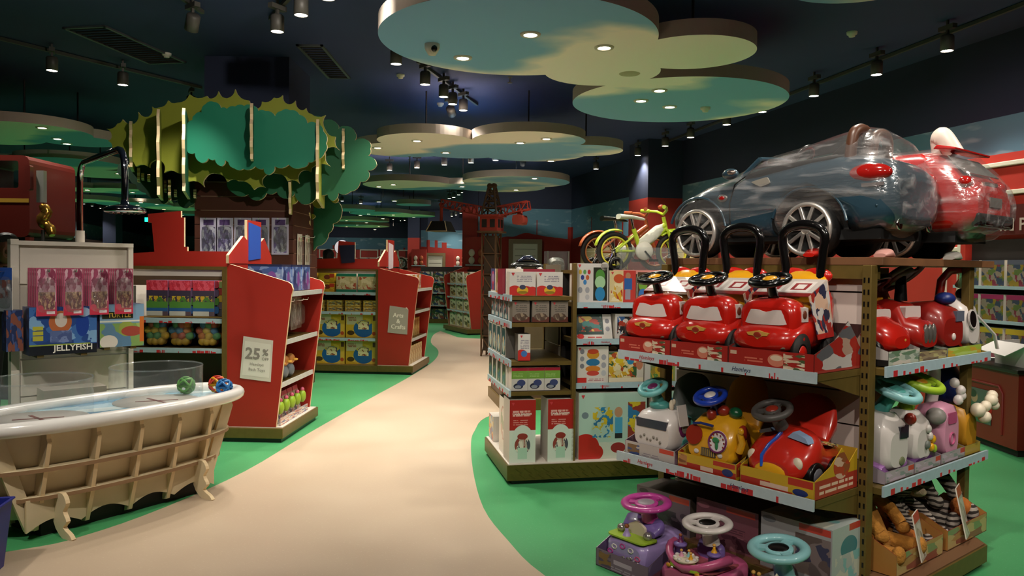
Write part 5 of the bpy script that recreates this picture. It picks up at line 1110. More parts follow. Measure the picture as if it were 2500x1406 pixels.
# ------------------------------------------------------------------ three red push cars, top shelf
def push_car(fr, x, y, z, label):
    t = thing('push_car', label, 'ride-on car', fr(x, y, z), fr.a, 'red push cars on the top shelf')
    K = .5
    secs = [(.0,.07,.085,.13,2.2),(.012,.125,.07,.155,2.4),(.04,.16,.06,.175,2.6),(.08,.174,.055,.186,2.8),(.12,.178,.055,.2,2.8),(.16,.174,.055,.22,2.8),(.24,.165,.055,.24,2.8),(.30,.16,.055,.24,2.8),(.36,.168,.055,.27,2.8),(.41,.17,.06,.34,2.6),(.45,.16,.08,.39,2.4),(.478,.11,.12,.34,2.2)]
    m = MB(); m.sect(secs, 32); m.build('body', CARRED, t)
    # cab block behind the bonnet with a pale wrap-round windscreen set into it
    cab = [(.072,.125,.12,.262,4),(.08,.142,.11,.285,3.8),(.105,.15,.11,.30,3.4),(.16,.152,.11,.308,3.2),(.20,.147,.12,.305,3),(.235,.12,.15,.28,2.6)]
    m = MB(); m.sect(cab, 32); m.build('cab', CARRED, t)
    m = MB(); vs = []
    for k in range(15):
        a = -.132+.264*k/14; q = (a/.132)**2; yy = .062+.016*q**1.5
        vs += [(a, yy, .184+.016*q**3), (a, yy+.006, .252-.006*q**2-.012*math.exp(-(a/.03)**2)), (a, .1, .252-.006*q**2), (a, .1, .184)]
    m.add(vs, [f for k in range(14) for f in ((4*k, 4*k+4, 4*k+5, 4*k+1), (4*k+1, 4*k+5, 4*k+6, 4*k+2), (4*k+3, 4*k+7, 4*k+4, 4*k))]); m.build('windscreen', PALE, t)
    # winged badge on the nose
    bd = [(-.06,.15),(-.05,.137),(-.025,.136),(0,.12),(.025,.136),(.05,.137),(.06,.15),(.03,.154),(0,.16),(-.03,.154)]
    m = MB(); m.prism(bd, -.003, .035, 'xz'); m.build('badge', GOLDB, t)
    m = MB(); m.ell((0,-.003,.14), .022, .004, .013, 16, 8); m.build('badge_centre', BADGER, t)
    for s in (-1, 1):
        m = MB(); m.prism([(s*.13,.2),(s*.155,.2),(s*.153,.262),(s*.135,.268)], .14, .2, 'xz'); m.build('side_window', PALE, t)
        m = MB(); m.ell((s*.154,.165,.232), .006, .02, .02, 14, 8); m.build('side_lamp', mat('lamp_brown', '#6a3424', .3), t)
        m = MB(); m.ell((s*.105,.035,.092), .03, .022, .014, 14, 8); m.build('headlight', mat('headlight', '#8a7a68', .2), t)
        for yy in (.11, .4): wheel(t, s*.155, yy, .062, .06, .045, BLACK, CARRED)
        for yy in (.11, .4): m = MB(); m.lathe([(.0,-.012),(.075,-.012),(.078,.012),(0,.012)], 24, M=T(s*.165, yy, .075) @ RY(90)); m.build('wheel_arch', DARK, t)
    m = MB(); m.sect([(.22,.125,.235,.262,3),(.27,.125,.235,.272,3),(.36,.13,.24,.30,3),(.40,.14,.25,.385,2.8),(.425,.14,.28,.428,2.6),(.437,.12,.29,.425,2.4)], 24); m.build('seat', SEATY, t)
    for s in (-1, 1): m = MB(); m.ell((s*.065,.447,.405), .085, .028, .04); m.build('backrest_lobe', CARRED, t)
    steering(t, (0, .105, .385), .094, .0135, 15, GLB, SEATY, GLB, (0, .145, .3), .4)
    pth = [(-.09,.435,.33),(-.097,.43,.45),(-.115,.425,.56),(-.11,.42,.605),(-.075,.42,.635),(0,.42,.648),(.075,.42,.635),(.11,.42,.605),(.115,.425,.56),(.097,.43,.45),(.09,.435,.33)]
    m = MB(); m.tube([tuple(v) for v in smooth(pth, 3)], .0215, 12, flat=1.1); m.build('push_handle', GLB, t)
    # printed card sleeve laid over the seat
    sl_ = art('#b9b0aa', (('r',0,.0,1,.18,'#7a1a18'),('r',.08,.25,.42,.85,'#d2ccc6'),('r',.14,.35,.36,.75,'#8c2a2c'),('r',.2,.42,.3,.68,'#d2ccc6'),('r',.5,.25,.9,.85,'#d2ccc6'),('r',.56,.35,.84,.75,'#8c2a2c'),('r',.62,.42,.78,.68,'#d2ccc6')))
    m = MB(); m.add([(-.15,.2,.314),(.15,.2,.314),(.158,.37,.39),(-.158,.37,.39)], [(0,1,2,3)], 0, uv=[[(0,0),(1,0),(1,1),(0,1)]]); m.build('card_sleeve', sl_, t, solid=.003)
    sd = art('#bdb6b2', (('n',.0,.1,1,1,4,('#bdb6b2','#2a2c44','#9c2a24','#c8a48c')),('r',0,0,1,.12,'#a5241f')))
    for s in (-1, 1):
        v = [(s*.152,.2,.313),(s*.16,.37,.388),(s*.184,.4,.13),(s*.184,.24,.12)]; f = (0,1,2,3) if s > 0 else (3,2,1,0)
        m = MB(); m.add(v, [f], 0, uv=[[(0,1),(1,1),(1,0),(0,0)]]); m.build('sleeve_side', sd, t, solid=.003)
    return t
trayred = [art('#9c2620', (('r',.02,.62,.1,.82,'#c8a890'),('t',.2,.3,.42,.6,2,'#c86a58'),('e',.58,.5,.1,.34,'#c87a64'),('e',.58,.62,.07,.15,'#d8c0a8'),('n',.66,.1,.9,.9,5,('#c8b49a','#4a5a3a','#d8c8b0','#9c2620')))), art('#3a2422'), art('#9c3a30', (('n',0,.05,1,1,3,('#5a5a5e','#9c2620','#a88a7a','#b8b0ac')),))]
for i, (x, w_, xc) in enumerate([(-.99, .35, -1.01), (-.64, .345, -.665), (-.245, .435, -.315)]):
    tray(RA, x, -.425, 1.088, w_, .46, .085, .22, trayred, '%s red printed tray of the push cars, counted from the far end' % ORD[i], 'trays of the push cars')
    push_car(RA, xc, -.415, 1.094, ['red push car farthest from the gold post, top shelf', 'middle red push car with yellow seat, top shelf', 'red push car nearest the gold post, top shelf'][i]).scale = (.97, .88, 1.03)
# ------------------------------------------------------------------ second shelf
WHP = mat('toy_white', '#cfc6c2', .3, coat=.5); TEAL = mat('toy_teal', '#6cb4b4', .35, coat=.4); TEALD = mat('toy_teal_deep', '#4f9a94', .4); PURP = mat('toy_plum', '#6a2456', .35)
YEL = mat('toy_yellow_deep', '#d59a1a', .3, coat=.5); BLU = mat('toy_blue', '#1b3aa6', .28, coat=.6); BLUD = mat('toy_navy', '#1c2a6a', .4); GRNP = mat('toy_green_deep', '#0f4a2c', .3, coat=.5)
GREYP = mat('toy_grey', '#4a4644', .45); OCH = mat('toy_ochre', '#b9801c', .4); CRMP = mat('toy_cream', '#cfc2ac', .4); DKGREEN = mat('toy_dark_green', '#2c3f36', .5)
zs2 = .534
def body(t, secs, m_, nm='body', n=28): b = MB(); b.sect(secs, n); return b.build(nm, m_, t)
# white and teal
trA = [art('#b3a9a4', (('n',.05,.05,.3,.8,4,('#7a5a3a','#b3a9a4','#3a4a7a')),('r',.7,.62,.98,.95,'#c0402e'),('t',.35,.1,.7,.4,2,'#8a8088'))), art('#7a6a72'), art('#7a5a66', (('n',0,0,1,1,4,('#7a5a66','#8a7080','#5a4450')),))]
tray(RA, -.965, -.40, zs2, .34, .37, .07, .15, trA, 'pale printed tray under the white and teal ride-on', None)
t = thing('ride_on_toy', 'white and teal ride-on with a teal steering wheel, middle shelf', 'ride-on car', RA(-.965, -.385, zs2+.006), RA.a)
body(t, [(0,.115,.05,.19,3.4),(.012,.128,.035,.215,3.6),(.05,.135,.03,.245,3.6),(.11,.138,.03,.258,3.4),(.17,.13,.04,.235,3),(.2,.11,.06,.2,3)], WHP)
body(t, [(.09,.142,.03,.13,2.4),(.14,.15,.03,.2,2.6),(.22,.15,.03,.21,2.6),(.3,.145,.04,.19,2.6),(.36,.12,.06,.17,2.4)], TEALD, 'chassis')
m = MB(); m.prism([(-.1,.155),(.1,.155),(.105,.2),(-.105,.2)], .0, .02, 'xz', M=T(0,-.004,0)); m.build('windscreen', mat('screen_dark', '#3a3a4a', .15, coat=.8), t)
for s in (-1, 1):
    m = MB(); m.ell((s*.135,.1,.165), .01, .04, .05, 18, 10); m.build('side_panel', PURP, t)
    m = MB(); m.ell((s*.143,.1,.165), .006, .026, .03, 18, 10); m.build('panel_face', mat('face_grey', '#8a8a80', .4), t)
    wheel(t, s*.14, .26, .075, .075, .04, mat('tyre_pale', '#8a8080', .5), WHP)
    m = MB(); m.torus(.085, .014, n=28, m=8, M=T(s*.14, .26, .078) @ RY(90)); m.build('wheel_arch', TEAL, t)
m = MB(); m.ell((-.03,.1,.262), .06, .05, .03); m.build('dash', TEALD, t)
m = MB(); m.ell((.06,.09,.275), .014, .014, .03); m.ell((.075,.09,.295), .01, .01, .016); m.build('lever_figure', CRMP, t)
body(t, [(.2,.12,.16,.2,3),(.3,.125,.16,.21,3),(.34,.125,.17,.4,3),(.37,.1,.2,.42,3)], DKGREEN, 'seat_back')
for k in range(7):
    a = k*.9; m = MB(); m.ell((-.07+k*.022,-.004+.002*(k%2), .1+.012*math.sin(a*2)), .008, .004, .008, 8, 6); m.build('flower_print', mat('print_grey', '#8a8278', .5), t)
steering(t, (-.045, .06, .36), .07, .0155, 28, TEAL, PURP, TEALD, (-.03, .1, .27), .42)
# yellow truck
trB = [art('#c09a22', (('r',.0,.0,1,.42,'#a5281c'),('r',.4,.12,.62,.4,'#d8b8a4'),('r',.62,.65,.98,.95,'#b03020'),('e',.86,.35,.09,.24,'#1f2f6a'),('n',0,.2,.16,.9,4,('#b07a4a','#c8a43a','#7a4a2a')))), art('#b8922a'), art('#b8921f', (('n',0,.1,1,.9,3,('#b8921f','#a83a22','#c8a84a')),))]
tray(RA, -.60, -.40, zs2, .345, .37, .075, .15, trB, 'yellow printed tray under the yellow ride-on', None)
t = thing('ride_on_toy', 'yellow ride-on with clock face and blue steering wheel, middle shelf', 'ride-on car', RA(-.60, -.385, zs2+.006), RA.a)
body(t, [(0,.12,.05,.17,3),(.015,.135,.03,.21,3.2),(.05,.14,.025,.255,3.2),(.1,.14,.03,.285,3),(.15,.13,.03,.29,3),(.2,.125,.03,.24,3),(.3,.125,.04,.2,3),(.36,.1,.06,.18,3)], YEL)
body(t, [(-.012,.10,.025,.055,3),(0,.13,.02,.06,3),(.05,.15,.02,.06,3)], BLUD, 'bumper')
m = MB(); m.lathe([(0,-.006),(.046,-.006),(.05,.004)], 28, M=T(-.085,.0,.17) @ RX(78)); m.build('red_dial', BADGER, t)
m = MB(); m.lathe([(0,-.006),(.052,-.006),(.056,.004)], 28, M=T(.055,.002,.155) @ RX(78)); ck = m.build('clock_face', mat('clock_white', '#d8cfcf', .4), t)
m = MB(); m.torus(.05, .005, n=28, m=6, M=T(.055,-.004,.155) @ RX(78)); m.build('clock_ring', PURP, ck)
m = MB(); m.ell((.05,-.01,.165), .02, .005, .014); m.ell((.055,-.01,.14), .009, .005, .024); m.build('clock_pointer', mat('ptr_green', '#2f7a4a', .4), ck)
for k in range(12): m = MB(); m.ell((.055+.04*math.sin(k*PI/6),-.007,.155+.04*math.cos(k*PI/6)), .005, .002, .005, 6, 4); m.build('clock_mark', BADGER, ck)
m = MB(); m.prism([(-.045,.075),(.045,.075),(.04,.115),(-.04,.115)], -.004, .01, 'xz'); gr = m.build('grille', GREYP, t)
for k in range(7): m = MB(); m.box(-.038+k*.0125-.002,-.008,.078,-.038+k*.0125+.002,-.003,.112); m.build('grille_bar', mat('brass', '#a88a4a', .4), gr)
for s in (-1, 1): m = MB(); m.ell((s*.07,-.002,.09), .015, .006, .012); m.build('headlight', WHP, t)
m = MB(); m.tube([(-.09,-.002,.225),(-.04,-.008,.235),(.03,-.006,.23)], .007, 8); m.build('blue_trim', BLUD, t)
m = MB(); m.ell((.02,.09,.295), .035, .03, .028); m.build('red_roller', BADGER, t); m = MB(); m.ell((.085,.1,.29), .035, .03, .03); m.build('green_dome', GRNP, t); m = MB(); m.ell((-.02,.05,.275), .025, .025, .03); m.build('red_knob', BADGER, t)
m = MB(); m.ell((.135,.09,.2), .02, .035, .04); m.build('red_side_pod', BADGER, t)
m = MB(); m.tube([(.15,.04,.12),(.175,.03,.17),(.165,.02,.215)], [.02,.018,.014], 10); m.ell((.175,.015,.225), .016, .012, .018); m.build('handset', YEL, t)
m = MB(); m.box(-.16,.03,.22,-.155,.1,.33, M=RY(-12)); m.build('hang_tag', WHP, t)
body(t, [(.26,.12,.17,.22,3),(.33,.12,.18,.44,2.6),(.36,.1,.2,.46,2.6)], OCH, 'seat_back')
m = MB(); m.lathe([(0,-.004),(.014,-.004),(.014,.004)], 12, M=T(0,.33,.39) @ RX(90)); m.build('seat_hole', DARK, t)
for s in (-1, 1): wheel(t, s*.13, .28, .06, .06, .04, BLACK, BADGER)
steering(t, (-.03, .05, .365), .073, .015, 25, BLU, WHP, BLUD, (-.01, .1, .28), .42)
# red car with yellow grille
trC = [art('#c09a22', (('r',.0,.0,.42,.45,'#a5281c'),('r',.28,.12,.66,.38,'#d8b8a4'),('r',.66,.55,.98,.95,'#b03020'),('e',.82,.22,.1,.2,'#1f2f6a'),('r',.4,0,.72,.12,'#a5281c'))), art('#b8922a'), art('#b8921f', (('r',0,0,1,.4,'#a03024'),('t',.1,.08,.9,.34,2,'#d8b49c'),('m',.62,.6,.2,.3,5,('#8a4a2a','#c8a48c','#3a2a2a','#a83a22'))))]
tray(RA, -.215, -.40, zs2, .375, .37, .08, .2, trC, 'yellow printed tray under the red round ride-on car', None)
t = thing('ride_on_toy', 'round red ride-on car with yellow grille and dark steering wheel', 'ride-on car', RA(-.25, -.39, zs2+.006), RA.a)
REDB = mat('toy_red_warm', '#b8261a', .25, coat=.8)
body(t, [(0,.09,.04,.12,2.2),(.015,.125,.03,.155,2.4),(.05,.15,.025,.195,2.5),(.1,.16,.025,.225,2.5),(.15,.16,.025,.26,2.6),(.19,.15,.03,.265,2.6),(.24,.145,.03,.2,2.6),(.33,.15,.03,.2,2.6),(.37,.12,.05,.17,2.4)], REDB, n=36)
m = MB(); m.ell((-.005,.012,.075), .095, .022, .045, 24, 10); g_ = m.build('grille', YEL, t)
for s in (-1, 1):
    m = MB(); m.ell((s*.115,.03,.125), .026, .016, .03, 18, 10); m.build('headlight', CRMP, t)
    wheel(t, s*.15, .11, .065, .065, .045, BLACK, mat('hub_grey', '#5a5a60', .4)); wheel(t, s*.15, .3, .065, .065, .045, BLACK, mat('hub_grey', '#5a5a60', .4))
m = MB(); m.tube([(-.045,-.002,.09),(-.05,.005,.14),(-.035,.035,.185),(-.02,.075,.215),(-.015,.11,.24)], .012, 10, flat=.6); m.build('blue_pipe', mat('pipe_blue', '#1f4fae', .25, coat=.6), t)
m = MB(); m.prism([(.03,.228),(.135,.21),(.12,.235),(.06,.256)], .085, .14, 'xz'); m.build('windscreen', mat('screen_blue', '#8aa0c0', .25), t)
m = MB(); m.prism([(-.05,.24),(-.11,.222),(-.12,.235),(-.06,.256)], .085, .13, 'xz'); m.build('windscreen', mat('screen_blue', '#8aa0c0', .25), t)
body(t, [(.26,.13,.17,.22,3),(.33,.14,.18,.38,2.6),(.365,.12,.2,.40,2.6)], REDB, 'seat_back')
steering(t, (-.035, .06, .345), .08, .0165, 22, GREYP, BADGER, GREYP, (-.02, .12, .26), .38)
m = MB(); m.box(.03,.17,.24,.15,.27,.256, M=RX(-14)); m.build('picture_card', art('#b8a24a', (('n',0,0,1,1,4,('#b8a24a','#2a2a2e','#a83a2a','#c8b890')),)), t)
# ------------------------------------------------------------------ lowest level: three boxes and three ride-ons standing on the deck
zd = .123
bxA = art('#6a5a64', (('r',.62,.82,.98,.97,'#b8402e'),('e',.14,.88,.09,.07,'#3a2f38'),('r',.2,.35,.75,.55,'#3f3440'),('n',.05,.05,.95,.4,4,('#4a3f4a','#6a5a64','#3a2f3a')),('e',.88,.5,.06,.08,'#4a3f48')))
bxB = art('#7a4a54', (('r',.5,.84,.95,.97,'#b5402e'),('e',.12,.86,.1,.07,'#a86a78'),('t',.1,.4,.8,.55,3,'#5a343e'),('n',.05,.05,.95,.35,4,('#6a3f4a','#8a5a64','#4a2a34'))))
bxC = art('#9a9a9c', (('r',.55,.86,.98,.98,'#b83a2e'),('e',.12,.9,.1,.06,'#6a7078'),('n',.5,.1,.98,.8,3,('#5a4a48','#7a6a6a','#3a3a54','#8a7a72')),('r',.05,.1,.45,.6,'#6a6f78')))
DKTOP = mat('carton_dark', '#4a4038', .6)  # dark brown for the tops and sides of two cartons
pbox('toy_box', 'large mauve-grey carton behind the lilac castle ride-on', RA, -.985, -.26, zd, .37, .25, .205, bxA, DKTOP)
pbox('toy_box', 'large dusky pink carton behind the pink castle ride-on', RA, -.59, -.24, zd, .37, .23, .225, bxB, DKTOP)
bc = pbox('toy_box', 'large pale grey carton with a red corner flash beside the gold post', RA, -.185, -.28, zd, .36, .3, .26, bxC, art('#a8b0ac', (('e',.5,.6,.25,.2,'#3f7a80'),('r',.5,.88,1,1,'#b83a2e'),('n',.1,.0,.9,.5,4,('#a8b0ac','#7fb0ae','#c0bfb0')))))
LIL = mat('toy_lilac', '#9a86bc', .3, coat=.5); LILD = mat('toy_lilac_deep', '#6f5a9a', .35, coat=.4); MAG = mat('toy_magenta', '#b03a8a', .3, coat=.5); LIME = mat('toy_lime', '#93b02e', .4); PINK = mat('toy_pink', '#b8527c', .3, coat=.5); PINKL = mat('toy_pink_light', '#c98aa4', .35); ROSEF = mat('toy_rose_floor', '#a05058', .4); PALT = mat('toy_pale_teal', '#86bcc0', .35, coat=.4); SILV = mat('silver_gem', '#a8a49c', .2, .7)
def figure(t, x, y, z, dress, hair, s=1.0):
    m = MB(); m.lathe([(.016*s,0),(.012*s,.012*s),(.006*s,.028*s),(.007*s,.036*s),(.004*s,.04*s)], 12, M=T(x, y, z)); f = m.build('doll', dress, t)
    m = MB(); m.ell((x, y, z+.05*s), .009*s, .009*s, .011*s, 10, 7); m.build('doll_hair', hair, f)
HAIR1 = mat('hair_auburn', '#8a4a24', .5); HAIR2 = mat('hair_fair', '#c9964a', .5)
yd = -.40
FLOOR_TOYS = []
tray(RA, -.895, -.68, 0.001, .35, .36, .09, .1, [art('#7a5a72', (('n',.05,.1,.3,.95,4,('#8a5a3a','#7a5a72','#5a3a5a')),('r',.35,.45,.7,.7,'#b89ab0'),('t',.3,.1,.9,.35,2,'#a88aa0'))), art('#4a3844'), art('#6a5a7a')], 'plum printed tray under the lilac castle ride-on', None)
t = thing('ride_on_toy', 'lilac castle ride-on with a magenta steering wheel', 'ride-on car', RA(-.895, -.66, .006), RA.a); t.scale = (1.1, 1.05, .74)
body(t, [(0,.095,.05,.2,3.4),(.012,.112,.04,.225,3.6),(.05,.125,.035,.232,3.6),(.12,.13,.035,.235,3.4),(.2,.135,.04,.25,3),(.28,.13,.05,.26,3),(.32,.1,.08,.24,3)], LIL)
m = MB(); m.prism(rounded([(-.11,-.004),(.11,-.004),(.118,.11),(-.118,.11)], .03), .23, .24, 'xy'); m.build('lime_ledge', LIME, t)
body(t, [(.1,.1,.235,.29,3),(.14,.11,.235,.36,3),(.17,.1,.235,.36,3)], LILD, 'castle_back')
m = MB(); m.prism(rounded([(-.05,.24),(.05,.24),(.05,.3),(0,.335),(-.05,.3)], .012), .085, .1, 'xz'); m.build('castle_gate', CRMP, t)
for s in (-1, 1): m = MB(); m.ell((s*.08,.07,.262), .022, .02, .03); m.build('silver_bush', SILV, t)
figure(t, -.02, .04, .24, LIL, HAIR1, 1.3)
rr = random.Random(2)
for k in range(16): m = MB(); q = .009+.005*rr.random(); m.ell((-.035+rr.random()*.08, -.002, .07+rr.random()*.05), q, .006, q, 7, 5); m.build('gem', SILV, t)
for (gx, gz, c) in [(-.06,.16,WHP),(.04,.17,WHP),(-.01,.18,MAG),(.08,.13,PINK),(-.085,.12,MAG),(.07,.1,WHP)]: m = MB(); m.torus(.014, .004, n=18, m=6, M=T(gx,-.001,gz) @ RX(86)); m.build('swirl', c, t)
for s in (-1, 1): wheel(t, s*.125, .22, .06, .06, .05, MAG, LIL)
steering(t, (.02, .13, .455), .1, .021, 8, MAG, mat('horn_grey', '#8a8088', .4), MAG, (.03, .15, .33), .42)
tray(RA, -.525, -.68, 0.001, .36, .36, .05, .09, [art('#8a5a66', (('t',.1,.2,.9,.7,2,'#b88a96'),)), art('#4a3040'), art('#7a4a56')], 'pink printed tray under the pink castle ride-on', None)
t = thing('ride_on_toy', 'pink castle ride-on with a white steering wheel and cake', 'ride-on car', RA(-.525, -.66, .006), RA.a); t.scale = (1.1, 1.05, .76)
body(t, [(0,.1,.05,.15,3),(.012,.125,.035,.17,3.2),(.05,.145,.03,.175,3.2),(.15,.155,.03,.18,3),(.25,.155,.035,.2,3),(.31,.12,.06,.19,3)], PINK)
# hollow bow rim rising to the back
rim = []
for k in range(13):
    a = PI*(k/12); rim.append((-.145*math.cos(a), .13-.13*math.sin(a), .18+.075*abs(math.cos(a))**1.5))
m = MB(); m.tube(rim, .018, 10, flat=1.6); m.build('bow_rim', PINK, t)
m = MB(); m.prism(rounded([(-.12,.02),(.12,.02),(.13,.25),(-.13,.25)], .05), .176, .184, 'xy'); m.build('cockpit_floor', ROSEF, t)
m = MB(); m.prism(rounded([(-.075,-.012),(.075,-.012),(.08,.06),(-.08,.06)], .03), .18, .196, 'xy'); m.build('lime_ledge', LIME, t)
m = MB(); m.lathe([(0,.196),(.03,.197),(.05,.222),(.056,.23),(.05,.238),(0,.24)], 22, M=T(-.01,.03,0)); ck = m.build('cake', CRMP, t)
for k in range(8): m = MB(); m.ell((-.01+.046*math.cos(k*PI/4),.03+.046*math.sin(k*PI/4),.24), .01, .01, .008, 8, 5); m.build('icing', WHP, ck)
figure(t, -.03, .025, .238, PINKL, HAIR2, .75); figure(t, -.005, .045, .238, PALT, HAIR2, .75); figure(t, .02, .025, .238, YEL, HAIR2, .75)
for s, yy in ((-1, .09), (1, .1)):
    m = MB(); m.lathe([(.026,.18),(.024,.26),(.03,.264),(.03,.28),(.022,.282),(.02,.286),(0,.287)], 16, M=T(s*.085, yy, 0)); tw = m.build('turret', LILD, t)
    figure(t, s*.085, yy, .285, YEL if s > 0 else PURP, HAIR2 if s > 0 else HAIR1, .9)
body(t, [(.18,.06,.18,.28,3),(.2,.07,.18,.3,3),(.22,.06,.18,.29,3)], LILD, 'castle_arch')
for s, c in ((-1, 'a'), (1, 'b')): m = MB(); m.ell((s*.075+.0,-.005,.175), .013, .008, .013); m.build('flower_stud', OCH, t)
m = MB(); m.torus(.02, .008, n=5, m=6, M=T(.157,.1,.13) @ RY(90)); m.build('flower_sticker', LIME, t)
for s in (-1, 1): wheel(t, s*.14, .22, .055, .055, .05, PINKL, PINK)
steering(t, (.02, .14, .43), .092, .019, 8, WHP, BLACK, WHP, (.03, .16, .3), .42)
t = thing('ride_on_toy', 'white and blue castle ride-on with a pale teal wheel', 'ride-on car', RA(-.1, -.66, .006), RA.a); t.scale = (1.1, 1.05, .86)
body(t, [(0,.095,.05,.16,3),(.012,.12,.035,.18,3.2),(.06,.14,.03,.19,3.2),(.15,.15,.03,.2,3),(.25,.14,.04,.2,3),(.29,.11,.06,.18,3)], WHP)
m = MB(); m.sect([(.005,.085,.16,.2,2.6),(.03,.1,.17,.235,2.6),(.09,.1,.17,.215,2.6)], 20); m.build('blue_cave', BLU, t)
m = MB(); m.lathe([(.03,.18),(.022,.23),(.012,.27),(0,.29)], 6, M=T(.03,.04,0)); m.build('ice_peak', CRMP, t)
m = MB(); m.lathe([(.04,.18),(.025,.22),(.01,.25),(0,.26)], 6, M=T(.085,.05,0)); m.build('ice_peak', WHP, t)
figure(t, -.06, .02, .215, BADGER, HAIR2, 1.0); figure(t, -.035, .02, .215, TEAL, HAIR2, 1.0)
m = MB(); m.box(-.03,.0,.19,.02,.012,.235); m.build('teal_door', TEAL, t)
for s in (-1, 1): wheel(t, s*.13, .2, .055, .055, .05, BLU, WHP)
steering(t, (0, .1, .385), .1, .0215, 10, PALT, BLACK, PALT, (.02, .13, .21), .42)
# ------------------------------------------------------------------ end bay stock: x runs away to the right, y into the gondola
z1, z2 = 1.089, .534
g = art('#8a8f84', (('n',0,0,1,1,3,('#5f7a5f','#a8b0a0','#7a8a7a','#c0b8ac')),))
blk = art('#b0a8a4', (('r',0,0,1,.2,'#1a1818'),('e',.5,.3,.3,.14,'#1a1818')))
tray(RB, .28, -.04, z1, .33, .34, .07, .15, [g, art('#3a3430'), blk], 'white and green tray under the red car with side windows', None)
tray(RB, .60, -.04, z1, .33, .34, .05, .1, [art('#8a7a5a', (('n',0,0,1,1,3,('#8a7a5a','#a8a06a','#6a5a4a')),)), art('#3a3430'), g], 'tan tray under the red truck ride-on', None)
tray(RB, 1.0, -.04, z1, .44, .34, .05, .1, [art('#9aa03a', (('n',0,0,1,1,2.5,('#9ab03a','#c09a2e','#a8c060')),)), art('#3a3430'), g], 'lime green tray under the fire engine ride-on', None)
def bay_car(x, z, label, secs, m_, sc=1.0):
    t = thing('ride_on_toy', label, 'ride-on car', RB(x, -.03, z+.006), RB.a); body(t, secs, m_); return t
t = bay_car(.28, z1, 'red ride-on car with grey side windows, first in the end bay', [(0,.08,.07,.13,2.4),(.015,.115,.05,.165,2.6),(.06,.14,.045,.195,2.6),(.1,.145,.045,.21,2.8),(.13,.14,.045,.27,3),(.19,.135,.045,.3,3),(.26,.14,.045,.29,3),(.31,.12,.06,.25,2.6)], CARRED)
m = MB(); m.prism(rounded([(-.1,.205),(.1,.205),(.095,.255),(-.095,.255)], .02), .1, .13, 'xz', M=T(0,.005,0)); m.build('windscreen', PALE, t)
for s in (-1, 1):
    m = MB(); m.prism(rounded([(.17,.2),(.27,.2),(.255,.26),(.17,.26)], .012), s*.133, s*.143, 'yz'); m.build('side_window', mat('window_grey', '#6a6660', .3), t)
    wheel(t, s*.13, .09, .06, .058, .04, BLACK, GREYP); wheel(t, s*.13, .25, .06, .058, .04, BLACK, GREYP)
m = MB(); m.ell((.03,.005,.11), .02, .006, .012); m.build('badge', GOLDB, t)
for s in (-1, 1): m = MB(); m.ell((s*.08,.03,.09), .025, .014, .014); m.build('headlight', PALE, t)
steering(t, (0, .17, .37), .1, .014, -30, BLACK, GREYP, BLACK, (0, .17, .28), .4)
body(t, [(.24,.1,.28,.3,3),(.3,.11,.28,.45,2.6),(.33,.09,.3,.46,2.6)], mat('seat_brown', '#3a2018', .5), 'seat_back')
t = bay_car(.58, z1, 'red truck ride-on with a grey ribbed grille in the end bay', [(0,.09,.06,.15,2.6),(.02,.12,.05,.19,2.8),(.08,.13,.045,.2,3),(.12,.125,.045,.28,3.2),(.2,.125,.045,.3,3.2),(.28,.12,.05,.29,3)], mat('toy_red_deep', '#9c1c14', .28, coat=.6))
m = MB(); m.prism(rounded([(-.09,.205),(.09,.205),(.085,.265),(-.085,.265)], .01), .085, .12, 'xz'); m.build('windscreen', PALE, t)
for k in range(3): m = MB(); m.ell((-.045+k*.045,.002,.13), .02, .014, .05); m.build('grille_rib', mat('rib_grey', '#6f6a66', .25, .5), t)
steering(t, (0, .15, .42), .12, .016, -38, mat('wheel_grey', '#55504e', .35), WHP, BLACK, (0, .15, .29), .42)
body(t, [(.24,.1,.25,.3,3),(.3,.12,.25,.44,2.6),(.33,.1,.28,.45,2.6)], OCH, 'seat_back')
t = bay_car(.87, z1, 'deep red fire engine ride-on with a grey window plate', [(0,.12,.05,.2,3.2),(.02,.14,.04,.25,3.4),(.1,.145,.04,.29,3.4),(.2,.14,.045,.28,3.2),(.3,.12,.05,.24,3)], mat('toy_red_dull', '#861a14', .35, coat=.4))
m = MB(); m.prism([(.02,.18),(.12,.18),(.12,.235),(.02,.235)], -.005, .03, 'xz'); m.build('window_plate', mat('plate_slate', '#5a5f70', .4), t)
m = MB(); m.ell((.03,.06,.3), .06, .05, .035); m.build('blue_siren', BLUD, t)
m = MB(); m.ell((.0,.0,.1), .02, .01, .02); m.build('headlight', PALE, t)
t = bay_car(1.14, z1, 'white ride-on with a round black porthole and red push bar', [(0,.075,.05,.2,2.4),(.02,.1,.04,.26,2.6),(.08,.115,.035,.3,2.6),(.18,.115,.035,.3,2.6),(.26,.09,.06,.25,2.4)], WHP)
m = MB(); m.lathe([(0,-.004),(.05,-.004),(.055,.006)], 24, M=T(-.03,.0,.185) @ RX(84)); m.build('porthole', BLACK, t)
m = MB(); m.torus(.05, .006, n=24, m=6, M=T(-.03,-.002,.185) @ RX(84)); m.build('porthole_ring', WHP, t)
m = MB(); m.ell((.05,.08,.32), .04, .04, .035); m.build('black_cap', BLACK, t)
m = MB(); m.sect([(.04,.09,.03,.06,2.4),(.16,.115,.03,.06,2.4)], 16); m.build('red_base', CARRED, t)
m = MB(); m.tube([(-.02,.18,.29),(-.04,.16,.4),(-.08,.1,.45),(.0,.06,.46),(.12,.1,.41),(.16,.14,.37)], .022, 10, flat=1.4); m.build('push_bar', CARRED, t)
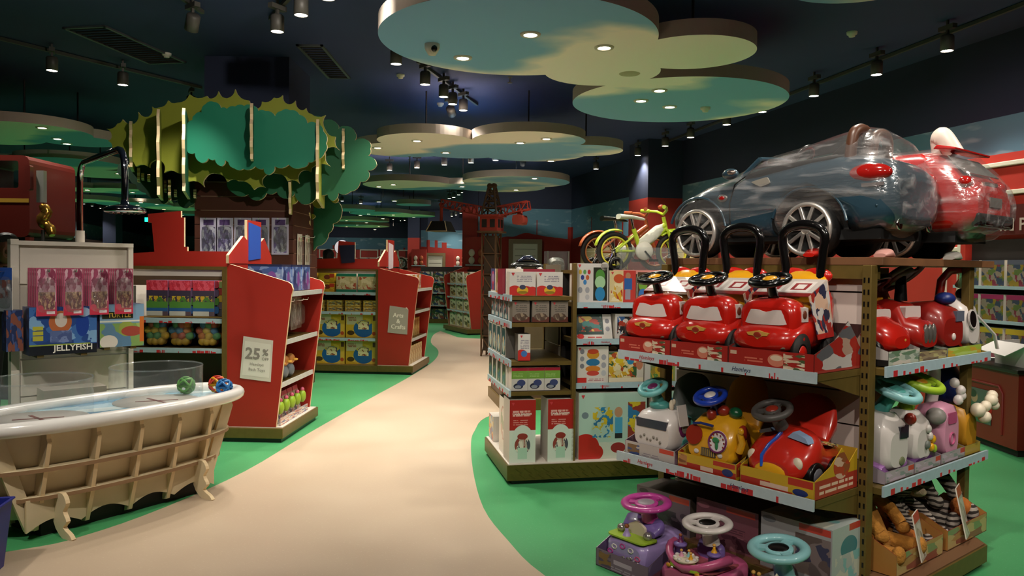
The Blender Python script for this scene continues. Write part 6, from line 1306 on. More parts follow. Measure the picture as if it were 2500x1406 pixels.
m = MB(); m.tube([(.1,.04,.21),(.2,-.02,.1),(.22,-.03,.02)], .014, 8, flat=.4); tag(m.build('loose_strap', WHP), 'pale strap hanging from the end of the upper bay', 'strap', loc=RB(1.12, -.05, z1), rz=RB.a)
for i, x in enumerate([.35, .75]):
    pbox('toy_box', ['brown carton standing behind the first end bay cars', 'mixed print carton behind the fire engine ride-on'][i], RB, x, .36, z1, .34, .12, .42-.1*i, art(['#3a2418', '#6a5a3a'][i], (('n',0,0,1,1,2.5,(['#3a2418', '#4a3020', '#2a1a12'] if i == 0 else ['#a8862e', '#6a5a3a', '#3f7f9a', '#8a3a2a'])),)), DARK)
# lower bay
tw = [art('#a49a9c', (('n',.05,.1,.95,.9,3,('#a49a9c','#7a8a80','#b8a8b4')),('r',.8,.5,1,.95,'#b8402e'))), art('#6a5f66'), art('#9a8f98')]
for i, x in enumerate([.26, .57, .88, 1.13]):
    tray(RB, x, -.04, z2, .3 if i < 3 else .22, .33, .055, .12, tw if i < 3 else [art('#a8903a'), art('#5a4a2a'), art('#a8903a')], '%s pale tray of the lower end bay from the gold post' % ORD[i], 'trays of the lower end bay')
t = bay_car(.27, z2, 'white and lilac ride-on with dark display, lower end bay', [(0,.09,.05,.22,3),(.015,.115,.035,.27,3.2),(.06,.13,.03,.31,3.2),(.14,.13,.03,.33,3),(.2,.12,.05,.28,3)], WHP)
body(t, [(.02,.135,.03,.07,2.6),(.1,.15,.03,.11,2.6),(.25,.14,.03,.13,2.6),(.3,.11,.05,.12,2.6)], mat('toy_orchid', '#9a6aa8', .35, coat=.4), 'chassis')
m = MB(); m.prism([(.0,.19),(.085,.185),(.085,.245),(.0,.245)], -.002, .03, 'xz', M=T(0,-.004,0)); m.build('display', mat('display_dark', '#23222e', .15, coat=.8), t)
m = MB(); m.ell((.03,.0,.075), .03, .008, .022); m.build('leaf_print', mat('print_olive', '#6a7050', .5), t)
steering(t, (.03, .04, .42), .11, .02, 22, PALT, TEALD, TEALD, (0, .1, .31), .45)
t = bay_car(.55, z2, 'white ride-on with a green steering wheel and flower toys', [(0,.08,.05,.2,2.6),(.015,.105,.035,.25,2.8),(.06,.12,.03,.29,2.8),(.14,.12,.03,.3,2.8),(.2,.11,.05,.26,2.8)], WHP)
body(t, [(.0,.1,.025,.06,2.6),(.1,.13,.025,.08,2.6),(.25,.12,.03,.09,2.6)], mat('toy_violet', '#4f2a5c', .4), 'chassis')
m = MB(); m.ell((-.1,.03,.26), .02, .03, .03); m.build('red_lamp', BADGER, t)
for (gx, gz, c) in [(.03,.2,WHP),(.05,.16,WHP),(.02,.12,mat('gear_grey', '#6a6f68', .4)),(.07,.1,YEL),(.085,.14,YEL),(.1,.09,LIME)]: m = MB(); m.ell((gx,-.005,gz), .022, .014, .022, 10, 7); m.build('flower_toy', c, t)
steering(t, (.02, .05, .44), .115, .02, 20, LIME, OCH, LIME, (0, .1, .29), .42)
t = bay_car(.88, z2, 'pink upright ride-on with a white arch back, lower end bay', [(0,.085,.03,.24,3.4),(.015,.1,.025,.285,3.6),(.08,.105,.025,.3,3.6),(.15,.1,.03,.28,3.2)], PINKL)
m = MB(); m.prism(rounded([(-.05,.19),(.05,.19),(.05,.25),(-.05,.25)], .012), -.004, .01, 'xz'); m.build('front_plate', PINK, t)
m = MB(); m.torus(.03, .006, n=20, m=6, M=T(.0,-.002,.11) @ RX(90)); m.build('crown_print', PINK, t)
pth = [(-.03,.14,.28),(-.05,.12,.4),(-.1,.1,.48),(-.17,.08,.5)]
m = MB(); m.tube([tuple(v) for v in smooth([(.04,.13,.27),(.05,.12,.38),(.0,.1,.49),(-.1,.09,.52),(-.2,.08,.49)], 3)], .035, 12, flat=.6); m.build('white_arch', WHP, t)
for q in ((.07,.0,.31),(.1,.0,.36),(.07,.02,.4),(.11,.0,.33)): m = MB(); m.ell(q, .025, .025, .028, 10, 7); m.build('white_paw', WHP, t)
m = MB(); m.ell((-.13,.03,.24), .045, .05, .045); m.build('grey_ball', mat('ball_grey', '#8a8480', .4), t)
t = bay_car(1.14, z2, 'orange and navy ride-on with a round white knob cluster', [(0,.07,.03,.2,2.8),(.02,.085,.025,.25,3),(.1,.09,.025,.27,3),(.18,.08,.03,.24,3)], OCH)
m = MB(); m.sect([(.06,.06,.25,.4,2.4),(.1,.085,.25,.47,2.4),(.16,.08,.25,.47,2.4),(.2,.05,.28,.43,2.4)], 18); m.build('navy_back', BLUD, t)
for q, r in (((.0,-.03,.24),.04),((.04,-.05,.2),.035),((.1,-.06,.29),.035),((.14,-.05,.31),.03),((.12,-.07,.26),.026),((.05,-.05,.26),.03)): m = MB(); m.ell(q, r, r, r, 12, 8); m.build('white_knob', CRMP, t)
m = MB(); m.ell((.07,-.06,.23), .02, .015, .03); m.build('red_strap', BADGER, t)
pbox('toy_box', 'brown carton lying open behind the lower end bay ride-ons', RB, .6, .3, z2, .6, .18, .36, art('#4a3626'), mat('carton_brown', '#4a3626', .6))
m = MB(); m.box(-.1, 0, 0, .3, .2, .08); tag(m.build('toy_box', GOLD), 'flat olive carton on top of the brown carton in the bay', 'toy box', loc=RB(.6, .28, z2+.36), rz=RB.a)
# deck: trays of soft animals
tp = [art('#a8804a', (('n',.0,.0,1,1,2.5,('#a8804a','#b8a06a','#7a8a5a','#8a4a3a')),)), art('#7a2a1c'), art('#a8743a')]
tray(RB, .32, -.12, zd+.004, .5, .36, .1, .16, tp, 'tan and orange tray of the lion soft toy', None); tray(RB, .88, -.12, zd+.004, .5, .36, .1, .16, tp, 'tan and orange tray of the zebra soft toys', None)
def plush(x, y, z, label, c_body, c_head, c_muz, pose=0, stripes=False):
    t = thing('soft_toy', label, 'soft toy', RB(x, y, z), RB.a)
    m = MB(); m.sect([(-.06,.05,.0,.1,2),(0,.09,.0,.2,2),(.06,.1,.02,.3,2),(.1,.085,.1,.34,2),(.13,.05,.18,.32,2)], 20); m.build('body', c_body, t)
    m = MB(); m.ell((.0,.05,.37), .085, .085, .085, 18, 11); hd_ = m.build('head', c_head, t)
    m = MB(); m.ell((.03,-.04,.345), .045, .06, .04, 16, 9); m.build('muzzle', c_muz, hd_)
    for s in (-1, 1):
        m = MB(); m.ell((s*.065,.07,.44), .025, .018, .03, 12, 8); m.build('ear', c_head, hd_)
        m = MB(); m.ell((s*.035,-.022,.385), .009, .006, .011, 8, 6); m.build('eye', BLACK, hd_)
        m = MB(); m.tube([(s*.07,.05,.26),(s*.12,-.02,.2),(s*.11,-.08,.14)], [.035,.032,.03], 12); m.ell((s*.11,-.09,.125), .035, .035, .03, 12, 8); m.build('arm', c_body, t)
        m = MB(); m.tube([(s*.06,.02,.06),(s*.1,-.08,.05),(s*.11,-.15,.05)], [.045,.04,.038], 12); m.ell((s*.11,-.17,.055), .042, .03, .045, 12, 8); m.build('leg', c_body, t)
    return t
FUR = mat('fur_gold', '#a8702a', .95, var=.15, scale=40, bump=.6); FURL = mat('fur_cream', '#b8a084', .95, bump=.5, scale=40); FURO = mat('fur_orange', '#b8682a', .95, bump=.5, scale=40)
ZEB = mat('fur_zebra', '#8a8078', .95)
nt = ZEB.node_tree; wv = nt.nodes.new('ShaderNodeTexWave'); wv.inputs['Scale'].default_value = 14; wv.inputs['Distortion'].default_value = 3; wv.bands_direction = 'Z'
tcn = nt.nodes.new('ShaderNodeTexCoord'); nt.links.new(tcn.outputs['Object'], wv.inputs['Vector']); rp = nt.nodes.new('ShaderNodeValToRGB'); rp.color_ramp.interpolation = 'CONSTANT'
rp.color_ramp.elements[0].color = (*srgb('#2a221e'), 1); rp.color_ramp.elements[1].position = .45; rp.color_ramp.elements[1].color = (*srgb('#9a8e84'), 1)
nt.links.new(wv.outputs['Fac'], rp.inputs['Fac']); nt.links.new(rp.outputs['Color'], nt.nodes['Principled BSDF'].inputs['Base Color'])
plush(.22, .06, .16, 'golden lion soft toy sitting beside the gold post on the deck', FUR, FUR, FURL)
plush(.62, .08, .15, 'striped zebra soft toy lying low in the middle tray', ZEB, ZEB, FURL).scale = (.85, .85, .7)
plush(.95, .12, .15, 'striped zebra soft toy sitting up behind the others', ZEB, mat('fur_brown', '#4a3a30', .95, bump=.5, scale=40), mat('fur_dark', '#3a2c26', .95)).scale = (1.1, 1.1, 1.25)
pbox('card_tag', 'white printed card with a red flash leaning on the lion tray', RB, .33, -.135, .16, .13, .006, .22, art('#a89c90', (('n',.05,.05,.95,.75,4,('#a89c90','#8a7a6a','#c0b8ac')),('r',0,.8,1,1,'#b03a28'))), WHITE, cat='card', tilt=-12, rz=14)
pbox('card_tag', 'white printed card with a red flash leaning on the zebra tray', RB, .85, -.135, .16, .13, .006, .26, art('#a89c90', (('n',.05,.05,.95,.75,4,('#a89c90','#8a7a6a','#c0b8ac')),('r',0,.8,1,1,'#b03a28'))), WHITE, cat='card', tilt=-12, rz=14)
for i, (x, c) in enumerate([(.42, FURO), (1.05, FURO)]):
    m = MB(); m.ell((0,0,.05), .055, .055, .055); o = m.build('plush_ball', c); tag(o, ['orange plush ball by the lion feet', 'orange plush ball at the far end of the soft toys'][i], 'plush ball', loc=RB(x, -.02, .2 if i else .15), rz=RB.a)
# ================================================================== two film-wrapped ride-on cars on the wooden top
ZT = 1.602
def cut(o, cutters):
    for c in cutters:
        md = o.modifiers.new('b', 'BOOLEAN'); md.object = c; md.operation = 'DIFFERENCE'; md.solver = 'EXACT'; md.material_mode = 'TRANSFER'
    dg = bpy.context.evaluated_depsgraph_get(); dg.update()
    me = bpy.data.meshes.new_from_object(o.evaluated_get(dg)); o.modifiers.clear(); o.data = me
    for c in cutters: bpy.data.objects.remove(c)
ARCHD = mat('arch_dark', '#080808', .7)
def arch_cutter(t, x, y0, y1, z, r):
    m = MB(); m.lathe([(r, y0), (r, y1)], 40, M=T(x, 0, z) @ RX(-90)); return m.build('cutter', ARCHD, t)
RIMC = mat('wheel_chrome', '#e6ded6', .28, .8)
def big_wheel(t, x, y, z, R, sgn, label=None):
    m = MB(); w_ = .11
    m.lathe([(R*.7,-w_/2),(R*.9,-w_/2),(R,-w_/2*.7),(R,w_/2*.7),(R*.9,w_/2),(R*.7,w_/2)], 40, M=T(x, y, z) @ RX(90), cap=True); wl = m.build('wheel', mat('tyre_black', '#0a0a0a', .6), t)
    f = y+sgn*(w_/2+.004)
    m = MB(); m.torus(R*.88, R*.085, n=40, m=8, M=T(x, f, z) @ RX(90)); m.build('rim_ring', RIMC, wl)
    for k in range(5):
        for da in (-9, 9):
            a = math.radians(90+72*k+da); b = math.radians(90+72*k+da*2.0)
            m = MB(); m.bar((x+R*.16*math.cos(a), f+sgn*.004, z+R*.16*math.sin(a)), (x+R*.86*math.cos(b), f, z+R*.86*math.sin(b)), R*.13, .016, up=(0, 1, 0)); m.build('rim_spoke', RIMC, wl, bevel=.003)
    m = MB(); m.ell((x, f, z), R*.2, .012, R*.2, 16, 8); m.build('hub_cap', RIMC, wl)
    m = MB(); m.lathe([(0, 0), (R*.78, 0), (R*.78, .004)], 30, M=T(x, f-sgn*.02, z) @ RX(90)); m.build('rim_dish', mat('dish_dark', '#5a4c44', .3, .7), wl)
    return wl
def swap(secs): return secs
def film_patch(t, secs, nm='stretch_film', n=40): m = MB(); m.sect(secs, n, axis='x'); return m.build(nm, FILM, t)
# --- slate blue roadster
BLUEG = mat('slate_blue_paint', '#2b4351', .28, .25, coat=.9)
bc_ = thing('wrapped_ride_on_car', 'slate blue ride-on roadster wrapped in clear film on the wooden top', 'ride-on car', RA(-.07, .34, ZT), RA.a)
S = [(.13,.19,.2,.37,3.8),(.118,.232,.165,.42,4.2),(.07,.258,.135,.465,4.2),(-.02,.27,.12,.50,4.2),(-.15,.275,.11,.515,4.2),(-.30,.275,.105,.505,4.2),(-.45,.272,.10,.48,4.2),(-.60,.27,.10,.455,4.2),(-.75,.27,.10,.44,4.2),(-.90,.268,.10,.42,4.2),(-1.03,.26,.105,.385,3.8),(-1.12,.24,.115,.345,2.8),(-1.19,.195,.14,.30,2.6),(-1.22,.12,.17,.26,2.4)]
m = MB(); m.sect(S, 44, axis='x'); bd = m.build('body', BLUEG, bc_)
WXR, WXF, WR = -.29, -.97, .142
cut(bd, [arch_cutter(bc_, WXR, -.32, -.15, .15, .205), arch_cutter(bc_, WXF, -.32, -.15, .15, .192), arch_cutter(bc_, WXR, .15, .32, .15, .205), arch_cutter(bc_, WXF, .15, .32, .15, .192)])
for x in (WXR, WXF):
    for s in (-1, 1):
        big_wheel(bc_, x, s*.218, WR, WR, s)
        m = MB(); rr_ = .206 if x == WXR else .193
        m.tube([(x+rr_*math.cos(math.radians(a)), s*.268, .15+rr_*math.sin(math.radians(a))) for a in range(8, 173, 12)], .008, 6); m.build('arch_lip', BLUEG, bc_)
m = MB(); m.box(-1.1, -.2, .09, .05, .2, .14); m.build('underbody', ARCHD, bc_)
TAIL = mat('tail_lamp', '#8c1410', .12, coat=1.0)
for s in (-1, 1):
    m = MB(); m.ell((.0, s*.236, .40), .115, .045, .05, 24, 12, M=T(0,0,0)); tl = m.build('tail_lamp', TAIL, bc_)
    m = MB(); m.box(-.03, s*.265-.004, .335, .09, s*.265+.002, .352, M=T(0, 0, 0)); m.build('lamp_bar', mat('lamp_silver', '#9a9090', .2, .6), bc_)
    m = MB(); m.prism(rounded([(-.62,.405),(-.52,.425),(-.5,.39),(-.56,.375)], .012), s*.268, s*.276, 'xz'); m.build('door_handle', mat('handle_grey', '#9a948a', .3, .3), bc_)
    m = MB(); m.ell((-.8, s*.27, .33), .035, .008, .022, 16, 8); m.build('side_vent', mat('vent_silver', '#8a8480', .2, .6), bc_)
    m = MB(); m.ell((-.8, s*.277, .33), .02, .005, .012, 12, 6); m.build('vent_lens', TAIL, bc_)
    m = MB(); m.ell((-.73, s*.3, .455), .05, .03, .03, 16, 8); mi_ = m.build('mirror', BLUEG, bc_)
    m = MB(); m.ell((-.715, s*.315, .46), .03, .018, .016, 12, 6); m.build('mirror_lamp', mat('mirror_chrome', '#b0a098', .15, .9), mi_)
    m = MB(); m.tube([(-.745, s*.268, .13), (-.75, s*.276, .3), (-.72, s*.272, .4), (-.66, s*.262, .44)], .0035, 5); m.build('door_seam', ARCHD, bc_)
    m = MB(); m.tube([(-.72, s*.21, .44), (-.62, s*.19, .535)], .014, 8); m.build('screen_post', BLUEG, bc_)
    m = MB(); m.lathe([(.025, 0), (.03, .01), (.022, .012), (0, .006)], 14, M=T(.11, s*.16, .16) @ RY(90)); m.build('exhaust', CHROME, bc_)
m = MB(); m.sect([(-.72,.19,.43,.47,3),(-.5,.225,.45,.5,3),(-.2,.225,.47,.522,3),(-.1,.18,.49,.525,3)], 24, axis='x'); m.build('cockpit', mat('cockpit_black', '#0c0b0a', .6), bc_)
m = MB(); m.tube([(-.62, -.19, .535), (-.61, 0, .55), (-.62, .19, .535)], .012, 8); m.build('screen_rail', BLUEG, bc_)
m = MB(); m.add([(-.72,-.2,.44),(-.72,.2,.44),(-.62,.185,.535),(-.62,-.185,.535)], [(0,1,2,3)]); m.build('windscreen', CLEAR, bc_)
HB = mat('headrest_brown', '#4a2c1c', .4)
for y in (-.1, .11):
    m = MB(); m.tube([tuple(v) for v in smooth([(-.12, y-.085, .48), (-.11, y-.075, .6), (-.105, y-.03, .635), (-.105, y+.03, .635), (-.11, y+.075, .6), (-.12, y+.085, .48)], 4)], .028, 10); m.build('headrest_hoop', HB, bc_)
    m = MB(); m.sect([(-.26,.08,.46,.5,3),(-.18,.09,.47,.56,3),(-.14,.085,.48,.6,3)], 16, axis='x', M=T(0, y, 0)); m.build('seat', mat('seat_black', '#141210', .5), bc_)
m = MB(); m.torus(.07, .014, n=26, m=8, M=T(-.55, .12, .565) @ RY(-55)); m.build('steering_wheel', BLACK, bc_)
m = MB(); m.box(.112, -.085, .285, .122, .085, .33, M=T(.003, 0, 0)); m.build('number_plate', mat('plate_grey', '#5a5652', .4), bc_)
m = MB(); m.box(.10, -.15, .16, .125, .15, .2); m.build('rear_diffuser', mat('diffuser', '#15181a', .3), bc_)
m = MB(); m.tube([(.05,-.262,.245),(.1,-.2,.25),(.125,0,.25),(.1,.2,.25),(.05,.262,.245)], .006, 6); m.build('bumper_crease', BLUEG, bc_)
film_patch(bc_, [(.137,.2,.19,.38,3),(.126,.24,.15,.44,3),(.06,.268,.1,.58,2.2),(-.04,.284,.08,.648,1.8),(-.13,.29,.07,.668,1.75),(-.25,.29,.06,.645,1.8),(-.42,.288,.06,.605,1.9),(-.6,.286,.06,.57,2.1),(-.7,.284,.07,.53,2.3),(-.8,.282,.08,.47,2.8),(-.95,.278,.09,.425,3),(-1.08,.262,.1,.375,3),(-1.17,.22,.12,.33,2.7),(-1.235,.13,.16,.275,2.4)])
# --- red hatchback
REDC = mat('car_red_paint', '#a8120e', .2, coat=1.0)
rc_ = thing('wrapped_ride_on_car', 'red ride-on hatchback in clear film behind the blue roadster', 'ride-on car', RA(.02, .93, ZT), RA.a)
S2 = [(.17,.215,.19,.34,4.4),(.155,.245,.17,.375,4.4),(.10,.262,.14,.43,4.4),(.04,.266,.13,.50,4.2),(-.03,.262,.125,.555,4.2),(-.12,.258,.12,.578,4),(-.35,.258,.12,.58,4),(-.55,.26,.115,.55,4),(-.68,.265,.115,.465,4),(-.9,.265,.115,.43,4),(-1.08,.24,.12,.36,2.8),(-1.17,.15,.17,.28,2.6)]
m = MB(); m.sect(S2, 44, axis='x'); bd = m.build('body', REDC, rc_)
cut(bd, [arch_cutter(rc_, x, s*.16 if s > 0 else -.32, .32 if s > 0 else -.16, .15, .18) for x in (-.24, -.92) for s in (-1, 1)])
for x in (-.24, -.92):
    for s in (-1, 1): big_wheel(rc_, x, s*.2, .14, .14, s)
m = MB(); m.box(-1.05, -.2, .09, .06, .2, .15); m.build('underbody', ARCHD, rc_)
GLS = mat('rear_glass_grey', '#6f6c68', .15, coat=.6)
def patch(nm, pts, m_, th=.006): q = MB(); q.add(pts, [tuple(range(len(pts)))]); return q.build(nm, m_, rc_, solid=th)
patch('rear_window', [(.012,-.2,.535),(.012,.2,.535),(.105,.225,.44),(.105,-.225,.44)], GLS)
m = MB(); m.prism([(-.05,.575),(.06,.56),(.065,.572),(-.03,.595)], -.23, .23, 'xz'); m.build('spoiler', REDC, rc_, bevel=.006)
m = MB(); m.box(.14, -.225, .165, .185, .225, .235); m.build('rear_bumper', mat('bumper_black', '#131110', .25, coat=.6), rc_, bevel=.012)
for k in range(3): m = MB(); m.box(.184, -.19, .178+k*.017, .189, .19, .186+k*.017); m.build('bumper_slat', BLACK, rc_)
for s in (-1, 1):
    m = MB(); m.box(.183, s*.12-.05, .172, .193, s*.12+.05, .2); m.build('tail_pipe', CHROME, rc_, bevel=.006)
    m = MB(); m.ell((.11, s*.225, .39), .035, .045, .035, 16, 9); m.build('tail_lamp', TAIL, rc_)
patch('hatch_panel', [(.128,-.1,.41),(.128,.1,.41),(.168,.11,.3),(.168,-.11,.3)], mat('hatch_red', '#94201a', .2, coat=1.0))
m = MB(); m.box(.14, -.09, .385, .152, .09, .4); m.build('chrome_bar', mat('bar_silver', '#b0a49c', .2, .8), rc_)
m = MB(); m.box(.163, -.075, .27, .178, .075, .32); m.build('number_plate', mat('plate_grey', '#5a5652', .4), rc_)
m = MB(); m.tube([tuple(v) for v in smooth([(-.05, .05, .575), (-.1, .05, .66), (-.13, .06, .685), (-.16, .09, .67), (-.15, .1, .575)], 4)], .034, 12, flat=1.5); m.build('seat_hoop', mat('seat_pale', '#b8aea4', .4), rc_)
film_patch(rc_, [(.196,.225,.18,.35,3.2),(.18,.255,.15,.40,3),(.12,.276,.1,.485,2.8),(.05,.28,.09,.565,2.6),(-.05,.278,.09,.6,2.6),(-.35,.275,.08,.6,2.6),(-.6,.276,.08,.56,2.6),(-.75,.278,.08,.47,2.8),(-1.0,.268,.09,.41,2.8),(-1.19,.17,.14,.3,2.4)])
for i, (x, y) in enumerate([(-.02, .18), (.02, .86), (-.28, .0)]):
    m = MB(); m.sect([(-.05,.03,0,.02,2.4),(0,.045,0,.045,2.4),(.05,.03,0,.02,2.4)], 14); tag(m.build('wheel_chock', [mat('chock_pink', '#b08078', .5), mat('chock_white', '#cfc8c0', .5), CARRED][i]), ['pinkish wheel chock on the wooden top under the blue roadster', 'white wheel chock on the wooden top under the red hatchback', 'red wheel chock in front of the rear chrome wheel'][i], 'wheel chock', loc=RA(x, y, ZT), rz=RA.a)
# ================================================================== toy crane
CY = 13.6; cx0 = dep(1200, 600, CY).x
crane = thing('toy_crane', 'tall toy tower crane with a red jib and brown lattice mast', 'toy crane', (cx0, CY, 0), -20)
CBR = mat('crane_brown', '#5a4028', .5, var=.1, scale=10); CRD = mat('crane_red', '#9c3428', .45)
def lattice(name, p0, p1, w0, w1, nseg, m_, parent, r=.016, tri=False):
    """four-legged lattice girder from p0 to p1"""
    p0, p1 = Vector(p0), Vector(p1); d = (p1-p0).normalized(); up = Vector((0, 0, 1)) if abs(d.z) < .9 else Vector((0, 1, 0)); a = d.cross(up).normalized(); b = a.cross(d)
    sg = [(-1,-1),(1,-1),(1,1),(-1,1)]; P = lambda t, k: p0.lerp(p1, t)+(a*sg[k][0]+b*sg[k][1])*((w0+(w1-w0)*t)/2)
    g = None
    for k in range(4):
        m = MB(); m.bar(P(0, k), P(1, k), r*1.5); o = m.build(name+'_chord', m_, parent)
    for i in range(nseg):
        for k in range(4):
            q = (k+1) % 4; m = MB(); t0, t1 = i/nseg, (i+1)/nseg
            m.bar(P(t0, k), P(t1, q), r); m.build(name+'_brace', m_, parent)
            m = MB(); m.bar(P(t1, k), P(t1, q), r); m.build(name+'_brace', m_, parent)
lattice('tower', (0,0,0), (0,0,2.15), .25, .25, 6, CBR, crane)
m = MB(); m.box(-.1,-.1,.1,.1,.1,2.1); m.build('tower_core', mat('core_brown', '#3a2c1e', .6), crane)
m = MB(); m.box(-.2,-.2,2.15,.2,.2,2.18); m.build('ledge', CBR, crane); m = MB(); m.box(-.2,-.2,2.43,.2,.2,2.46); m.build('ledge', CRD, crane)
m = MB(); m.box(-.16,-.16,2.18,.16,.16,2.43); m.build('cab', CRD, crane)
for x in (-.075, .075): m = MB(); m.box(x-.045,-.166,2.24,x+.045,-.16,2.38); m.build('cab_window', DARK, crane); 
for y in (-.07, .07): m = MB(); m.box(.16,y-.045,2.24,.166,y+.045,2.38); m.build('cab_window', DARK, crane)
lattice('mast', (0,0,2.46), (0,0,2.95), .28, .1, 4, CBR, crane, .018)
for s in (-1, 1): m = MB(); m.lathe([(0,-.03),(.045,-.03),(.045,.03),(0,.03)], 14, M=T(s*.04,0,2.97) @ RX(90)); m.build('pulley', CBR, crane)
lattice('jib', (-.12,0,2.52), (-.95,0,2.68), .16, .13, 6, CRD, crane, .014)
lattice('counter_jib', (.12,0,2.52), (.68,0,2.62), .16, .14, 4, CRD, crane, .014)
m = MB(); m.ell((-.97,0,2.66), .05, .04, .04); m.build('jib_tip', CRD, crane); m = MB(); m.tube([(-.97,0,2.64),(-.97,0,2.36)], .028, 10); m.build('hoist_rod', CRD, crane)
m = MB(); m.rings([[(-.97-a,-a,z),(-.97+a,-a,z),(-.97+a,a,z),(-.97-a,a,z)] for a, z in ((.2,2.18),(.13,2.36))], 0, False, True); bk = m.build('bucket', DARK, crane)
for s in (-1, 1):
    m = MB(); m.bar((-.97+s*.2,-.205,2.18),(-.97+s*.13,-.135,2.36),.014); m.build('bucket_edge', CREAM, bk)
m = MB(); m.bar((-1.17,-.205,2.18),(-.77,-.205,2.18),.014); m.build('bucket_edge', CREAM, bk)
m = MB(); m.sect([(-.13,.1,2.28,2.46,4),(.13,.1,2.28,2.46,4)], 8, M=T(.52,0,0)); m.build('counterweight', mat('weight_red', '#8a3224', .5), crane, bevel=.01)
m = MB(); m.tube([(.52,0,2.46),(.52,0,2.56)], .05, 8); m.build('weight_hanger', CRD, crane)
# ================================================================== people
def person(loc, rz, skin, hair, top, legs, label, H_=1.72, hairlong=False, arm=None):
    k = H_/1.72; t = thing('person', label, 'person', loc, rz)
    V = [(0,0,.95),(0,0,1.12),(0,.01,1.3),(0,.01,1.42),(0,0,1.49),(0,-.01,1.54),
         (-.09,0,.9),(-.1,-.01,.5),(-.1,.02,.09),(-.1,-.1,.04),(.09,0,.9),(.1,-.01,.5),(.1,.02,.09),(.1,-.1,.04),
         (-.17,.01,1.4),(-.22,.02,1.12),(-.22,-.08,.88),(-.215,-.11,.8),(.17,.01,1.4),(.22,.02,1.12),(.22,-.08,.88),(.215,-.11,.8)]
    R_ = [.13,.125,.145,.12,.06,.055,.095,.065,.045,.04,.095,.065,.045,.04,.065,.05,.038,.03,.065,.05,.038,.03]
    E_ = [(0,1),(1,2),(2,3),(3,4),(4,5),(0,6),(6,7),(7,8),(8,9),(0,10),(10,11),(11,12),(12,13),(3,14),(14,15),(15,16),(16,17),(3,18),(18,19),(19,20),(20,21)]
    me = bpy.data.meshes.new('body'); me.from_pydata([(x*k, y*k, z*k) for x, y, z in V], E_, []); o = bpy.data.objects.new('body', me); COL.objects.link(o)
    md = o.modifiers.new('skin', 'SKIN'); md.use_smooth_shade = True
    for i, v in enumerate(me.skin_vertices[0].data): v.radius = (R_[i]*k*(1.25 if i < 4 else 1), R_[i]*k*(.8 if i < 4 else 1)); v.use_root = (i == 0)
    s_ = o.modifiers.new('sub', 'SUBSURF'); s_.levels = 2; s_.render_levels = 2
    dg = bpy.context.evaluated_depsgraph_get(); dg.update(); nm = bpy.data.meshes.new_from_object(o.evaluated_get(dg)); bpy.data.objects.remove(o)
    nm.materials.clear(); [nm.materials.append(x) for x in (top, legs, skin)]
    for p in nm.polygons:
        c = p.center; p.use_smooth = True
        p.material_index = 1 if c.z < .96*k else 0
        if c.z > 1.475*k or (abs(c.x) > .17*k and c.z < .88*k): p.material_index = 2
        if c.z < .1*k and abs(c.x) < .17*k: p.material_index = 1
    b = bpy.data.objects.new('body', nm); COL.objects.link(b); b.parent = t
    m = MB(); m.sect([(-.105,.03,1.56,1.66,2.2),(-.085,.062,1.52,1.72,2.2),(-.03,.078,1.5,1.755,2.2),(.04,.076,1.52,1.755,2.2),(.085,.05,1.56,1.72,2.2),(.1,.02,1.6,1.68,2.2)], 22, M=Matrix.Scale(k, 4)); hd_ = m.build('head', skin, t)
    m = MB(); m.ell((0,-.108,1.615), .012, .02, .02, 10, 7, M=Matrix.Scale(k, 4)); m.build('nose', skin, hd_)
    for s in (-1, 1):
        m = MB(); m.ell((s*.03,-.094,1.64), .011, .006, .006, 8, 6, M=Matrix.Scale(k, 4)); m.build('eye', BLACK, hd_)
        m = MB(); m.ell((s*.08,.0,1.63), .012, .02, .03, 10, 7, M=Matrix.Scale(k, 4)); m.build('ear', skin, hd_)
        for f in range(4):
            m = MB(); x0 = s*(.203+f*.0085)*1.0
            m.tube([(x0, -.115, .79), (x0, -.13, .75), (x0-s*.003, -.125, .715-.006*(f in (0, 3)))], [.009,.0085,.007], 7, M=Matrix.Scale(k, 4)); m.build('finger', skin, t)
        m = MB(); m.tube([(s*.195,-.13,.8),(s*.185,-.155,.77),(s*.185,-.16,.745)], [.0095,.009,.0075], 7, M=Matrix.Scale(k, 4)); m.build('thumb', skin, t)
        m = MB(); m.sect([(-.15,.03,0,.05,2.6),(-.1,.045,0,.07,2.6),(0,.045,0,.09,2.6),(.06,.035,0,.08,2.6)], 14, M=Matrix.Scale(k, 4) @ T(s*.1, 0, 0)); m.build('shoe', BLACK, t)
    m = MB(); m.ell((0,-.1,1.575), .024, .006, .006, 10, 6, M=Matrix.Scale(k, 4)); m.build('mouth', mat('lips', '#5a2f28', .5), hd_)
    m = MB(); m.sect([(-.09,.05,1.69,1.765,2.2),(-.05,.085,1.66,1.785,2.2),(.03,.092,1.58,1.79,2.2),(.09,.075,1.55,1.76,2.2),(.118,.04,1.58,1.72,2.2)], 22, M=Matrix.Scale(k, 4)); m.build('hair', hair, t)
    return t
SK = mat('skin', '#8a5a44', .55); HK = mat('hair_black', '#0a0806', .5); CK = mat('cloth_black', '#0d0c0c', .85); CK2 = mat('cloth_charcoal', '#1c1a1c', .85)
person((-4.58, 7.05, 0), 35, SK, HK, CK, CK2, 'person in dark clothes standing in the shade beside the white stand', 1.74)
person((-3.12, 13.2, 0), 200, SK, HK, mat('cloth_maroon', '#4a1a18', .85), CK, 'person with black hair behind the craft gondola', 1.76)
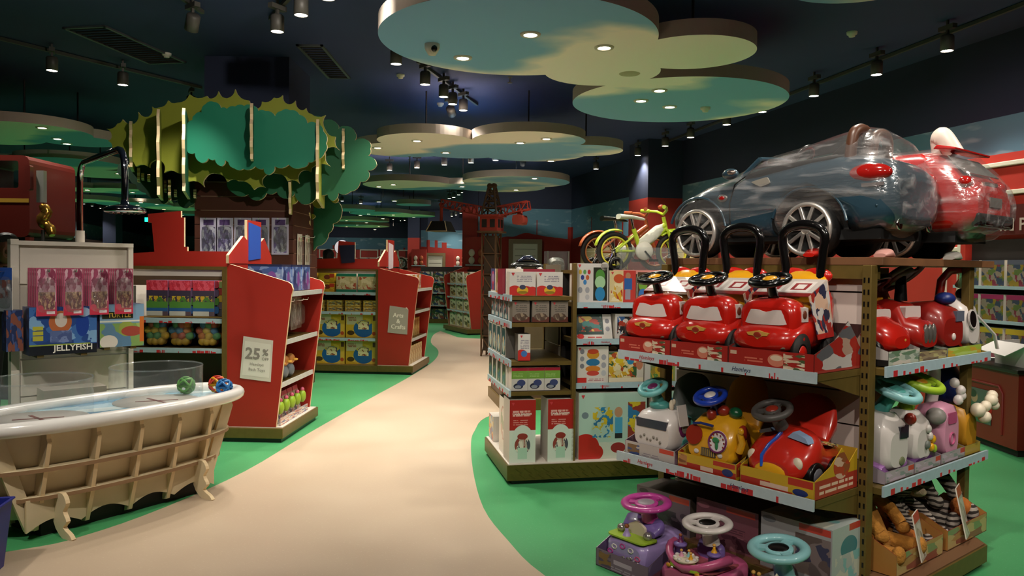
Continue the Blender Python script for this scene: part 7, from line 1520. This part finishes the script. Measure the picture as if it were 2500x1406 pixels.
# ================================================================== red bus facade at the picture edge
BY_ = 8.6
bus = thing('bus_display', 'dark red double-decker bus display with a yellow band', 'bus display', (-5.33, BY_, 0), 0)
BUSR = mat('bus_red', '#451009', .4, coat=.3)
m = MB(); m.prism(rounded([(-2.2,1.82),(0,1.82),(0,2.72),(-2.2,2.72)], .09), 0, .9, 'xz'); o = m.build('upper_deck', BUSR, bus)
wm = MB(); wm.prism(rounded([(-.75,2.36),(-.12,2.36),(-.12,2.66),(-.75,2.66)], .03), -.1, 1.1, 'xz'); cw = wm.build('cutter', BUSR, bus)
cw2 = MB(); cw2.prism(rounded([(-1.6,2.36),(-.87,2.36),(-.87,2.66),(-1.6,2.66)], .03), -.1, 1.1, 'xz'); cut(o, [cw, cw2.build('cutter', BUSR, bus)])
m = MB(); m.box(-2.2,-.008,2.2,-.005,0,2.245); m.build('yellow_band', mat('band_yellow', '#8a6a1e', .5), bus)
m = MB(); m.box(-2.2,.1,0,-.05,.85,1.82); m.build('dark_opening', mat('bus_dark', '#0e0908', .6), bus)  # near-black block painted in for the shaded opening below the upper deck
m = MB(); m.box(-.05,.0,0,0,.08,1.82); m.build('corner_post', BUSR, bus)
m = MB(); m.prism(rounded([(0.01,2.33),(.07,2.33),(.07,2.6),(.01,2.6)], .02), -.1, -.04, 'xz'); m.build('side_mirror', BUSR, bus)
m = MB(); m.bar((0,-.02,2.5),(.04,-.07,2.5),.015); m.build('mirror_arm', BLACK, bus)
FOIL = mat('gold_foil', '#b0843a', .18, .9)
t = thing('foil_figure', 'twisted gold foil figure standing beside the bus front', 'foil figure', (-5.17, BY_-.02, 0))
m = MB(); m.tube([(0,0,0),(0,0,1.9)], .02, 8); m.build('pole', DARK, t)
m = MB(); m.tube([tuple(v) for v in smooth([(-.02,0,2.18),(.03,.02,2.1),(-.01,0,2.0),(.06,.02,1.92),(.1,0,1.84)], 4)], [.03,.04,.055,.05,.06,.055,.06,.065,.055,.06,.06,.05,.06,.055,.05,.04,.03], 10); m.build('foil', FOIL, t)
m = MB(); m.box(-.06,-.02,2.2,.02,.04,2.55); m.build('silver_tag', mat('silver_tag', '#8a8a84', .3, .4), t)
# ================================================================== far gondola carrying a silver toy car and a clear case
G5 = Fr(.0, 8.45, 10)
g5 = thing('pushchair_gondola', 'far gondola top carrying a silver toy car behind the infant toys', 'gondola', G5(0, 0), G5.a)
m = MB(); m.box(-.1, 0, .12, 1.9, .8, 1.44); m.build('core', BROWNB, g5); m = MB(); m.box(-.12, -.1, 0, 1.92, .9, .12); m.build('plinth', GOLD, g5); m = MB(); m.box(-.12, -.02, 1.44, 1.92, .82, 1.465); m.build('top_board', GOLD, g5)
SILC = mat('silver_paint', '#4a4a48', .2, .7, coat=.8)
t = thing('toy_car', 'silver toy sports car with white wheels on the far gondola', 'toy car', G5(.23, .3, 1.465), G5.a)
m = MB(); m.sect([(-.2,.06,.06,.11,2.6),(-.18,.08,.05,.13,2.8),(-.1,.09,.045,.15,2.8),(.02,.09,.045,.155,2.8),(.12,.09,.045,.14,2.8),(.19,.08,.05,.11,2.6),(.21,.05,.06,.09,2.4)], 24, axis='x'); m.build('body', SILC, t)
m = MB(); m.sect([(-.12,.07,.14,.16,3),(-.05,.075,.14,.215,3),(.03,.075,.14,.22,3),(.12,.065,.13,.15,3)], 20, axis='x'); m.build('cabin', mat('cabin_glass', '#1a2038', .1, coat=1.0), t)
for x in (-.12, .12):
    for s in (-1, 1):
        m = MB(); m.lathe([(0,-.02),(.05,-.02),(.05,.02),(0,.02)], 20, M=T(x, s*.08, .05) @ RX(90)); wl = m.build('wheel', BLACK, t); m = MB(); m.lathe([(.0,-.023),(.036,-.023),(.036,.023),(0,.023)], 16, M=T(x, s*.08, .05) @ RX(90)); m.build('hub', WHP, wl)
t = thing('acrylic_case', 'clear acrylic case with crumpled silver wrap beside the silver car', 'acrylic case', G5(.57, .25, 1.465), G5.a)
m = MB(); m.box(-.12, 0, 0, .12, .2, .27); m.build('case_box', CLEAR, t); m = MB(); m.sect([(.03,.08,.02,.16,3),(.1,.1,.02,.2,3),(.17,.08,.02,.16,3)], 18); m.build('crumpled_wrap', mat('wrap_silver', '#8a8880', .25, .5, bump=1.0, scale=20), t)
for x in (-.12, .12): m = MB(); m.box(x-.008, -.01, 0, x+.008, .005, .27); m.build('case_edge', mat('edge_grey', '#5a564e', .4), t)
o = pbox('toy_box', 'small white carton with a red logo on the far gondola top', G5, .84, .05, 1.465, .1, .1, .07, art('#cfc9c4'), WHITE); logo(o, -.02, .05, .011)
m = MB(); m.add([(0,0,.1),(.25,0,.05),(.28,.12,.06),(.04,.12,.13)], [(0,1,2,3)]); tag(m.build('paper_sheet', WHITE, solid=.004), 'white sheet lying over the far gondola top beside the case', 'paper sheet', loc=G5(.72, .2, 1.465), rz=G5.a)
m = MB(); m.box(0,0,0,.22,.15,.1); tag(m.build('toy_box', mat('box_dark', '#2a2824', .5)), 'dark carton under the white sheet on the far gondola', 'toy box', loc=G5(.76, .2, 1.465), rz=G5.a)
# ================================================================== shelving on the mural wall beyond the bicycles
RWa = -75.3
def wall_bay(x, Y, w_, label, cols, hz=2.05):
    """cream-topped wall shelf; x measured along the mural wall"""
    fr = Fr(wall_r(Y)-.42, Y, RWa); t = thing('wall_shelf', label, 'wall shelf', fr(0, 0), fr.a)
    m = MB(); m.box(-w_/2, .0, 0, w_/2, .4, hz); m.build('carcass', mat('carcass_brown', '#3a2418', .6), t)
    m = MB(); m.box(-w_/2+.02, -.03, hz-.42, w_/2-.02, 0, hz-.02); m.build('cream_header', mat('cream_lightbox', '#c9b98e', .6), t)
    for k, z in enumerate((.5, .95, 1.35)):
        m = MB(); m.box(-w_/2, -.12, z, w_/2, 0, z+.03); m.build('shelf', STRIP, t)
        for i in range(3):
            pbox('toy_box', '%s carton on the %s of the %s' % (ORD[i], ['low shelf', 'middle shelf', 'high shelf'][k], label.replace('wall shelf ', 'bay ')), fr, -w_/3+i*w_/3, -.1, z+.032, w_/3.6, .09, .24, art(['#b8b0a0', '#8a5a3a', '#7a9a6a'][(i+k) % 3], (('n',0,0,1,1,4,tuple(cols)),)), WHITE, 'cartons on the mural wall shelves')
for i, Y in enumerate([13.9, 16.4, 17.5, 18.6]):
    wall_bay(0, Y, 1.0, 'cream-topped wall shelf %s from the red wall cabinet' % ORD[i], ['#c8c0b0', '#8a3a2a', '#3f6a5a', '#c9a84a', '#5a5a6a'])
# red wall cabinet with white frames
RW = Fr(wall_r(7.7)-.5, 7.7, RWa)
cab = thing('wall_cabinet', 'red wall cabinet with white moulded frames beyond the service counter', 'wall cabinet', RW(0, 0), RW.a)
MOLD = mat('moulding_white', '#cfc6b4', .45)
m = MB(); m.box(-1.0, 0, 0, 1.3, .45, 2.68); m.build('carcass', REDP, cab)
def frame(x0, x1, z0, z1, w_=.045):
    for q in ((x0,z0,x1,z0+w_),(x0,z1-w_,x1,z1),(x0,z0+w_,x0+w_,z1-w_),(x1-w_,z0+w_,x1,z1-w_)): m = MB(); m.box(q[0],-.03,q[1],q[2],0,q[3]); m.build('moulding', MOLD, cab, bevel=.008)
frame(-.42, -.08, 2.28, 2.6); frame(.0, .8, 2.28, 2.6); frame(-.95, -.5, 2.28, 2.6); frame(-.42, -.15, .2, 1.15); frame(-.42, -.15, 1.2, 1.8)
m = MB(); m.box(-.1, -.05, 1.9, 1.3, .0, 2.18); m.build('sign_band', mat('band_maroon', '#4a1410', .5), cab)
text_mesh('nd P', .16, mat('sign_letters', '#a8988c', .5), cab, up_text(.43, -.055, 1.94), bold=.003)
m = MB(); m.box(-.1, -.02, .1, 1.3, .1, 1.86); m.build('recess', DARK, cab)
m = MB(); m.box(-.12, -.1, 0, -.06, .0, 2.0); m.build('pilaster', REDP, cab); m = MB(); m.box(-.2, -.06, .0, -.15, .0, 1.85); m.build('white_post', MOLD, cab)
for k, z in enumerate((.75, 1.1, 1.42)):
    m = MB(); m.box(-.05, -.25, z-.03, 1.3, 0, z); s_ = m.build('shelf', STRIP, cab)
    for i in range(4):
        pbox('toy_box', '%s mixed print box on the %s shelf of the red wall cabinet' % (ORD[i], ['lowest', 'middle', 'upper'][k]), RW, .1+i*.28, -.22, z, .25, .15, .24 if k else .28, art(['#7a8a4a', '#a83a5a', '#6a6a7a'][k], (('n',0,0,1,1,4,('#5a6a3a','#8a7a6e','#7a3040','#3a4458','#8a742a')),('r',0,.82,1,1,['#b8a02e', '#9a2a5a', '#5a5a6a'][k]))), WHITE, 'boxes in the red wall cabinet')
# service counter
CT = Fr(4.22, 7.9, -90)       # its long face looks toward the path; x runs toward the viewer
ct = thing('service_counter', 'red panelled service counter with a black top behind the ride-ons', 'counter', CT(0, 0), CT.a)
m = MB(); m.box(0, 0, .06, 1.45, .7, .70); m.build('body', mat('counter_red', '#7a1c14', .5), ct); m = MB(); m.box(.03, .03, 0, 1.42, .68, .06); m.build('foot', DARK, ct)
m = MB(); m.box(-.02, -.03, .70, 1.48, .73, .735); m.build('worktop', mat('counter_black', '#14100e', .35), ct, bevel=.006)
m = MB(); m.tube([(1.25,-.002,.15),(1.25,-.002,.5),(1.2,-.002,.56),(.35,-.002,.56),(.3,-.002,.5),(.3,-.002,.15)], .012, 8); m.build('panel_moulding', mat('counter_red', '#7a1c14', .5), ct)
m = MB(); m.box(.6, -.006, .2, 1.1, 0, .5, 1, front=0); m.build('picture', [art('#4a4a4c', (('e',.5,.72,.1,.16,'#a87a62'),('e',.45,.82,.12,.12,'#15100e'),('r',.3,0,.75,.55,'#2f4a38'))), DARK], ct)
m = MB()
t = thing('paper_carton', 'open white paper carton standing on the service counter', 'carton', CT(1.12, .25, .735), CT.a)
PAPER = mat('white_paper', '#d8d4d0', .6)
for nm, pts in (('panel', [(-.2,-.12,0),(.25,-.12,0),(.25,-.12,.2),(-.2,-.12,.2)]), ('panel', [(.25,-.12,0),(.25,.25,0),(.25,.25,.22),(.25,-.12,.2)]), ('panel', [(-.2,.25,0),(.25,.25,0),(.25,.25,.22),(-.2,.25,.22)]), ('panel', [(-.2,-.12,0),(-.2,.25,0),(-.2,.25,.22),(-.2,-.12,.2)]), ('flap', [(-.2,.25,.22),(.25,.25,.22),(.22,.4,.36),(-.22,.4,.36)]), ('flap', [(-.2,-.12,.2),(-.2,.25,.22),(-.36,.2,.12),(-.36,-.1,.08)]), ('flap', [(-.2,-.12,.2),(.25,-.12,.2),(.22,-.3,.1),(-.2,-.28,.12)])):
    m = MB(); m.add(pts, [(0,1,2,3)]); m.build(nm, PAPER, t, solid=.004)
m = MB(); m.box(-.3,-.2,0,.0,.0,.02); tag(m.build('paper_stack', PAPER), 'low stack of white paper on the counter beside the carton', 'paper stack', loc=CT(.72, .3, .735), rz=CT.a)
# ================================================================== far walls: shelving rows, round sign, doors, exit sign
def header_row(x0, y0, x1, y1, n, z0, z1, m_, label, back=.35):
    a, b = Vector((x0, y0)), Vector((x1, y1)); d = b-a; ang = math.degrees(math.atan2(d.y, d.x)); L_ = d.length
    t = thing('wall_shelving', label, 'wall shelving', (x0, y0, 0), ang)
    m = MB(); m.box(0, 0, 0, L_, back, z1); m.build('carcass', mat('carcass_brown', '#3a2418', .6), t)
    for k in range(n): m = MB(); m.box(k*L_/n+.04, -.04, z0, (k+1)*L_/n-.04, 0, z1-.03); m.build('header_panel', m_, t)
    for z in (.5, 1.0, 1.5):
        m = MB(); m.box(0, -.2, z, L_, 0, z+.04); m.build('shelf', STRIP, t)
    return t
LBX = mat('cream_lightbox', '#c9b98e', .6)
header_row(wall_l(40)+.4, 40, wall_l(22)+.4, 22, 12, 1.95, 2.45, LBX, 'long row of cream-topped shelving along the far side wall')
header_row(-17, 42.6, -4.4, 42.6, 9, 2.0, 2.5, REDP, 'red-topped shelving across the very back of the shop')
for i, px in enumerate([800, 845, 900, 950, 985]):
    p = dep(px, 640, 42.4); m = MB()
    for q in ((-.5,2.0,.5,2.06),(-.5,2.44,.5,2.5),(-.5,2.06,-.44,2.44),(.44,2.06,.5,2.44)): m.box(q[0],-.05,q[1],q[2],0,q[3])
    tag(m.build('white_frame', MOLD), '%s white moulded frame on the back shelving from the tree' % ORD[i], 'frame', 'white frames on the back shelving', loc=(p.x, 42.55, 0))
for i in range(26):
    p = dep(772+i*9, 645, 42.2); c = ['#c8b8a8', '#a83a2a', '#d8d0c0', '#8a6a3a', '#3a4a6a'][i % 5]
    pbox('toy_box', '%s box from the tree in the %s row of the back shelving' % (ORD[i % 12], ['near', 'middle', 'last'][i//12]), Fr(p.x, 42.2, 0), 0, 0, 1.54, .16, .15, .3+.1*(i % 3), art(c, (('n',0,0,1,1,3,(c,'#e0d8cc','#7a3a2a')),)), WHITE, 'boxes on the back shelving')
t = thing('round_sign', 'round white sign with a dark letter t on a pole far off', 'sign', dep(835, 604, 17).to_2d().to_3d())
sz = dep(835, 604, 17).z
m = MB(); m.lathe([(0,-.02),(.155,-.02),(.16,0),(.155,.02),(0,.02)], 32, M=T(0,0,sz) @ RX(90)); m.build('disc', mat('sign_disc', '#d8ccd0', .5, emit=.35), t)
m = MB(); m.torus(.155, .015, n=32, m=6, M=T(0,0,sz) @ RX(90)); m.build('ring', NAVYINK, t); text_mesh('t', .24, NAVYINK, t, up_text(.02, -.025, sz-.07), bold=.006)
m = MB(); m.tube([(0,0,0),(0,0,sz-.15)], .02, 8); m.build('pole', DARK, t)
ex = thing('exit_sign', 'small green lit exit sign hanging far off beside the shower head', 'exit sign', (0, 0, 0)); p = dep(364, 536, 30)
m = MB(); m.box(p.x-.17, 30, p.z-.08, p.x+.17, 30.06, p.z+.08); m.build('panel', mat('exit_green', '#16d08a', .4, emit=2.5), ex); m = MB(); m.tube([(p.x, 30.03, p.z+.08), (p.x, 30.03, 4.0)], .01, 6); m.build('hanger', DARK, ex)
def doorway(px, py0, Y, w_, h_, label):
    p = dep(px, py0, Y); t = thing('door_1' if px < 1200 else 'door_2', label, 'doorway', (p.x, Y, 0)); t['kind'] = 'structure'
    m = MB(); m.box(-w_/2, -.02, 0, w_/2, .02, h_); m.build('leaf', mat('door_pale', '#b8b8a8', .5), t)
    for q in ((-w_/2-.12,0,-w_/2,h_+.12),(w_/2,0,w_/2+.12,h_+.12),(-w_/2,h_,w_/2,h_+.12)): m = MB(); m.box(q[0],-.06,q[1],q[2],.02,q[3]); m.build('door_frame', mat('door_frame', '#6a5a3a', .5), t)
    for k in range(4): m = MB(); m.box(-w_/2+.05,-.025,h_-.15-k*.18,w_/2-.05,-.02,h_-.14-k*.18); m.build('groove', DARK, t)
doorway(1063, 640, 33.3, .62, 2.05, 'pale panelled door in the red far wall'); doorway(1282, 640, 20.75, .65, 2.2, 'pale panelled door in the back wall behind the silver car')
for i, (px, Y) in enumerate([(1022, 32.5), (1125, 32.5), (1163, 20.3)]):
    p = dep(px, 640, Y); fr = Fr(p.x, Y, 0); t = thing('niche_shelf', ['red niche shelf beside the far column', 'red niche shelf left of the red pilaster edge', 'red niche shelf behind the crane tower'][i], 'niche shelf', fr(0, 0), 0)
    m = MB(); m.box(-.3, .02, 0, .3, .3, 2.3 if i < 2 else 2.35); m.build('carcass', REDW, t)
    for z in (.6, 1.2, 1.6): m = MB(); m.box(-.28, -.1, z, .28, .02, z+.03); m.build('shelf', STRIP, t)
    for k in range(2):
        for z in (1.235, 1.635, 1.95):
            m = MB(); m.ell((0,0,.1), .08, .06, .1); o = m.build('soft_toy', mat('plush_pale', '#c8b8a8', .9) if k == 0 else mat('plush_rust', '#a85a3a', .9), t)
            o.location = (-.12+k*.24, -.05, z) if z < 1.9 else (-.12+k*.24, -.05, 1.635+.2)
for i, (px, Y, o_) in enumerate([(955, 30, 0), (1262/1.0-10, 30, 0)][:1]):
    p = dep(px, 640, Y); bz = bicycle(Fr(p.x, Y, 0), 0, 0, 1.45, 0, (mat('enamel_white', '#c8c4bc', .3), CHROME, BLACK), 'white child bicycle on a far red gondola top', False); bz.scale = (1.4, 1.4, 1.4)
    m = MB(); m.box(-1.2, -.3, 0, 1.6, .5, 1.45); tag(m.build('low_gondola', REDP), 'red low gondola far off under the white bicycle', 'gondola', loc=(p.x, Y, 0))
